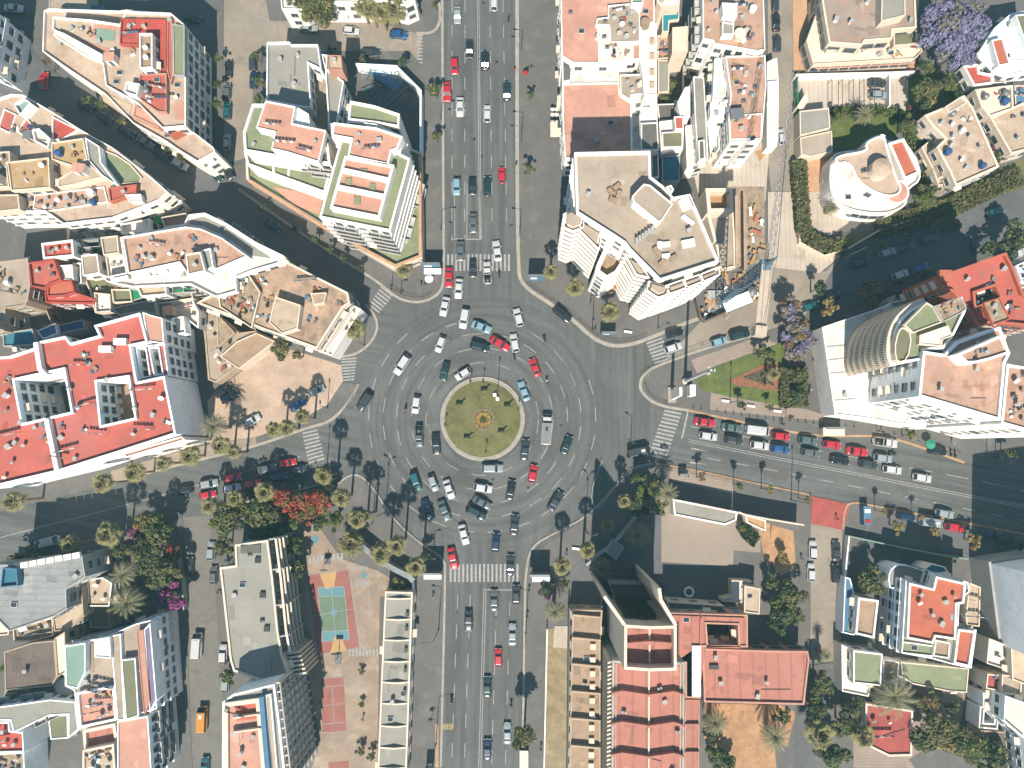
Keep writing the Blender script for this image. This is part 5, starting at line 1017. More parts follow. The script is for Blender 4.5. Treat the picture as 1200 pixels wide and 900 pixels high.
# ======================= TREES AND PLANTS =======================
rv = random.Random(11)
MIX = {'leaf_green': ['leaf_green', 'leaf_green', 'leaf_olive', 'leaf_dark'], 'leaf_olive': ['leaf_olive', 'leaf_olive', 'leaf_green', 'leaf_yellow', 'leaf_dark'], 'leaf_dark': ['leaf_dark', 'leaf_dark', 'leaf_green', 'leaf_olive'], 'leaf_purple': ['leaf_purple', 'leaf_purple', 'leaf_purple', 'leaf_grey'], 'leaf_red': ['leaf_red', 'leaf_red', 'leaf_brown', 'leaf_green'], 'leaf_magenta': ['leaf_magenta', 'leaf_magenta', 'leaf_magenta', 'leaf_dark'], 'leaf_yellow': ['leaf_yellow', 'leaf_yellow', 'leaf_brown'], 'leaf_brown': ['leaf_brown', 'leaf_olive'], 'leaf_grey': ['leaf_grey', 'leaf_grey', 'leaf_brown', 'leaf_purple']}
def leaf_crown(matk, r, hgt, n, size, seed, lobes=9, gap=.0):
    """leaf faces scattered through several uneven clumps"""
    q = random.Random(seed); b = MB().use(matk); cl = []
    for k in range(lobes):
        a = 2*math.pi*k/lobes+q.uniform(-.4, .4); d = r*q.uniform(.3, .85); cl.append((d*math.cos(a), d*math.sin(a), hgt*q.uniform(-.15, .3), r*q.uniform(.2, .42)))
    cl.append((0, 0, hgt*.3, r*.42)); cl.append((q.uniform(-.2, .2)*r, q.uniform(-.2, .2)*r, hgt*.05, r*.5))
    tone = [q.choice(MIX.get(matk, [matk])) for _ in cl]
    for i in range(n):
        ci = q.randrange(len(cl)); c = cl[ci]; b.use(tone[ci] if q.random() < .75 else q.choice(MIX.get(matk, [matk])))
        while True:
            x, y, z = q.uniform(-1, 1), q.uniform(-1, 1), q.uniform(-.8, 1)
            m = x*x+y*y+z*z
            if .25 < m < 1: break
        p = Vector((c[0]+x*c[3], c[1]+y*c[3], c[2]+z*c[3]*hgt/r*1.1))
        nrm = Vector((x+q.uniform(-.7, .7), y+q.uniform(-.7, .7), z+q.uniform(-.3, 1.0))).normalized(); a = nrm.orthogonal().normalized(); a.rotate(Matrix.Rotation(q.uniform(0, 6.3), 3, nrm)); w = nrm.cross(a); s = size*q.uniform(.6, 1.3)
        b.face([p-a*s-w*s*.55, p+a*s*.2-w*s*.7, p+a*s*1.1, p+a*s*.1+w*s*.7, p-a*s*.9+w*s*.5])
    return b
TREES = {}
TK = {'green': 'leaf_green', 'olive': 'leaf_olive', 'dark': 'leaf_dark', 'yellow': 'leaf_yellow', 'brown': 'leaf_brown', 'grey': 'leaf_grey', 'purple': 'leaf_purple', 'magenta': 'leaf_magenta', 'red': 'leaf_red'}
def tree_proto(kind, var, r, h):
    key = (kind, var, 's' if r < 2.2 else ('m' if r < 4.2 else 'l'))
    if key in TREES: return TREES[key]
    R0 = {'s': 1.6, 'm': 3.2, 'l': 6.0}[key[2]]; n = {'s': 380, 'm': 1250, 'l': 3300}[key[2]]; sz = {'s': .2, 'm': .27, 'l': .32}[key[2]]
    seed = hash(kind) % 1000 if False else sum(map(ord, kind))*3+var; q = random.Random(seed)
    if kind in ('purple',): n = int(n*1.3)
    if key[2] == 's' and kind in ('yellow', 'brown'): n = 260
    cr = leaf_crown(TK[kind], R0, R0*.75, n, sz, seed, {'s': 5, 'm': 8, 'l': 14}[key[2]]).mesh('crown')
    tb = MB().use('bark'); H0 = R0*1.25; tb.tube((0, 0, -H0), (0.1, 0, -H0*.35), R0*.07+.05, R0*.05+.03, 8)
    for k in range(6):
        a = k*1.05+q.uniform(-.3, .3); e = Vector((math.cos(a)*R0*.6, math.sin(a)*R0*.6, R0*q.uniform(0, .4))); mid = Vector((e.x*.45, e.y*.45, -H0*.1)); tb.tube((0.1, 0, -H0*.4), mid, R0*.035+.03, R0*.025+.02, 6, False); tb.tube(mid, e, R0*.025+.02, .02, 5, False)
    TREES[key] = (cr, tb.mesh('trunk'), R0, H0); return TREES[key]
def tree(kind, px, py, d, h, label, where, name='tree', group=None, z=PV, cat='tree'):
    """px, py: the crown's middle in the picture; d: crown width in picture pixels; h: height of the crown's middle"""
    r = d/2*(H-h)/F*.98; cr, tr, R0, H0 = tree_proto(kind, rv.randint(0, 2), r, h); c = W(px, py, h)
    o = empty(name, (c.x, c.y, z), rv.uniform(0, 6.28)); tag(o, None, cat, group); k = r/R0
    a = bpy.data.objects.new('crown', cr); link(a); a.parent = o; a.location = (0, 0, h-z); a.scale = (k, k, k*min(1.1, .9+h/40))
    t = bpy.data.objects.new('trunk', tr); link(t); t.parent = o; t.location = (0, 0, h-z); t.scale = (k, k, max(.05, (h-z)/H0))
    pend(o, (label+' '+where).strip(), c); return o
NWK = 'along the top street'
T_ = [
 # street trees: kind, px, py, width, height, look, where
 ('olive', 509.5, 105, 21, 4.5, 'round olive green tree', 'on the left kerb of the north avenue'), ('olive', 511, 159, 15, 4, 'small olive green tree', 'on the left kerb of the north avenue'),
 ('green', 622, 112, 12, 4, 'small green tree', 'on the pavement right of the north avenue'), ('green', 620, 197, 16, 4.5, 'bushy green tree', 'on the pavement right of the north avenue'),
 ('green', 255, 67, 13, 4, 'small green street tree', 'beside the red and white wedge building'), ('green', 255, 99, 13, 4, 'small green street tree', 'beside the red and white wedge building'), ('green', 254, 121, 15, 4, 'small green street tree', 'beside the red and white wedge building'),
 ('green', 300, 64, 15, 4, 'round green street tree', 'beside the grey green roofed block'), ('green', 302, 95, 16, 4, 'round green street tree', 'beside the grey green roofed block'), ('green', 302, 116, 15, 4, 'round green street tree', 'beside the grey green roofed block'),
 ('dark', 100, 117, 16, 5, 'dark green tree', 'over parked cars in the shaded northwest street'), ('green', 119, 122, 16, 4.5, 'yellow green tree', 'over parked cars in the shaded northwest street'), ('olive', 143, 142, 14, 4, 'small olive tree', 'over parked cars in the shaded northwest street'), ('green', 195, 174, 11, 4, 'small green tree', 'at the tip of the wedge building'), ('green', 211, 184, 13, 4, 'leafy green tree', 'over the white parked car at the wedge building'),
 ('brown', 56, 72, 12, 4, 'small orange brown tree', 'in the shaded street near the upper left corner'),
 ('green', 387, 58, 13, 4, 'small bush like tree', 'in front of the grey green roofed block'), ('dark', 472, 71, 16, 4, 'dark green tree', 'above the walled netting yard'), ('dark', 425, 69, 12, 3, 'dark green shrub tree', 'above the walled netting yard'),
 ('olive', 372, 6, 52, 8, 'wide grey green feathery tree', 'at the top edge above the palm row'), ('olive', 350, 0, 30, 7, 'grey green feathery tree', 'left of the wide one at the top edge'),
 ('green', 307, 245, 12, 3.5, 'small round tree', 'on the dotted pavement of the northwest street'), ('green', 346, 269, 12, 3.5, 'small round tree', 'on the dotted pavement of the northwest street'), ('green', 369, 281, 13, 3.5, 'small round tree', 'on the dotted pavement of the northwest street'), ('green', 387, 292, 12, 3.5, 'small round tree', 'on the dotted pavement of the northwest street'), ('green', 403, 302, 12, 3.5, 'small round tree', 'on the dotted pavement of the northwest street'), ('green', 422, 315, 12, 3.5, 'small round tree', 'on the dotted pavement of the northwest street'),
 ('olive', 329, 408, 28, 5, 'spreading olive green tree', 'in the sandy lot'), ('olive', 348, 415, 16, 5, 'smaller olive green tree', 'in the sandy lot'),
 ('dark', 190, 270, 18, 3, 'dark shrubby tree', 'at the dark junction end of the long terraced building'), ('green', 510, 5, 10, 3, 'thin yellow green tree', 'on the small kerb island at the top'),
 ('purple', 1108, 30, 72, 10, 'large lilac blossoming tree', 'beside the arched villa'), ('purple', 1135, 28, 60, 10, 'lilac blossoming tree', 'behind the large one at the right'), ('purple', 1122, 58, 50, 9, 'lower lilac blossoming tree', 'above the small red roof'),
 ('green', 1086, 77, 22, 5, 'bright green tree', 'under the lilac blossoming tree'), ('olive', 1086, 108, 42, 6, 'broad olive green tree', 'in the walled garden of the villas'), ('dark', 1110, 98, 28, 5, 'dark green tree', 'in the walled garden of the villas'), ('green', 1064, 146, 26, 5, 'bright leafy tree', 'beside the round turret villa'), ('green', 982, 137, 20, 4, 'light green tree', 'in the shaded garden by the car yard'), ('dark', 1078, 130, 20, 4, 'dark leafy tree', 'in the walled garden of the villas'), ('red', 1068, 127, 9, 2.5, 'small red leaved tree', 'in the walled garden of the villas'),
 ('green', 1085, 232, 32, 5, 'round bright green tree', 'at the bend of the garden hedge'), ('magenta', 1166, 170, 14, 3, 'small magenta flowering shrub', 'beside the angled beige villa'), ('dark', 1165, 188, 22, 3.5, 'dark green shrub', 'beside the angled beige villa'),
 ('grey', 925, 362, 34, 6, 'bare looking grey tree', 'at the northeast junction'), ('dark', 962, 336, 20, 6, 'dark green tree', 'beside the parked teal car at the northeast junction'), ('yellow', 972, 360, 24, 5, 'pale yellow green tree', 'beside the parked teal car at the northeast junction'), ('grey', 932, 385, 34, 6, 'grey leafless tree', 'at the head of the small park'), ('purple', 948, 398, 26, 6, 'faded lilac tree', 'at the head of the small park'), ('grey', 935, 410, 34, 5, 'greyish tree', 'between the small park and the podium'),
 ('brown', 1025, 344, 36, 5, 'brownish tree', 'in the shaded street beside the office tower'), ('dark', 1190, 280, 44, 7, 'large dark tree', 'at the right edge of the shaded street'), ('dark', 1160, 290, 22, 6, 'dark tree', 'in the shaded street above the coral roof'), ('olive', 1120, 262, 13, 4, 'small olive tree', 'in the shaded street below the garden hedge'), ('olive', 1095, 264, 12, 4, 'small olive tree', 'in the shaded street below the garden hedge'), ('olive', 1064, 274, 13, 4, 'small olive tree', 'in the shaded street below the garden hedge'), ('olive', 1034, 286, 13, 4, 'small olive tree', 'in the shaded street below the garden hedge'), ('olive', 1084, 321, 12, 4, 'small olive tree', 'on the tower side of the shaded street'), ('olive', 1056, 330, 11, 4, 'small olive tree', 'on the tower side of the shaded street'),
 ('dark', 898, 415, 24, 5, 'dark round tree', 'on the triangular lawn'), ('dark', 888, 414, 12, 3.5, 'small dark tree', 'on the triangular lawn'), ('olive', 935, 440, 24, 3.5, 'olive hedge like tree', 'at the right end of the triangular lawn'), ('dark', 936, 462, 24, 3.5, 'dark hedge like tree', 'at the right end of the triangular lawn'), ('green', 870, 475, 13, 4, 'small palm green tree', 'between the benches of the park'), ('olive', 903, 477, 10, 3.5, 'thin tree', 'on the path below the triangular lawn'), ('olive', 927, 489, 9, 3.5, 'thin tree', 'on the path below the triangular lawn'),
 ('dark', 1195, 640, 16, 5, 'dark tree', 'at the right edge below the east road'),
 ('olive', 1067, 509, 16, 4, 'small leafy tree', 'below the white podium'), ('green', 1186, 531, 15, 4, 'small green tree', 'beside the white street front at the right'), ('yellow', 1052, 617, 20, 4, 'pale yellow street tree', 'in the car park below the east road'), ('yellow', 1096, 622, 16, 4, 'pale yellow street tree', 'in the car park below the east road'), ('yellow', 1142, 634, 20, 4, 'pale yellow street tree', 'in the car park below the east road'),
 ('yellow', 822, 559, 13, 5, 'thin pale street tree', 'on the lower pavement of the east road'), ('green', 867, 569, 11, 5.5, 'thin green street tree', 'on the lower pavement of the east road'), ('yellow', 902, 574, 13, 6, 'thin pale street tree', 'on the lower pavement of the east road'), ('yellow', 947, 586, 12, 6, 'thin pale street tree', 'on the lower pavement of the east road'), ('yellow', 1037, 600, 11, 5, 'thin pale street tree', 'on the lower pavement of the east road'), ('yellow', 1080, 606, 10, 4.5, 'thin pale street tree', 'on the lower pavement of the east road'),
 ('green', 757, 573, 32, 7, 'dense bright green tree', 'in the dark southeast plaza'), ('dark', 745, 590, 34, 6, 'dense dark green tree', 'in the dark southeast plaza'), ('olive', 772, 594, 24, 6, 'olive green tree', 'in the dark southeast plaza'), ('green', 748, 560, 20, 6, 'leafy green tree', 'in the dark southeast plaza'),
 ('magenta', 642, 697, 16, 2.5, 'magenta flowering shrub', 'beside the south avenue palm'), ('dark', 640, 690, 24, 3, 'dark green shrub', 'beside the south avenue palm'), ('green', 661, 684, 14, 2.5, 'light green shrub', 'beside the south avenue palm'),
 ('olive', 615, 862, 32, 9, 'tall olive brown tree', 'on the pavement of the south avenue'),
 ('olive', 1020, 680, 40, 5, 'broad olive tree', 'left of the coral roofed villa'), ('dark', 925, 697, 38, 5, 'dark leafy tree', 'beside the theatre yard corner'), ('dark', 915, 722, 40, 6, 'dark spreading tree', 'beside the theatre yard corner'), ('olive', 932, 720, 26, 5, 'olive green tree', 'beside the theatre yard corner'), ('olive', 905, 685, 22, 4, 'small olive tree', 'in the orange sandy garden'), ('yellow', 918, 655, 20, 3, 'dry yellow bush', 'in the orange sandy garden'), ('olive', 870, 620, 12, 2.5, 'small olive bush', 'beside the pale pavilion'),
 ('brown', 1089, 822, 30, 5, 'brown green tree', 'in the garden below the dull green roof'), ('olive', 1105, 858, 48, 6, 'broad grey olive tree', 'at the bottom edge in the gardens'), ('olive', 1135, 872, 48, 6, 'wide grey olive tree', 'at the bottom edge in the gardens'), ('dark', 1080, 868, 36, 5, 'dark tree', 'at the bottom edge in the gardens'), ('olive', 1165, 888, 46, 6, 'grey olive tree', 'in the lower right corner'), ('dark', 965, 802, 30, 6, 'dark slender tree', 'on the path right of the theatre'), ('dark', 958, 832, 32, 6, 'dark leafy tree', 'on the path right of the theatre'), ('olive', 990, 850, 30, 5, 'olive tree', 'left of the dark rose roof'), ('dark', 1000, 830, 26, 5, 'dark tree', 'left of the dark rose roof'), ('dark', 1115, 830, 22, 5, 'dark tree', 'in the garden below the dull green roof'), ('dark', 975, 885, 40, 5, 'dark tree', 'at the bottom edge right of the theatre'),
 ('green', 838, 882, 26, 3, 'green shrub', 'at the foot of the orange sandy yard'), ('green', 852, 895, 30, 3, 'leafy shrub', 'at the foot of the orange sandy yard'), ('dark', 833, 862, 18, 3, 'dark shrub', 'at the foot of the orange sandy yard'), ('olive', 918, 838, 24, 4, 'olive shrub', 'at the right of the orange sandy yard'),
 ('magenta', 160, 623, 22, 3.5, 'magenta blossoming shrub', 'in the walled garden by the west road'), ('magenta', 152, 637, 18, 3.5, 'magenta blossoming shrub', 'in the walled garden by the west road'), ('red', 202, 650, 26, 4, 'pink and orange flowering shrub', 'in the walled garden by the west road'), ('dark', 186, 622, 44, 7, 'dense dark green tree', 'in the walled garden by the west road'), ('dark', 172, 648, 48, 7, 'broad dark tree', 'in the walled garden by the west road'), ('dark', 141, 645, 28, 5, 'round dark bush', 'in the walled garden by the west road'), ('dark', 190, 672, 46, 6, 'large dark shaded tree', 'in the walled garden by the west road'), ('magenta', 197, 698, 44, 5, 'deep purple shaded shrub', 'above the arched window facade'), ('brown', 170, 612, 26, 5, 'brownish green tree', 'in the walled garden by the west road'),
 ('dark', 39, 645, 24, 4.5, 'round dark street tree', 'behind the white van on the west road'), ('dark', 20, 655, 22, 4.5, 'round dark street tree', 'near the left edge on the west road'),
 ('olive', 265, 608, 42, 8, 'large grey green tree', 'on the corner of the side street and west road'), ('olive', 280, 592, 30, 7, 'grey green tree', 'on the corner of the side street and west road'), ('olive', 260, 640, 28, 6, 'narrow olive tree', 'above the school block'), ('green', 262, 668, 10, 2.5, 'small green shrub', 'beside the parked cars at the school block'), ('green', 258, 692, 9, 2.5, 'thin green shrub', 'at the long wall of the school block'), ('olive', 266, 793, 20, 3, 'olive shrub', 'at the school block corner in the side street'),
 ('red', 330, 587, 34, 6, 'scarlet flowering tree', 'above the playground'), ('red', 352, 590, 36, 6, 'orange red flowering tree', 'above the playground'), ('red', 376, 588, 34, 6, 'rusty red flowering tree', 'above the playground'), ('red', 362, 602, 26, 5.5, 'red flowering tree', 'above the playground'), ('dark', 305, 600, 46, 7, 'deep green tree', 'between the school block and the red trees'), ('dark', 312, 622, 40, 7, 'dark green tree', 'between the school block and the red trees'), ('green', 340, 612, 28, 5, 'leafy green tree', 'under the red flowering trees'), ('green', 392, 610, 28, 5, 'bright green tree', 'under the red flowering trees'), ('dark', 372, 612, 24, 5, 'dark green tree', 'under the red flowering trees'), ('green', 346, 640, 26, 5, 'green tree', 'at the top left corner of the playground'), ('olive', 348, 664, 24, 5, 'olive green tree', 'at the top left corner of the playground'), ('dark', 385, 572, 22, 5, 'dark tree', 'between the plaza palms and the red trees'),
 ('dark', 497, 652, 16, 4, 'dark bushy tree', 'behind the billboard of the palm plaza'), 
 ('olive', 424, 787, 9, 1.2, 'small bush', 'on the playground'), ('olive', 424, 826, 9, 1.5, 'small bush', 'on the playground'), ('olive', 423, 880, 13, 1.8, 'small bush', 'on the playground'), ('dark', 435, 886, 12, 1.8, 'dark bush', 'on the playground'), ('olive', 468, 687, 24, 2, 'dry shrub', 'between the curved wall and the arcade'),
 ('dark', 88, 722, 22, 5, 'dense green tree', 'between the sandy roofed house and the turquoise roof'), ('olive', 4, 783, 10, 3, 'green climbing shrub', 'at the left edge'),
 ('green', 505, 843, 7, 2, 'small reddish green sapling', 'on the pavement left of the south avenue'),
 ('olive', 780, 70, 20, 3, 'climbing green shrub', 'between the pink roofs and the tall facade'), ('olive', 788, 100, 22, 3, 'loose olive shrub', 'between the pink roofs and the tall facade'), ('dark', 778, 115, 18, 3, 'dark shrub', 'between the pink roofs and the tall facade'),
]
for k, px, py, d, h, lb, wh in T_: tree(k, px, py, d, h, lb, wh, name='shrub' if ('shrub' in lb or 'bush ' in lb+' ' and 'bush like' not in lb) else 'tree', group=None, cat='shrub' if 'shrub' in lb or lb.endswith('bush') else 'tree')
# fan palms and date palms
def fan_crown(seed, date=False):
    q = random.Random(seed); b = MB().use('date_leaf' if date else 'palm_leaf')
    if not date:
        for k in range(42):
            a = k*2.39996+q.uniform(-.25, .25); el = R(88-118*((k+.5)/42)+q.uniform(-8, 8)); d = Vector((math.cos(a)*math.cos(el), math.sin(a)*math.cos(el), math.sin(el)))
            s = Vector((-math.sin(a), math.cos(a), 0)); L_ = q.uniform(.7, 1.15)*(.45 if k < 7 else 1); c = d*L_; b.tube((0, 0, 0), c, .035, .02, 3, False); rr = q.uniform(.8, 1.12)
            for j in range(9):
                t = R(-72+18*j+q.uniform(-4, 4)); u = d*math.cos(t)+s*math.sin(t); v = d*math.cos(t+R(9))+s*math.sin(t+R(9)); w = d*math.cos(t-R(9))+s*math.sin(t-R(9)); dr = Vector((0, 0, -.3*rr)); ln = rr*(1-.25*abs(j-4)/4)
                b.face([c, c+w*ln*.55, c+u*ln+dr, c+v*ln*.55])
    else:
        for k in range(44):
            a = k*2.39996; el = R(70-85*(k/44)); L_ = q.uniform(3.0, 3.7); p = Vector((0, 0, 0)); e = el; s = Vector((-math.sin(a), math.cos(a), 0)); seg = 7
            for j in range(seg):
                d = Vector((math.cos(a)*math.cos(e), math.sin(a)*math.cos(e), math.sin(e))); n = p+d*(L_/seg); w = .38*math.sin(math.pi*(j+1.2)/(seg+1.6))+.04
                for sg in (-1, 1):
                    for m in range(2):
                        t = m/2; o = p.lerp(n, t); b.face([o, o+d*.16, o+s*sg*w+d*.42-Vector((0, 0, w*.35))])
                b.face([p-s*.03, n-s*.03, n+s*.03, p+s*.03]); p = n; e -= R(15)
    return b.mesh('crown')
FC = [fan_crown(k) for k in range(3)]; DC = [fan_crown(20+k, True) for k in range(2)]
tm = MB().use('palm_bark'); tm.tube((0, 0, 0), (0, 0, 1), 1.0, .7, 9); FT = tm.mesh('trunk')
def palm(px, py, h, where, d=None, date=False, look=None, z=PV, base=None):
    r0 = 3.5 if date else 1.9; rr = (d/2*(H-h)/F) if d else (1.9 if not date else 3.4); k = rr/r0*rv.uniform(.92, 1.32); c = W(px, py, h)
    o = empty('date_palm' if date else 'fan_palm', (c.x, c.y, z), rv.uniform(0, 6.28)); tag(o, None, 'palm tree', 'date palms' if date else 'fan palms')
    a = bpy.data.objects.new('crown', (DC if date else FC)[rv.randint(0, 1 if date else 2)]); link(a); a.parent = o; a.location = (0, 0, h-z); a.scale = (k, k*rv.uniform(.88, 1), k*rv.uniform(.85, 1.15)); a.rotation_euler = (rv.uniform(-.15, .15), rv.uniform(-.15, .15), 0)
    t = bpy.data.objects.new('trunk', FT); link(t); t.parent = o; t.scale = (.45 if date else .27, .45 if date else .27, h-z)
    pend(o, ((look or ('feathery date palm' if date else 'fan palm'))+' '+where), c)
SW = 'on the southwest palm plaza'; WR = 'on the upper pavement of the west road'; SE = 'on the southeast plaza'
for px, py, h, wh, d in ((379, 557, 12, SW, 24), (400, 583, 10, SW, 24), (418, 609, 11.5, SW, 22), (430, 604, 10, SW, 20), (411, 637, 5, SW, 26), (447, 648, 11, SW, 24), (465, 639, 12, SW, 24), (487, 664, 12, SW, 26), (473, 618, 9, SW, 0),
    (320, 503, 9, 'at the corner of the sandy lot', 22), (336, 501, 9, 'at the corner of the sandy lot', 24), (354, 488, 10, 'at the corner of the sandy lot', 22),
    (259, 522, 8, WR, 20), (222, 534, 8, WR, 22), (192, 543, 8, WR, 24), (157, 554, 9, WR, 24), (120.5, 566, 11, WR, 26), (16, 587, 10, WR, 26), (274, 530, 8, WR, 18),
    (126, 627, 10, 'on the lower pavement of the west road', 27), (82, 639, 11, 'on the lower pavement of the west road', 27), (246, 592, 8, 'below the queue on the west road', 20), (275, 584, 8, 'below the queue on the west road', 22), (310, 576, 8, 'below the queue on the west road', 24),
    (474, 316, 4, 'at the corner point of the terraced complex', 20), (414, 384, 6, 'on the small corner pavement by the northwest street', 24),
    (646, 319, 9, 'on the plaza below the tall balconied tower', 20), (674, 337, 8, 'on the plaza below the tall balconied tower', 20), (714.5, 365, 8, 'on the plaza below the tall balconied tower', 24),
    (731, 587, 9, SE, 20), (712, 616, 9, SE, 18), (688, 645, 10, SE, 20), (659, 664, 10, SE, 22),
    (906, 438, 3, 'in the red bed of the triangular lawn', 18), (960, 860, 6, 'at the bottom right of the theatre', 30), (1010, 862, 6, 'left of the dark rose roof', 28), (435, 12, 7, 'in the row at the top edge', 26), (447, 16, 7, 'in the row at the top edge', 24), (462, 12, 7, 'in the row at the top edge', 26), (425, 8, 7, 'in the row at the top edge', 22)):
    if d: palm(px, py, h, wh, d)
for px, py, h, wh, d in ((251, 499, 9, 'at the corner of the large coral red roof', 36), (145, 673, 8, 'in the walled garden', 46), (150, 706, 8, 'in the walled garden', 48), (411, 642, 5, 'beside the playground', 30), (782, 577, 7, 'at the edge of the sunny square', 30), (706, 667, 6, 'in the shade of the theatre', 34), (747, 627, 7, 'in the deep shade behind the curved wall', 36), (650, 716, 6, 'beside the south avenue', 36), (838, 846, 5, 'in the orange sandy yard', 28), (1047, 815, 7, 'behind the sage green roof', 52), (975, 243, 4, 'in front of the round turret villa', 24), (1012, 134, 4, 'in the shaded garden by the car yard', 26), (908, 862, 6, 'at the right side of the orange sandy yard', 36), (968, 768, 5, 'in the cross street below the junction', 20)):
    palm(px, py, h, wh, d, True)
# hedges
def hedge(label, mk, fr, pts, w, h, n):
    q = random.Random(n); P = WP(fr, pts, h); b = MB().use(mk)
    tot = sum((P[i+1]-P[i]).length for i in range(len(P)-1))
    for i in range(n):
        t = q.uniform(0, tot)
        for j in range(len(P)-1):
            L_ = (P[j+1]-P[j]).length
            if t <= L_: break
            t -= L_
        u = (P[j+1]-P[j]).normalized(); nn = Vector((-u.y, u.x, 0)); p = P[j]+u*t+nn*q.uniform(-w/2, w/2); p.z = q.uniform(.2, h)+q.random()*.3
        nr = Vector((q.uniform(-1, 1), q.uniform(-1, 1), q.uniform(0, 1.4))).normalized(); a = nr.orthogonal().normalized(); c = nr.cross(a); s = q.uniform(.15, .34)
        b.face([p-a*s-c*s*.6, p+a*s*.2-c*s*.7, p+a*s, p+a*s*.1+c*s*.7, p-a*s*.9+c*s*.5])
    o = b.build('hedge'); tag(o, label, 'hedge')
hedge('long clipped olive hedge along the narrow street beside the turret villa', 'leaf_olive', '31', '150,-150 160,0 175,180 200,215 280,250 370,240', 3.2, 2.4, 6500)
hedge('broad yellow green hedge along the tree lined shaded street', 'leaf_olive', '31', '520,160 640,130 760,100 880,60 1000,0 1090,-40 1200,-80', 4.5, 2.2, 8000)
hedge('green hedge between the turret villa and the angled beige villa', 'leaf_green', '30', '660,560 690,640 740,730 770,850 760,900', 2.6, 2.4, 3600)
hedge('low green hedge strip across the shaded garden by the car yard', 'leaf_green', '30', '300,525 420,515 580,520 640,540', 2.2, 1.2, 1800)
hedge('dark hedge between the lilac tree and the angled beige villa', 'leaf_dark', '30', '890,340 900,400 930,440 950,500', 3, 2.5, 2500)
hedge('clipped hedge rows along the right end of the small park', 'leaf_olive', 'KE', '780,300 790,400 785,480 790,580', 6.0, 1.6, 5200)
hedge('ivy covered edge above the dark walled garden beside the sandy garden', 'leaf_dark', '22', '1080,660 1110,710 1150,740', 2.5, 1.5, 1200)
# flower rings on the island and the park bed
q = random.Random(5)
def flowers(name, label, mk, pts, h0):
    b = MB().use(mk)
    for x, y in pts:
        p = W(x, y, h0); s = q.uniform(.1, .22); b.tube((p.x, p.y, h0-.02), (p.x, p.y, h0+.05+q.random()*.05), s*.6, s, 5)
    tag(b.build(name), label, 'flowers', kind='stuff')
def rp(cx, cy, r0, r1, n): return [(cx+r*math.cos(a), cy+r*math.sin(a)) for r, a in ((q.uniform(r0, r1), q.uniform(0, 6.283)) for _ in range(n))]
flowers('flowers', 'ring of yellow flowers in the centre of the roundabout', 'flower_yellow', rp(566.5, 491.5, 5.0, 8.5, 170), .66); flowers('flowers', 'outer ring of white and pink flowers in the centre of the roundabout', 'flower_white', rp(566.5, 491.5, 10, 13, 150), .66); flowers('flowers', 'scattered orange flowers round the roundabout centre', 'flower_orange', rp(566.5, 491.5, 4, 12.5, 120), .66)
b = MB().use('leaf_green')
for x, y in rp(566.5, 491.5, 0, 11, 420):
    p = W(x, y, .66); b.tube((p.x, p.y, .58), (p.x+q.uniform(-.1, .1), p.y, .82), .1, .02, 4, False)
tag(b.build('flower_leaves'), 'dark green plants between the flower rings on the roundabout', 'plants', kind='stuff')
bed = ccw([tuple(p[:2]) for p in WP('KE', '425,375 590,310 640,430 560,425', .2)]); b = MB().use('flower_white'); xs = [p[0] for p in bed]; ys = [p[1] for p in bed]
for _ in range(1300):
    x, y = q.uniform(min(xs), max(xs)), q.uniform(min(ys), max(ys))
    if inside((x, y), bed): s = q.uniform(.06, .16); b.tube((x, y, PV+.07), (x, y, PV+.24), .03, s, 5)
tag(b.build('flowers'), 'pale flowers filling the red triangle bed in the park', 'flowers', kind='stuff')
# little topiary bushes and statues on the island
for x, y, wl in ((538, 475, 'left'), (567, 459, 'top'), (594, 477, 'right'), (587, 507, 'lower right'), (547, 514, 'lower left')):
    c = W(x, y, .5); o = empty('garden_sculpture', (c.x, c.y, .5)); tag(o, 'small olive animal shaped topiary on the %s part of the island lawn' % wl, 'sculpture')
    b = MB().use('leaf_olive'); b.tube((-.7, 0, .85), (.6, 0, .95), .33, .28, 8); b.tube((.6, 0, .95), (1.0, .1, 1.6), .2, .14, 8); b.tube((1.0, .1, 1.6), (1.4, .1, 1.5), .15, .1, 8); b.build('body', o, world=False)
    for lx, ly in ((-.55, .2), (-.55, -.2), (.5, .2), (.5, -.2)): b = MB().use('leaf_olive'); b.tube((lx, ly, 0), (lx, ly, .8), .08, .12, 6); b.build('leg', o, world=False)
m_ = bpy.data.materials.new('haze'); MATS['haze'] = m_; m_.use_nodes = True; n_ = m_.node_tree.nodes; n_.remove(n_['Principled BSDF'])
v_ = n_.new('ShaderNodeVolumePrincipled'); v_.inputs['Color'].default_value = (.42, .9, .95, 1); v_.inputs['Density'].default_value = .00022; v_.inputs['Anisotropy'].default_value = 0  # cyan scatter added to the air to lift and tint the shadows teal
m_.node_tree.links.new(v_.outputs[0], n_['Material Output'].inputs['Volume'])
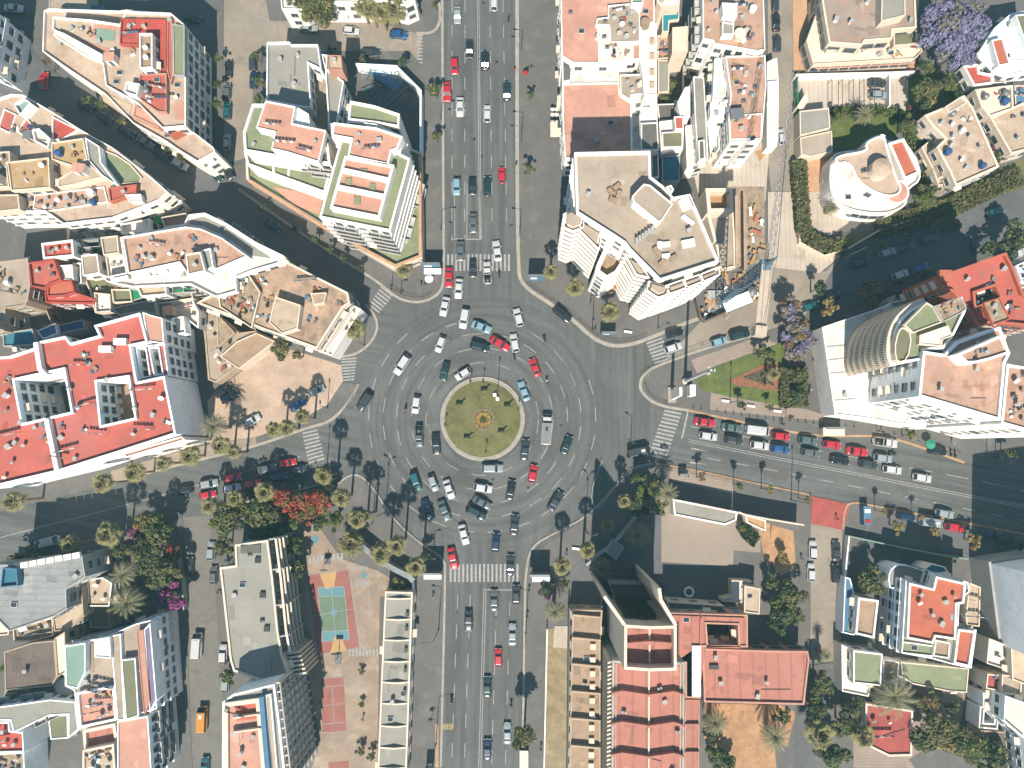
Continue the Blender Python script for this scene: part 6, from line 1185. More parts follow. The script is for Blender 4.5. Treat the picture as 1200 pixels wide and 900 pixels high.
# ======================= VEHICLES =======================
CC = {'white': (225, 225, 222), 'silver': (170, 178, 180), 'grey': (105, 110, 112), 'black': (32, 36, 38), 'dark grey': (62, 68, 70), 'dark green': (28, 58, 58), 'dark blue': (28, 50, 84), 'blue': (40, 95, 150), 'light blue': (150, 185, 200), 'teal': (30, 105, 110), 'red': (215, 36, 52), 'orange': (225, 150, 40), 'grey green': (95, 115, 112)}
for k, v in CC.items(): mat('paint_'+k.replace(' ', '_'), tuple(min(255, int(c)) for c in v), .35, var=0, coat=.6)
SPEC = {  # length, width, bonnet height, roof height, cabin: base front, roof front, roof rear, base rear (fractions of the length from the front)
 'saloon car': (4.5, 1.78, .88, 1.43, .27, .42, .70, .86), 'hatchback': (4.0, 1.72, .9, 1.47, .25, .40, .84, .97), 'small car': (3.7, 1.66, .9, 1.48, .22, .38, .86, .97),
 'estate car': (4.6, 1.86, 1.0, 1.68, .25, .38, .88, .97), 'van': (5.2, 1.98, 1.25, 2.2, .06, .2, .97, .995), 'pickup truck': (5.1, 1.85, 1.05, 1.75, .22, .34, .52, .58), 'box truck': (7.0, 2.15, 1.3, 2.2, .03, .12, .24, .27), 'minibus': (6.0, 2.1, 1.3, 2.5, .03, .1, .97, .995)}
PROTO = {}
def car_proto(typ, col):
    if (typ, col) in PROTO: return PROTO[(typ, col)]
    L_, w, hb, hr, a0, a1, a2, a3 = SPEC[typ]; pm = 'paint_'+col.replace(' ', '_'); hw = w/2; Y = lambda t: L_/2-t*L_
    root = bpy.data.objects.new(typ.replace(' ', '_'), None); parts = []
    def part(b, name, smooth=False, parent=None):
        o = bpy.data.objects.new(name, b.mesh(name, smooth)); o.parent = parent or root; parts.append(o); return o
    b = MB().use(pm); st = [(0, .72, .45, .62), (.02, .86, .35, hb-.16), (.08, .94, .22, hb-.08), (.2, .99, .2, hb), (a0+.02, 1, .2, hb+.04), (.5, 1, .2, hb+.04), (min(a3, .93), .98, .2, hb+.06), (.95, .95, .22, hb+.02), (.985, .88, .32, hb-.1), (1, .78, .42, .66)]
    vs = []
    for t, k, zb, zt in st:
        x = hw*k; y = Y(t); vs += [(-x*.93, y, zb), (-x, y, (zb+zt)/2), (-x*.97, y, zt-.1), (-x*.86, y, zt-.01), (-x*.4, y, zt+.03), (x*.4, y, zt+.03), (x*.86, y, zt-.01), (x*.97, y, zt-.1), (x, y, (zb+zt)/2), (x*.93, y, zb)]
    fs = []; n = 10
    for i in range(len(st)-1):
        for j in range(n): fs.append((i*n+j, i*n+(j+1) % n, (i+1)*n+(j+1) % n, (i+1)*n+j))
    fs += [tuple(range(n)), tuple(range((len(st)-1)*n, len(st)*n))[::-1]]; b.raw(vs, [f[::-1] for f in fs])
    if typ == 'pickup truck': b.use('dark_metal'); b.box((0, Y(.78), hb+.07), (w*.8, L_*.36, .04)); b.use(pm); b.box((-hw*.88, Y(.78), hb+.12), (.1, L_*.38, .2)); b.box((hw*.88, Y(.78), hb+.12), (.1, L_*.38, .2)); b.box((0, Y(.975), hb+.12), (w*.86, .1, .2))
    body = part(b, 'body', True)
    if typ == 'box truck':
        b = MB().use('white'); b.box((0, Y(.65), 1.75), (w*1.0, L_*.68, 2.3)); b.use('metal_grey'); b.box((0, Y(.65), 2.93), (w*.98, L_*.66, .05)); b.use('dark_metal'); b.box((0, Y(.5), 3.0), (.5, .9, .12)); part(b, 'cargo_box')
    # glasshouse: glass sides, painted roof
    zb, zr = hb+.02, hr; kb, kr = .87, .70 if typ not in ('van', 'minibus', 'box truck') else .82
    P0 = [(-hw*kb, Y(a0)), (hw*kb, Y(a0)), (hw*kb, Y(a3)), (-hw*kb, Y(a3))]; P1 = [(-hw*kr, Y(a1)), (hw*kr, Y(a1)), (hw*kr, Y(a2)), (-hw*kr, Y(a2))]
    nm = ['windscreen', 'side_window', 'rear_window', 'side_window']
    for i in range(4):
        j = (i+1) % 4; b = MB().use('glass'); lo1, lo2, up1, up2 = (*P0[i], zb), (*P0[j], zb), (*P1[i], zr-.05), (*P1[j], zr-.05)
        if typ in ('van',) and i in (1, 2, 3) and col in ('white', 'grey', 'silver') or (typ in ('minibus',) and i == 2): b.use(pm)
        b.face([lo2, lo1, up1, up2]); part(b, nm[i])
    b = MB().use(pm if col != 'split' else 'glass'); R1 = inset(P1[::-1], -.04); b.prism(R1, zr-.07, zr-.01, top=False); R2 = inset(R1, .14); m = len(R1)
    for i in range(m): b.face([(*R1[i], zr-.01), (*R1[(i+1) % m], zr-.01), (*R2[(i+1) % m], zr+.03), (*R2[i], zr+.03)])
    b.face([(*p, zr+.03) for p in R2])
    for s in (-1, 1):    # pillars
        b.tube((s*hw*kb, Y(a0), zb), (s*hw*kr, Y(a1), zr-.05), .045, n=4); b.tube((s*hw*kb, Y(a3), zb), (s*hw*kr, Y(a2), zr-.05), .05, n=4); b.tube((s*hw*kb, Y((a0+a3)/2), zb), (s*hw*kr, Y((a1+a2)/2), zr-.05), .04, n=4)
    part(b, 'car_roof')
    if typ == 'minibus' or typ == 'van': b = MB().use('pole_white'); b.box((0, Y(.35), zr+.07), (.7, .9, .1)); part(b, 'roof_hatch')
    for s in (-1, 1):
        b = MB().use(pm); b.box((s*(hw+.08), Y(a0+.06), hb+.08), (.2, .12, .14)); part(b, 'mirror')
        b = MB().use('lamp_glass'); b.box((s*hw*.68, Y(.012), hb-.22), (hw*.36, .1, .16)); part(b, 'headlight')
        b = MB().use('tail_red'); b.box((s*hw*.7, Y(.99), hb-.16), (hw*.3, .08, .18)); part(b, 'tail_light')
        for t in (.17, .82):
            b = MB().use('rubber'); r = .32 if hr < 2 else .38; x0 = s*(hw-.2); x1 = s*(hw+.005); b.tube((x0, Y(t), r), (x1, Y(t), r), r, n=14); b.use('metal_grey'); b.tube((x1, Y(t), r), (x1+s*.012, Y(t), r), r*.6, n=12); part(b, 'wheel')
    PROTO[(typ, col)] = (root, parts); return PROTO[(typ, col)]
VEH = {}
def car(typ, col, px, py, ang, where, z=0.004, group='cars on the streets', zone=None):
    root, parts = car_proto(typ, col); c = W(px, py, .9)
    o = root.copy(); link(o); o.location = (c.x, c.y, z); o.rotation_euler = (0, 0, -R(ang)); k_ = .95+.1*((px*7+py*3) % 10)/10; o.scale = (k_, k_*(.97+.06*((px*3+py) % 7)/7), k_); tag(o, None, 'car' if 'car' in typ or typ == 'hatchback' else typ, group)
    for p in parts: q_ = p.copy(); link(q_); q_.parent = o
    if where == 'RB':
        dx, dy = px-565, py-491; hr = (math.degrees(math.atan2(dx, -dy))/30) % 12; hr = int(round(hr)) or 12; hr = 12 if hr == 0 else hr; rad = math.hypot(dx, dy)
        where = 'on the roundabout\'s %s lane at %s o\'clock' % ('inner' if rad < 75 else 'middle' if rad < 108 else 'outer', 'twelve one two three four five six seven eight nine ten eleven'.split()[hr % 12])
    pend(o, col+' '+typ+' '+where, c); return o
NL, NR, SL, SR = 'in the left lanes of the north avenue', 'in the right lanes of the north avenue', 'in the left lanes of the south avenue', 'in the right lanes of the south avenue'
EQ, WQ = 'queueing on the east road', 'queueing on the west road'; PE = 'parked in the shaded strip below the east road'; PT = 'parked in the shaded street beside the office tower'; PN = 'parked in the dark northwest street'; PS = 'in the side street between the wedge building and the grey green block'
TS = 'on the street along the top palm row'; NS = 'in the narrow street left of the arched villa'; SSW = 'in the side street left of the school block'; XS = 'in the cross street right of the theatre square'; LOT = 'parked in the sandy lot'; NE_ = 'on the northeast street'
s_, h_, e_ = 'saloon car', 'hatchback', 'estate car'
CARS = [
 (s_, 'silver', 360.5, 32, 95, TS), (h_, 'white', 411, 35.5, 95, TS), (h_, 'blue', 467, 40, 97, TS), (e_, 'dark grey', 434, 62, 90, TS), (s_, 'silver', 536, 17, 180, NL), (h_, 'white', 579, 3, 0, NR), (s_, 'black', 550, 57, 180, NL), (s_, 'black', 568.5, 70, 0, NR), (h_, 'red', 532.5, 77, 177, NL), (s_, 'red', 524, 107, 180, NL), (s_, 'white', 539, 125, 180, NL), (h_, 'white', 571, 133, 0, NR), (s_, 'dark green', 594, 106, 0, NR), (h_, 'red', 588, 205, 0, NR), (h_, 'light blue', 535, 218, 180, NL), (h_, 'black', 553.5, 218, 180, NL), (e_, 'dark green', 571, 218, 0, NR),
 (s_, 'grey', 554.5, 261, 180, NL), (s_, 'grey', 539.5, 294, 180, NL), (s_, 'black', 554, 314, 180, NL), (s_, 'white', 582.5, 294, 352, 'on the crosswalk of the north avenue'), ('pickup truck', 'white', 571, 319.5, 357, 'entering the north avenue'), (s_, 'red', 526, 325, 180, NL), (s_, 'white', 537.5, 338, 184, NL),
 (s_, 'white', 521, 359, 192, 'RB'), (e_, 'white', 544, 373, 190, 'RB'), (s_, 'light blue', 564, 383, 112, 'RB'), (e_, 'dark green', 562.5, 406, 105, 'RB'), (s_, 'red', 586, 402.5, 122, 'RB'), (h_, 'white', 603, 402, 350, 'RB'), (h_, 'white', 516, 403, 200, 'RB'), (e_, 'white', 471, 427.5, 213, 'RB'), (s_, 'dark green', 521, 435, 193, 'RB'), (h_, 'white', 542.5, 438, 238, 'RB'), (h_, 'white', 607.5, 372, 345, 'RB'), (s_, 'red', 627, 430.5, 340, 'RB'), (e_, 'black', 659, 368, 130, 'RB'), (e_, 'dark grey', 427, 470, 215, 'RB'), (h_, 'white', 487.5, 474, 188, 'RB'), ('pickup truck', 'grey', 491, 511, 178, 'RB'), (s_, 'black', 511, 520.5, 175, 'RB'),
 (e_, 'silver', 577, 549, 90, 'RB'), (h_, 'white', 566, 572, 100, 'RB'), (s_, 'grey', 565, 589, 118, 'RB'), (e_, 'dark green', 558, 601, 118, 'RB'), (e_, 'teal', 487, 564, 162, 'RB'), (h_, 'silver', 507.5, 566, 160, 'RB'), (s_, 'white', 526, 573.5, 160, 'RB'), (s_, 'dark blue', 500.5, 597.5, 160, 'RB'), (s_, 'grey green', 520.5, 598.5, 158, 'RB'), (s_, 'white', 543.5, 626.5, 165, 'RB'), (s_, 'red', 530.5, 654.5, 167, 'at the crosswalk of the south avenue'), (h_, 'dark blue', 581, 636, 5, 'RB'), (s_, 'black', 598.5, 574.5, 10, 'RB'), (s_, 'dark grey', 598, 662.5, 3, SR), (s_, 'dark grey', 603, 615.5, 6, 'RB'),
 (s_, 'light blue', 614, 458.5, 340, 'RB'), ('box truck', 'white', 640.5, 503, 3, 'RB'), (s_, 'dark grey', 615, 527, 6, 'RB'), (s_, 'dark green', 664, 521.5, 22, 'RB'), (h_, 'red', 624.5, 555.5, 10, 'RB'), (s_, 'dark grey', 651, 587.5, 32, 'RB'),
 (h_, 'black', 790.5, 390, 75, NE_), (h_, 'white', 789, 407.5, 72, NE_), (h_, 'light blue', 843, 400, 73, NE_), (e_, 'dark green', 867, 392, 75, NE_), (h_, 'teal', 949, 359, 72, NE_), (h_, 'black', 975, 348, 75, NE_),
 (h_, 'dark grey', 909, 3, 0, NS), (s_, 'black', 910, 25, 0, NS), (h_, 'dark grey', 911, 50, 0, NS), (h_, 'white', 916, 160, 355, NS), (h_, 'silver', 1029, 111, 90, 'parked in the walled car yard'), (h_, 'dark grey', 1028, 97, 90, 'parked in the walled car yard'),
 (s_, 'white', 15.5, 9, 95, 'in the dark street in the upper left corner'), (h_, 'red', 51, 94, 5, PN), (h_, 'black', 100, 123, 120, PN), (h_, 'dark grey', 122, 137, 120, PN), (s_, 'dark grey', 147.5, 152, 120, PN), (s_, 'grey', 170, 166, 120, PN), (h_, 'black', 188, 179, 120, PN), (h_, 'white', 210.5, 192, 118, 'parked at the tip of the wedge building'), (h_, 'dark grey', 225, 21, 100, 'in the shaded street above the wedge building'), (s_, 'black', 267.5, 80, 0, PS), (h_, 'grey', 266, 106, 2, PS), (h_, 'teal', 266, 129, 0, PS), (h_, 'white', 266, 166, 0, PS), (h_, 'dark grey', 296, 72, 0, PS), (h_, 'dark blue', 297, 93, 0, PS), (e_, 'black', 266, 199, 150, PN), (h_, 'dark green', 252, 204, 140, PN), (s_, 'dark blue', 319, 263, 120, PN),
 (h_, 'silver', 1040, 296, 72, PT), (s_, 'dark grey', 1061, 289, 72, PT), (h_, 'dark grey', 1090, 279, 72, PT), (s_, 'black', 1117.5, 266, 70, PT), (h_, 'teal', 1167, 247.5, 70, PT), (h_, 'dark green', 1009, 307, 72, PT), (h_, 'white', 1055.5, 322, 72, PT), (h_, 'blue', 1078, 314, 70, PT), (h_, 'grey', 1151, 284, 70, PT), (h_, 'white', 1194, 297, 70, PT),
 (h_, 'black', 215.5, 574, 263, 'on the west road'), (h_, 'silver', 244, 567, 80, WQ), (h_, 'red', 243, 580, 80, WQ), (h_, 'red', 272, 560, 80, WQ), (h_, 'white', 271, 572, 80, WQ), (h_, 'red', 295, 567, 80, WQ), (s_, 'grey', 312.5, 549.5, 80, WQ), (h_, 'red', 336.5, 542.5, 80, WQ), (h_, 'dark blue', 326, 559, 78, WQ), (h_, 'dark grey', 350, 550, 78, WQ), (h_, 'dark green', 300, 580, 80, WQ), ('van', 'white', 57, 635, 75, 'parked by the round dark trees on the west road'),
 (h_, 'silver', 247, 646, 2, SSW), (h_, 'dark grey', 222, 664, 0, SSW), (h_, 'grey', 250, 674, 0, SSW), ('van', 'white', 231.5, 756, 2, SSW), (h_, 'white', 261, 767, 0, SSW), ('van', 'orange', 237.5, 842, 0, SSW), (h_, 'teal', 240, 899, 0, SSW), (h_, 'silver', 264, 800, 5, SSW),
 (h_, 'white', 295, 493, 60, LOT), (h_, 'dark grey', 269, 465, 62, LOT), (h_, 'black', 262, 458, 60, LOT), (h_, 'blue', 349, 474.5, 58, LOT), (h_, 'silver', 371, 458, 62, LOT),
 ('van', 'dark grey', 749, 529, 78, 'stopped at the shaded corner of the east crosswalk'),
 (s_, 'red', 826, 494.5, 98, EQ), (h_, 'white', 830, 511, 98, EQ), (s_, 'grey green', 857.5, 501, 98, EQ), (h_, 'dark grey', 860, 515.5, 98, EQ), ('van', 'white', 887.5, 504.5, 97, EQ), (h_, 'white', 890.5, 522, 97, EQ), (h_, 'red', 915.5, 511, 97, EQ), (h_, 'blue', 914.5, 526, 97, EQ), (h_, 'grey green', 947, 516, 97, EQ), (h_, 'grey', 950, 530.5, 98, EQ), (h_, 'red', 975.5, 521, 98, EQ), (s_, 'black', 984.5, 539.5, 98, EQ), (s_, 'red', 1004.5, 529, 98, EQ), (h_, 'dark grey', 1018, 544, 98, EQ), (h_, 'silver', 1035, 537, 98, EQ), (h_, 'white', 1046, 550.5, 98, EQ), (h_, 'white', 1081, 560, 100, EQ), ('pickup truck', 'white', 1037.5, 518.5, 98, 'parked at the upper kerb of the east road'), (h_, 'black', 1099, 528, 98, 'parked beside the green parasol'),
 (h_, 'silver', 1107, 602, 100, PE), ('van', 'silver', 1091, 612, 98, PE), (h_, 'red', 1119, 618, 98, PE), (h_, 'dark blue', 1062, 605.5, 100, PE), (s_, 'dark blue', 1160, 625, 100, PE), (h_, 'black', 1180, 632, 100, PE), (h_, 'white', 953, 645, 2, XS), (s_, 'dark grey', 980.5, 646, 0, XS), (h_, 'black', 979.5, 672, 0, XS), (h_, 'white', 951, 671, 2, XS), (h_, 'grey green', 1039, 664, 75, 'under the tree by the coral roofed villa'), (h_, 'dark grey', 1145, 664, 0, 'in the shaded yard by the big grey roof'),
 (s_, 'grey', 579, 704, 0, SR), (s_, 'dark grey', 549, 727.5, 180, SL), (h_, 'red', 584, 771, 0, SR), (s_, 'dark green', 571, 805.5, 0, SR), (s_, 'dark blue', 571, 879, 0, SR), (s_, 'silver', 594.5, 860, 0, SR), (s_, 'silver', 600.5, 744, 0, SR), (h_, 'dark grey', 605, 697, 0, SR)]
for c_ in CARS:
    on_p = c_[5] in (LOT, 'parked in the walled car yard') or c_[5].startswith('under the tree') or c_[5].startswith('in the shaded yard') or c_[5] == PE
    car(*c_, z=(PV+.03 if on_p else .006))
# ======================= PEOPLE, MOTORCYCLES =======================
def skin_person(pose):
    J = {'stand': dict(h=((0, 0, .98), (0, 0, 1.2), (0, 0, 1.43), (0, .01, 1.52), (0, .02, 1.64)), al=((-.2, 0, 1.4), (-.25, .02, 1.14), (-.25, .12, .9)), ar=((.2, 0, 1.4), (.25, -.02, 1.14), (.25, .08, .9)), ll=((-.1, 0, .92), (-.1, .03, .5), (-.1, 0, .08), (-.1, .14, .04)), lr=((.1, 0, .92), (.1, .03, .5), (.1, 0, .08), (.1, .14, .04))),
         'walk': dict(h=((0, 0, .96), (0, .02, 1.18), (0, .04, 1.41), (0, .06, 1.5), (0, .08, 1.62)), al=((-.2, .03, 1.38), (-.25, .16, 1.15), (-.24, .32, 1.0)), ar=((.2, .03, 1.38), (.25, -.12, 1.14), (.25, -.16, .9)), ll=((-.1, 0, .9), (-.1, -.1, .5), (-.1, -.34, .14), (-.1, -.24, .05)), lr=((.1, 0, .9), (.1, .22, .52), (.1, .3, .08), (.1, .44, .05))),
         'ride': dict(h=((0, -.2, .84), (0, -.12, 1.05), (0, -.02, 1.27), (0, .02, 1.36), (0, .06, 1.48)), al=((-.2, -.02, 1.24), (-.3, .18, 1.08), (-.3, .42, 1.02)), ar=((.2, -.02, 1.24), (.3, .18, 1.08), (.3, .42, 1.02)), ll=((-.12, -.16, .8), (-.2, .2, .72), (-.2, .12, .34), (-.2, .26, .3)), lr=((.12, -.16, .8), (.2, .2, .72), (.2, .12, .34), (.2, .26, .3)))}[pose]
    vs = []; es = []; rad = []
    def chain(pts, rs, start=None):
        prev = start
        for p, r in zip(pts, rs):
            vs.append(p); rad.append(r); i = len(vs)-1
            if prev is not None: es.append((prev, i))
            prev = i
        return prev
    chain(J['h'], (.15, .14, .16, .06, .115)); chain(J['al'], (.06, .045, .035), 2); chain(J['ar'], (.06, .045, .035), 2); chain(J['ll'], (.09, .065, .045, .04), 0); chain(J['lr'], (.09, .065, .045, .04), 0)
    me = bpy.data.meshes.new('p'); me.from_pydata(vs, es, []); o = bpy.data.objects.new('p', me); link(o)
    md = o.modifiers.new('s', 'SKIN'); 
    for i, r in enumerate(rad): me.skin_vertices[0].data[i].radius = (r, r)
    me.skin_vertices[0].data[0].use_root = True
    o.modifiers.new('u', 'SUBSURF').levels = 1
    dg = bpy.context.evaluated_depsgraph_get(); out = bpy.data.meshes.new_from_object(o.evaluated_get(dg)); bpy.data.objects.remove(o); out.name = 'person'
    return out, J
PM = {}
def person_mesh(pose, shirt):
    if (pose, shirt) in PM: return PM[(pose, shirt)]
    me, J = skin_person(pose); me.materials.clear()
    for k in ('skin', shirt, 'jeans', 'hair', 'dark_metal'): me.materials.append(M(k))
    hz = J['h'][0][2]; nz = J['h'][3][2]; hands = [Vector(J['al'][2]), Vector(J['ar'][2])]; feet = [Vector(J['ll'][3]), Vector(J['lr'][3])]
    for p in me.polygons:
        c = p.center
        if c.z > nz: p.material_index = 3 if (c.z > nz+.16 or c.y < J['h'][4][1]-.02) else 0
        elif min((c-q).length for q in hands) < .1: p.material_index = 0
        elif min((c-q).length for q in feet) < .14: p.material_index = 4
        elif c.z > hz-.02: p.material_index = 1
        else: p.material_index = 2
        p.use_smooth = True
    PM[(pose, shirt)] = me; return me
def person(px, py, ang, pose, shirt, label, z=PV):
    c = W(px, py, .9); o = bpy.data.objects.new('person', person_mesh(pose, shirt)); link(o); o.location = (c.x, c.y, z); o.rotation_euler = (0, 0, -R(ang)); tag(o, None, 'person', 'people on foot'); pend(o, label, c)
SN = {'shirt_red': 'red', 'shirt_white': 'white', 'shirt_blue': 'blue', 'shirt_dark': 'dark'}
for px, py, a, po, sh, wh in ((605, 193, 10, 'walk', 'shirt_dark', 'on the median kerb of the north avenue'), (603, 82, 0, 'walk', 'shirt_red', 'on the median kerb of the north avenue'), (915, 496, 90, 'stand', 'shirt_dark', 'above the east road queue'), (918, 497, 90, 'stand', 'shirt_dark', 'above the east road queue'), (1117, 519, 0, 'stand', 'shirt_white', 'by the parked motorcycles on the east road'), (950, 457, 0, 'walk', 'shirt_white', 'beside the small park'), (949, 462, 180, 'stand', 'shirt_red', 'beside the small park'), (733, 354, 200, 'walk', 'shirt_white', 'on the plaza under the tall tower'), (620, 692, 0, 'walk', 'shirt_dark', 'right of the south avenue'), (618, 722, 180, 'walk', 'shirt_dark', 'right of the south avenue'), (634, 878, 0, 'walk', 'shirt_dark', 'right of the south avenue'), (981, 608, 30, 'walk', 'shirt_dark', 'on the red paving of the cross street'), (806, 558, 60, 'walk', 'shirt_blue', 'on the lower pavement of the east road'), (1034, 506, 90, 'walk', 'shirt_dark', 'below the white podium'), (1029, 505, 90, 'stand', 'shirt_blue', 'below the white podium'), (498, 333, 40, 'walk', 'shirt_dark', 'on the corner pavement by the terraced complex'), (493, 334, 220, 'stand', 'shirt_blue', 'on the corner pavement by the terraced complex'), (664, 650, 20, 'walk', 'shirt_blue', 'among the southeast plaza palms'), (507, 700, 0, 'walk', 'shirt_white', 'on the left pavement of the south avenue'), (940, 655, 0, 'stand', 'shirt_blue', 'on the pavement beside the cross street'), (425, 843, 0, 'walk', 'shirt_blue', 'on the playground near the tennis court'), (126, 835, 0, 'stand', 'shirt_blue', None)):
    if wh: person(px, py, a, po, sh, 'person in a %s shirt %s %s' % (SN[sh], 'walking' if po == 'walk' else 'standing', wh), PV+.03 if 'kerb' not in wh else PV+.05)
mb = MB().use('dark_metal'); mb.box((0, -.25, .62), (.24, .7, .22)); mb.use('red_paving'); mb.box((0, .15, .72), (.28, .42, .24), taper=.8); mb.use('dark_metal'); mb.tube((0, .62, .32), (0, .42, 1.0), .04, n=6); mb.box((0, -.7, .7), (.3, .35, .25)); MB1 = mb.mesh('frame')
mb = MB().use('rubber'); mb.tube((-.06, 0, 0), (.06, 0, 0), .3, n=14); MB2 = mb.mesh('wheel'); mb = MB().use('metal_grey'); mb.tube((-.36, .38, 1.0), (.36, .38, 1.0), .025, n=6); MB3 = mb.mesh('handlebar')
def moto(px, py, ang, wh, rider=None, z=0.006):
    c = W(px, py, .7); o = empty('motorcycle', (c.x, c.y, z), -R(ang)); tag(o, None, 'motorcycle', 'motorcycles'); pend(o, 'dark motorcycle '+wh, c)
    for nm, me, loc in (('frame', MB1, (0, 0, 0)), ('wheel', MB2, (0, .66, .3)), ('wheel', MB2, (0, -.62, .3)), ('handlebar', MB3, (0, 0, 0))): a = bpy.data.objects.new(nm, me); link(a); a.parent = o; a.location = loc
    if rider: p = bpy.data.objects.new('person', person_mesh('ride', rider)); link(p); p.location = (c.x, c.y, z); p.rotation_euler = (0, 0, -R(ang)); tag(p, None, 'person', 'motorcycle riders'); pend(p, 'rider in a %s shirt on the motorcycle %s' % (SN[rider], wh), c)
for px, py, a, wh, r in ((596, 21, 0, 'at the top of the north avenue', 'shirt_dark'), (585, 321, 0, 'just below the north crosswalk', 'shirt_dark'), (638, 397, 340, 'on the outer lanes above the island', 'shirt_dark'), (602.5, 418, 345, 'beside the white car above the island', 'shirt_dark'), (641, 446, 350, 'right of the red car on the roundabout', 'shirt_white'), (475, 479, 185, 'left of the white car on the roundabout', 'shirt_dark'), (620, 79, 60, 'parked on the right pavement of the north avenue', None), (307, 540, 75, 'in the west road queue', 'shirt_dark'), (529, 822, 180, 'in the left lane of the south avenue', 'shirt_blue'), (599, 826, 0, 'in the right lane of the south avenue', 'shirt_dark'), (1047, 532, 98, 'between cars on the east road', 'shirt_dark'), (779, 525, 90, 'waiting at the east crosswalk', 'shirt_blue'), (1115, 530, 0, 'parked at the upper kerb of the east road', None), (1120, 531, 0, 'parked at the upper kerb of the east road', None), (793, 513, 95, 'beside the east stop line', None)): 
    if (px, py) != (793, 513): moto(px, py, a, wh, r, .006 if py != 79 else PV+.01)
# ======================= STREET FURNITURE =======================
def lamp(px, py, h, where, heads=1, arm=1.6, ang=0, z=PV, look=None, r=.11):
    c = W(px, py, 0); o = empty('street_lamp', (c.x, c.y, z)); tag(o, None, 'street lamp', 'street lamps'); b = MB().use('pole_grey'); b.tube((0, 0, 0), (0, 0, h), r, r*.55, 8); b.tube((0, 0, 0), (0, 0, .4), r*1.8, r*1.5, 8); b.build('pole', o, world=False)
    for k in range(heads):
        a = R(ang)+2*math.pi*k/max(1, heads); e = (math.cos(a)*arm, math.sin(a)*arm); b = MB().use('pole_grey'); b.tube((0, 0, h-.1), (e[0], e[1], h+.25), .05, n=6); b.build('arm', o, world=False)
        b = MB().use('dark_metal'); b.box((e[0]*1.12, e[1]*1.12, h+.25), (.75, .32, .14), a); b.use('lamp_glass'); b.box((e[0]*1.12, e[1]*1.12, h+.16), (.55, .22, .04), a); b.build('lamp_head', o, world=False)
    pend(o, (look or 'grey street lamp')+' '+where, c)
for px, py, h, wh, hd, ar, an in ((452, 600, 13.5, 'at the kerb of the southwest plaza', 3, 1.0, 20), (686, 620, 14, 'at the kerb of the southeast plaza', 3, 1.0, 20), (739, 520, 7, 'beside the dark van at the east corner', 1, 1.2, 150), (694, 388, 11, 'on the plaza kerb below the tall tower', 3, 1.0, 10), (771, 385, 7, 'on the plaza below the tall tower', 1, .8, 0), (692, 355, 7, 'on the plaza below the tall tower', 1, .6, 20), (611, 60, 6, 'on the median kerb of the north avenue', 1, 1.6, 180), (611, 165, 8, 'on the median kerb of the north avenue', 1, 1.8, 180), (609, 275, 7, 'on the median kerb of the north avenue', 1, 1.6, 180), (517, 140, 5, 'on the left kerb of the north avenue', 1, 2.2, 0), (517, 270, 6, 'on the left kerb of the north avenue', 1, 2.4, 0), (459, 340, 5, 'on the corner by the northwest crosswalk', 1, .8, 0), (470, 344, 3.5, 'on the corner by the northwest crosswalk', 1, .8, 0), (511, 872, 12, 'on the left kerb of the south avenue', 1, 2.4, 0), (514, 738, 11, 'on the left kerb of the south avenue', 1, 1.6, 180), (616, 742, 11, 'on the right kerb of the south avenue', 1, 1.6, 180), (927, 586, 11, 'on the lower pavement of the east road', 1, 1.8, 90), (983, 307, 7, 'at the bend of the shaded street', 1, 2.8, 25), (384, 478, 6, 'beside the sandy lot kerb', 1, .8, 90), (427, 405, 7, 'beside the corner palm', 1, .8, 90), (383, 548, 9, 'by the southwest crosswalk', 1, 1.2, 90), (855, 472, 9, 'beside the benches of the park', 1, 1, 90), (1156, 530, 5, 'on the upper pavement of the east road', 1, 1, 270), (1166, 535, 5, 'on the upper pavement of the east road', 1, 1, 270), (508, 650, 6, 'by the billboard of the southwest plaza', 1, .8, 0), (65, 84, 8, 'in the dark northwest street', 1, 3.0, -35), (376, 822, 7, 'beside the playground shade', 1, .5, 0), (438, 600, 7, 'on the southwest plaza', 1, .5, 0), (545, 455, 2, 'x', 0, 0, 0)):
    if wh != 'x': lamp(px, py, h, wh, hd, ar, an)
lamp(583, 465, 8.8, 'on the roundabout lawn', 1, .5, 90, .5, 'tall white based lamp post'); 
for px, py, h in ((552, 449, 2.4), (567, 449, 3), (570, 530, 2.8), (523, 499, 2.5), (608, 481, 2.2)): lamp(px, py, h, 'at the rim of the island lawn', 1, .25, 90, .3, 'short garden lamp', .05)
c = W(582.5, 465, .5); b = MB().use('white'); b.box((c.x-.5, c.y+.4, .75), (.8, .7, .5)); b.box((c.x+.1, c.y-.5, .75), (.7, .7, .6)); tag(b.build('utility_box'), 'white utility boxes at the foot of the lamp post on the island', 'utility box')
# mast and stele
c = W(802.5, 447, 0); o = empty('flag_mast', (c.x, c.y, PV)); tag(o, 'very tall white lattice topped mast between the small park and the northeast crosswalk', 'mast'); b = MB().use('pole_white'); b.tube((0, 0, 0), (0, 0, 24), .38, .22, 12); b.tube((0, 0, 0), (0, 0, .8), .7, .7, 12); b.build('pole', o, world=False)
for k in range(3): b = MB().use('pole_white'); a = k*2.09; b.box((math.cos(a)*.7, math.sin(a)*.7, 23), (.25, .5, 1.8), a); b.tube((0, 0, 23), (math.cos(a)*.6, math.sin(a)*.6, 23), .05, n=5); b.build('antenna', o, world=False)
c = W(807, 459, 0); b = MB().use('white'); b.box((c.x, c.y, 2.2), (1.2, 2.4, 4.0)); b.use('pole_grey'); b.box((c.x, c.y, .3), (1.6, 2.8, .3)); tag(b.build('information_pillar'), 'white free standing pillar sign by the mast at the park tip', 'sign')
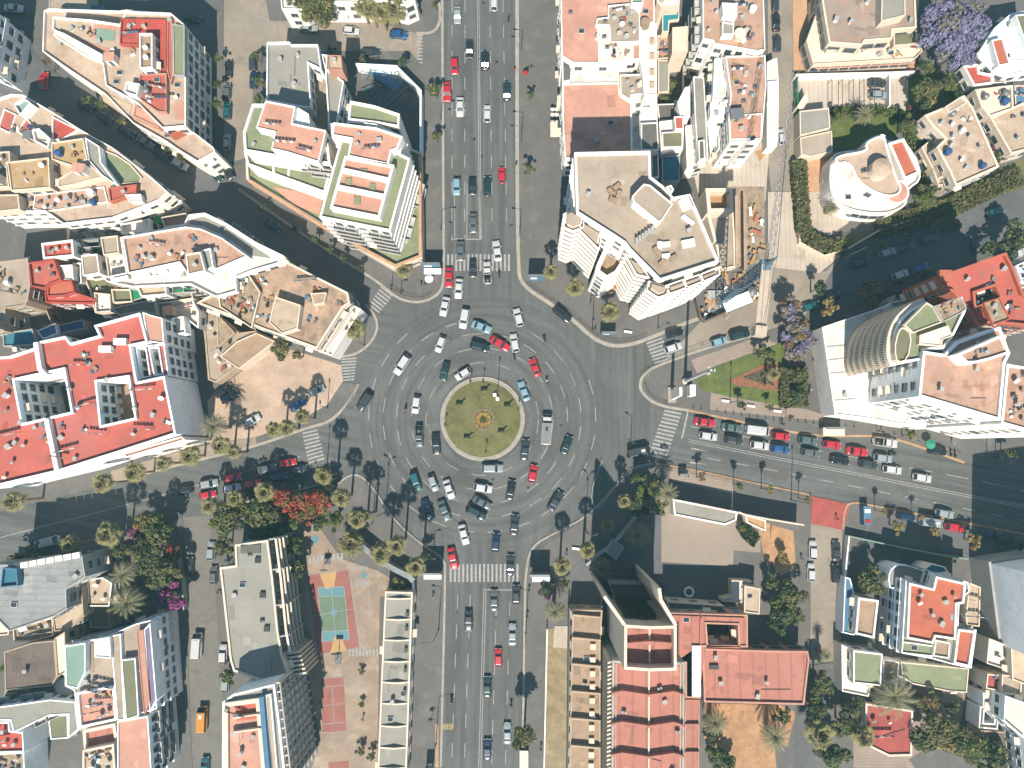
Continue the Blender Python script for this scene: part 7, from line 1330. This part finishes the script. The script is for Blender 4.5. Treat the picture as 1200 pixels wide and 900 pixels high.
c = W(787, 463, 0); o = empty('stele', (c.x, c.y, PV)); tag(o, 'slender tall white slab monument on the east corner pavement', 'monument'); b = MB().use('white'); b.box((0, 0, 5), (.7, 2.2, 10), taper=.8); b.build('slab', o, world=False); b = MB().use('kerbstone'); b.box((0, 0, .25), (1.8, 3.4, .5)); b.build('plinth', o, world=False)
def billboard(px, py, w, hh, z0, label, face=0):
    c = W(px, py, 0); o = empty('billboard', (c.x, c.y, PV), R(face)); tag(o, label, 'billboard'); b = MB().use('metal_grey'); b.box((0, 0, z0+hh/2), (w, .45, hh)); b.build('panel_frame', o, world=False)
    b = MB().use('steel_blue'); b.box((0, -.24, z0+hh/2), (w-.4, .05, hh-.4)); b.use('white'); b.box((-w*.15, -.275, z0+hh*.6), (w*.4, .02, hh*.3)); b.build('poster', o, world=False)
    for s in (-1, 1): b = MB().use('pole_grey'); b.tube((s*w*.35, 0, 0), (s*w*.35, 0, z0+.1), .14, n=8); b.build('post', o, world=False)
billboard(507, 315, 4.2, 4.0, 1.0, 'wide advertising board on two posts beside the north crosswalk'); billboard(507.5, 668, 4.2, 4.2, 1.6, 'wide advertising board beside the south crosswalk on the palm plaza'); billboard(632, 670, 4.2, 4.0, 1.4, 'wide advertising board beside the south crosswalk under the southeast palms'); billboard(628, 330, 3.6, 4.6, 1.5, 'advertising board on the plaza left of the tall tower'); billboard(973, 502, 4.0, 2.6, .4, 'low advertising board on the pavement between park and podium'); billboard(712, 392, 3.4, 2.4, .5, 'advertising board on the plaza beside the palm at the kerb'); billboard(799, 556, 1.8, 2.2, .3, 'small advertising board on the lower pavement of the east road'); billboard(504, 897, 1.6, 3.0, .8, 'narrow advertising board on the left pavement of the south avenue')
for px, py, w, d, lb in ((507, 318, 3.8, 1.3, 'glass roofed shelter beside the north crosswalk board'), (507, 676, 3.8, 1.0, 'glass roofed shelter beside the palm plaza board'), (977, 506, 4.6, 1.8, 'cream roofed kiosk between the park and the podium'), (634, 679, 3.8, 1.0, 'glass roofed shelter under the southeast palms'), (651, 152, 2.3, 3.4, 'cream roofed stall on the right pavement of the north avenue'), (614, 890, 1.8, 3.6, 'small cream kiosk below the tall olive brown tree')):
    c = W(px, py, 2.6); o = empty('shelter', (c.x, c.y, PV)); tag(o, lb, 'shelter'); b = MB().use('bluewhite' if 'glass' in lb else 'cream'); b.box((0, 0, 2.55), (w, d, .14)); b.build('canopy', o, world=False); b = MB().use('window_glass'); b.box((0, d/2-.1, 1.25), (w-.3, .06, 2.1)); b.build('back_panel', o, world=False)
    for sx in (-1, 1):
        for sy in (-1, 1): b = MB().use('pole_grey'); b.tube((sx*(w/2-.12), sy*(d/2-.12), 0), (sx*(w/2-.12), sy*(d/2-.12), 2.5), .05, n=6); b.build('post', o, world=False)
c = W(504, 324, 2.4)
def parasol(px, py, h, r, mk, label, n=10):
    c = W(px, py, h); o = empty('parasol', (c.x, c.y, PV)); tag(o, label, 'parasol'); b = MB().use('pole_white'); b.tube((0, 0, 0), (0, 0, h), .04, n=6); b.build('pole', o, world=False); b = MB().use(mk); n = n*2
    for k in range(n):
        a0, a1 = 2*math.pi*k/n, 2*math.pi*(k+1)/n; r0, r1 = (r, r*.9) if k % 2 == 0 else (r*.9, r); z0, z1 = (h-.5, h-.62) if k % 2 == 0 else (h-.62, h-.5); b.face([(0, 0, h), (r0*math.cos(a0), r0*math.sin(a0), z0), (r1*math.cos(a1), r1*math.sin(a1), z1)])
    b.build('canopy', o, world=False)
parasol(1092, 520.5, 2.6, 1.1, 'parasol_green', 'round green parasol on the upper pavement of the east road'); parasol(502.5, 326, 2.4, 1.0, 'bluewhite', 'round pale parasol at the corner board by the north crosswalk'); parasol(616, 84, 2.2, .7, 'shirt_red', 'small red parasol on the right pavement of the north avenue')
for k, (x, y) in enumerate(((650, 127), (655, 127), (650, 133), (655, 133), (650, 142), (655, 142))): parasol(x-2.4, y, 2.6, .5, 'white', 'small round white parasol in the paired rows beside the pink roofed shop'); 
for o in [o for o in S.objects if o.get('label', '').startswith('small round white parasol')]: o['group'] = 'paired white parasols'
# cafe tables by the podium
k = 0
for x, y in ((960, 413), (962, 433), (963, 441), (967, 461), (967, 470), (968, 474), (958, 422), (964, 450)):
    c = W(x, y, .7); o = empty('cafe_table', (c.x, c.y, PV)); tag(o, None, 'table', 'cafe tables'); b = MB().use('cushion_orange'); b.tube((0, 0, .7), (0, 0, .75), .4, n=12); b.build('tabletop', o, world=False); b = MB().use('dark_metal'); b.tube((0, 0, 0), (0, 0, .7), .04, n=6); b.tube((0, 0, 0), (0, 0, .04), .25, n=8); b.build('pedestal', o, world=False); pend(o, 'orange cafe table on the pavement along the white podium', c)
    for s in (-1, 1):
        co = empty('cafe_chair', (c.x+s*.75, c.y+.1, PV)); tag(co, None, 'chair', 'cafe chairs'); pend(co, 'dark cafe chair by an orange table along the white podium', c+Vector((s*.02, 0, 0)))
        b = MB().use('dark_metal'); b.box((0, 0, .45), (.45, .45, .05)); b.build('seat', co, world=False); b = MB().use('dark_metal'); b.box((s*.2, 0, .7), (.05, .42, .45)); b.build('backrest', co, world=False)
        for lx in (-.18, .18):
            for ly in (-.18, .18): b = MB().use('dark_metal'); b.tube((lx, ly, 0), (lx, ly, .44), .02, n=4); b.build('leg', co, world=False)
for x, y in ((850, 470), (880, 476), (911, 482), (675, 643), (736, 389)):
    c = W(x, y, .45); o = empty('bench', (c.x, c.y, PV), R(-8)); tag(o, None, 'bench', 'stone benches'); b = MB().use('white'); b.box((0, 0, .45), (1.7, .5, .1)); b.build('seat', o, world=False); pend(o, 'short white bench on the paving', c)
    for s in (-1, 1): b = MB().use('kerbstone'); b.box((s*.6, 0, .2), (.2, .42, .4)); b.build('leg', o, world=False)
def rail(fr, pts, label, h=1.0, step=2.2, m='dark_metal', z=PV):
    P = smooth(WP(fr, pts, 0), 2); o = empty('railing', (P[0].x, P[0].y, z)); tag(o, label, 'railing'); b = MB().use(m)
    for a, c in zip(P, P[1:]): b.tube((a.x, a.y, z+h), (c.x, c.y, z+h), .035, n=4); b.tube((a.x, a.y, z+h*.5), (c.x, c.y, z+h*.5), .02, n=4)
    b.build('rail', o); t = 0; acc = 0
    for a, c in zip(P, P[1:]):
        L_ = (c-a).length
        while acc <= L_: q_ = a.lerp(c, acc/L_ if L_ else 0); b = MB().use(m); b.tube((q_.x, q_.y, z), (q_.x, q_.y, z+h), .035, n=4); b.build('post', o); acc += step
        acc -= L_
rail('P', '616,333 648,353 672,370 696,393 718,402 742,400 758,394', 'dark kerb railing round the plaza below the tall tower'); rail('P', '421,556 437,573 455,603 475,625 497,643 518,656', 'dark kerb railing round the southwest palm plaza'); rail('P', '756,450 757,458 766,468 782,474', 'dark kerb railing round the east corner pavement'); rail('P', '618,664 628,646 650,629 680,612', 'dark kerb railing along the southeast plaza'); rail('P', '463,341 474,347 492,350 506,345', 'dark kerb railing on the corner by the terraced complex'); rail('P', '750,440 780,422 830,402 893,382', 'thin railing along the lower kerb of the northeast street'); rail('P', '772,549 810,555 870,568 945,584', 'thin railing along the lower kerb of the east road', .9, 3); rail('P', '400,487 412,470 418,455', 'dark kerb railing at the sandy lot corner'); rail('P', '705,540 690,580 700,600 720,570 740,552', 'pale curved railing in the shaded southeast plaza', 1.0, 2.2, 'pole_white')
for k in range(34):
    x = 812+k*9.4; 
    if 1000 < x < 1040: continue
    y = 478+(x-812)*.152 if x < 900 else 491.5+(x-900)*.085 if x < 1020 else 501+(x-1020)*.28; c = W(x, y, 0)
    b = MB().use('dark_metal'); b.tube((c.x, c.y, PV), (c.x, c.y, PV+.9), .08, .07, 8); b.tube((c.x, c.y, PV+.9), (c.x, c.y, PV+1.0), .1, .03, 8); o = b.build('bollard'); tag(o, None, 'bollard', 'bollards above the east road'); pend(o, 'dark bollard in the row above the east road', c)
# basketball hoops
for px, py, lb in ((384, 658, 'basketball hoop at the upper end of the painted court'), (397, 769, 'basketball hoop on a wheeled frame at the lower end of the court')):
    c = W(px, py, 0); up = 1 if py > 700 else -1; o = empty('basketball_hoop', (c.x, c.y, PV+.03)); tag(o, lb, 'basketball hoop'); b = MB().use('pole_grey'); b.tube((0, 0, 0), (0, 0, 3), .09, n=8); b.tube((0, 0, 3), (0, 1.3*up, 3.1), .06, n=6); b.box((0, -.5*up, .15), (1.2, 2.2, .3)); b.build('post', o, world=False); b = MB().use('dark_metal'); b.box((0, 1.35*up, 3.3), (1.5, .12, 1.0)); b.build('backboard', o, world=False); b = MB().use('tail_red')
    for k in range(10): a, d = 2*math.pi*k/10, 2*math.pi*(k+1)/10; b.tube((.22*math.cos(a), 1.65*up+.22*math.sin(a), 3.05), (.22*math.cos(d), 1.65*up+.22*math.sin(d), 3.05), .02, n=4)
    b.build('rim', o, world=False)
# ======================= TOWER CRANE =======================
HC = 34.0; top = W(898, 311, HC); o = empty('tower_crane', (top.x, top.y, .1)); tag(o, 'blue tower crane with a lattice jib and cream counter jib over the building site', 'crane')
def lattice(a, c, w, step, m, r=.07, tri=False):
    b = MB().use(m); a, c = Vector(a), Vector(c); d = (c-a); L_ = d.length; d.normalize(); u = d.cross(Vector((0, 0, 1)));
    u = Vector((1, 0, 0)) if u.length < .01 else u.normalized(); v = d.cross(u).normalized(); cs = [(-1, -1), (1, -1), (1, 1), (-1, 1)] if not tri else [(-1, -1), (1, -1), (0, 1)]
    pt = lambda t, q: a+d*t+u*q[0]*w/2+v*q[1]*w/2
    for q in cs: b.tube(pt(0, q), pt(L_, q), r*1.5, n=4)
    n = int(L_/step)
    for i in range(n):
        for j in range(len(cs)):
            q, s = cs[j], cs[(j+1) % len(cs)]; b.tube(pt(i*step, q), pt((i+1)*step, s), r, n=4, cap=False); b.tube(pt(i*step, q), pt(i*step, s), r, n=4, cap=False)
    return b
base = Vector((top.x, top.y, 0.1)); lattice(base, (top.x, top.y, HC-1), 1.6, 1.9, 'crane_blue', .07).build('mast', o)
jt = W(927, 118, HC+1); jd = Vector((jt.x-top.x, jt.y-top.y, 0)).normalized(); j0 = Vector((top.x, top.y, HC+1)); lattice(j0, (jt.x+jd.x*6, jt.y+jd.y*6, HC+1), 1.1, 1.8, 'metal_grey', .035, True).build('jib', o)
ct = W(891, 388, HC+.6); cd_ = Vector((ct.x-top.x, ct.y-top.y, 0)); cn = Vector((-cd_.y, cd_.x, 0)).normalized(); b = MB().use('crane_cream')
for s in (-.85, .85): b.tube(Vector((top.x, top.y, HC+.6))+cn*s, Vector((ct.x, ct.y, HC+.6))+cn*s, .14, n=6)
mid = Vector((top.x, top.y, HC+.5))+cd_*.5; b.box((mid.x, mid.y, HC+.45), (cd_.length, 1.5, .08), math.atan2(cd_.y, cd_.x)); b.build('counter_jib', o)
b = MB().use('crane_cream'); b.box((ct.x, ct.y, HC), (1.8, 2.0, 2.4), math.atan2(cd_.y, cd_.x)); b.build('counterweight', o); b = MB().use('crane_blue'); b.box((top.x, top.y, HC-.2), (2.0, 2.0, 1.6)); b.tube((top.x, top.y, HC), (top.x, top.y, HC+6), .5, .15, 6); b.build('slewing_unit', o); b = MB().use('crane_cream'); b.box((top.x+1.6, top.y+.6, HC), (1.2, 1.4, 1.6)); b.use('glass'); b.box((top.x+1.6, top.y+1.32, HC+.1), (1.0, .06, 1.0)); b.build('cabin', o)
b = MB().use('dark_metal'); b.tube((top.x, top.y, HC+6), tuple(j0+jd*22+Vector((0, 0, .8))), .05, n=4); b.tube((top.x, top.y, HC+6), (ct.x, ct.y, HC+1), .05, n=4); b.build('tie_rod', o)
b = MB().use('grey_wall'); b.box((top.x, top.y, .3), (5, 5, .6)); b.build('base', o)
# building site
B = Bld('building_shell', 'roofless concrete shell of walls and slabs on the building site beside the tall tower', 'KC', '260,200', 'cream')
B.block('KC', '165,55 335,50 345,230 350,410 250,430 215,240', 3, 'concrete_roof', par=.4, t=.4); B.block('KC', '150,-110 330,-110 335,45 165,48', 7, 'timber', 'cream', par=2.5, t=.8); B.block('KC', '345,-60 375,-60 378,400 350,405', 3.5, 'sand', 'sand', par=.2); B.block('KC', '400,-60 415,-60 428,420 405,430', 2.5, 'sand', 'sand', par=.2); B.beam('KC', '165,55 215,240', 0, 4.5, .5, 'cream', 'shear_wall'); B.finish()
rr = random.Random(8); o = empty('timber_heap', WP('KC', '300,620', 0)[0]); tag(o, 'orange planks, formwork and debris strewn over the corner of the building site', 'timber heap')
for k in range(95):
    x, y = rr.choice([(rr.uniform(90, 340), rr.uniform(590, 740)), (rr.uniform(420, 530), rr.uniform(0, 420)), (rr.uniform(250, 420), rr.uniform(440, 600)), (rr.uniform(380, 520), rr.uniform(480, 620))]); p = WP('KC', '%g,%g' % (x, y), .5)[0]; b = MB().use(rr.choice(['timber', 'timber', 'earth', 'white', 'metal_grey', 'orange_roof', 'rubble'])); b.box((p.x, p.y, PV+.2+rr.random()*.6), (rr.uniform(.6, 2.6), rr.uniform(.2, .9), rr.uniform(.1, .5)), rr.uniform(0, 3)); b.build('plank', o)
fence_wall('hoarding', 'dark site hoarding round the tip of the building site by the northeast street', 'KC', '85,590 120,740 150,765 290,705 460,640', 2.4, .25, 'dark_brown_roof'); c = WP('KC', '360,640', 2.6)[0]; o = empty('site_cabin', (c.x, c.y, PV), R(22)); tag(o, 'pale blue site cabin behind the hoarding on the building site', 'site cabin'); b = MB().use('steel_blue'); b.box((0, 0, 1.3), (6, 2.4, 2.5)); b.build('body', o, world=False); b = MB().use('bluewhite'); b.box((0, 0, 2.62), (6.2, 2.6, .12)); b.build('cabin_roof', o, world=False)
c = WP('KC', '460,570', 2)[0]; b = MB().use('metal_grey'); b.tube((c.x, c.y, .1), (c.x, c.y, 2.2), 1.1, n=16); b.tube((c.x, c.y, 2.2), (c.x, c.y, 2.9), 1.1, .3, 16); tag(b.build('cement_silo'), 'round grey cement silo beside the site cabin', 'silo')
# laid out stuff by the roads
rr = random.Random(4)
c = WP('32', '455,615', 1)[0]; b = MB().use('steel_blue'); b.box((c.x, c.y, 1.2), (1.6, 4.0, 2.1)); b.use('shirt_red'); b.box((c.x, c.y-1.2, 2.3), (1.2, .8, .1)); b.use('white'); b.box((c.x, c.y+1, 2.3), (1.2, .8, .1)); tag(b.build('newspaper_kiosk'), 'blue narrow kiosk with coloured panels by the red paving of the cross street', 'kiosk')
b = MB().use('bluewhite'); c = WP('23', '830,75', .4)[0]; 
for k in range(16): a, d = 2*math.pi*k/16, 2*math.pi*(k+1)/16; b.tube((c.x+math.cos(a)*.95, c.y+math.sin(a)*.95, .35), (c.x+math.cos(d)*.95, c.y+math.sin(d)*.95, .35), .2, n=6)
tag(b.build('well_ring'), 'white round ring planter in the theatre yard shade', 'planter')
hz = MB(); hz.use('haze'); hz.box((0, 0, 86), (3010, 3010, 174)); tag(hz.build('haze'), 'thin cyan haze added to tint the shadows teal', kind='stuff')
settle()
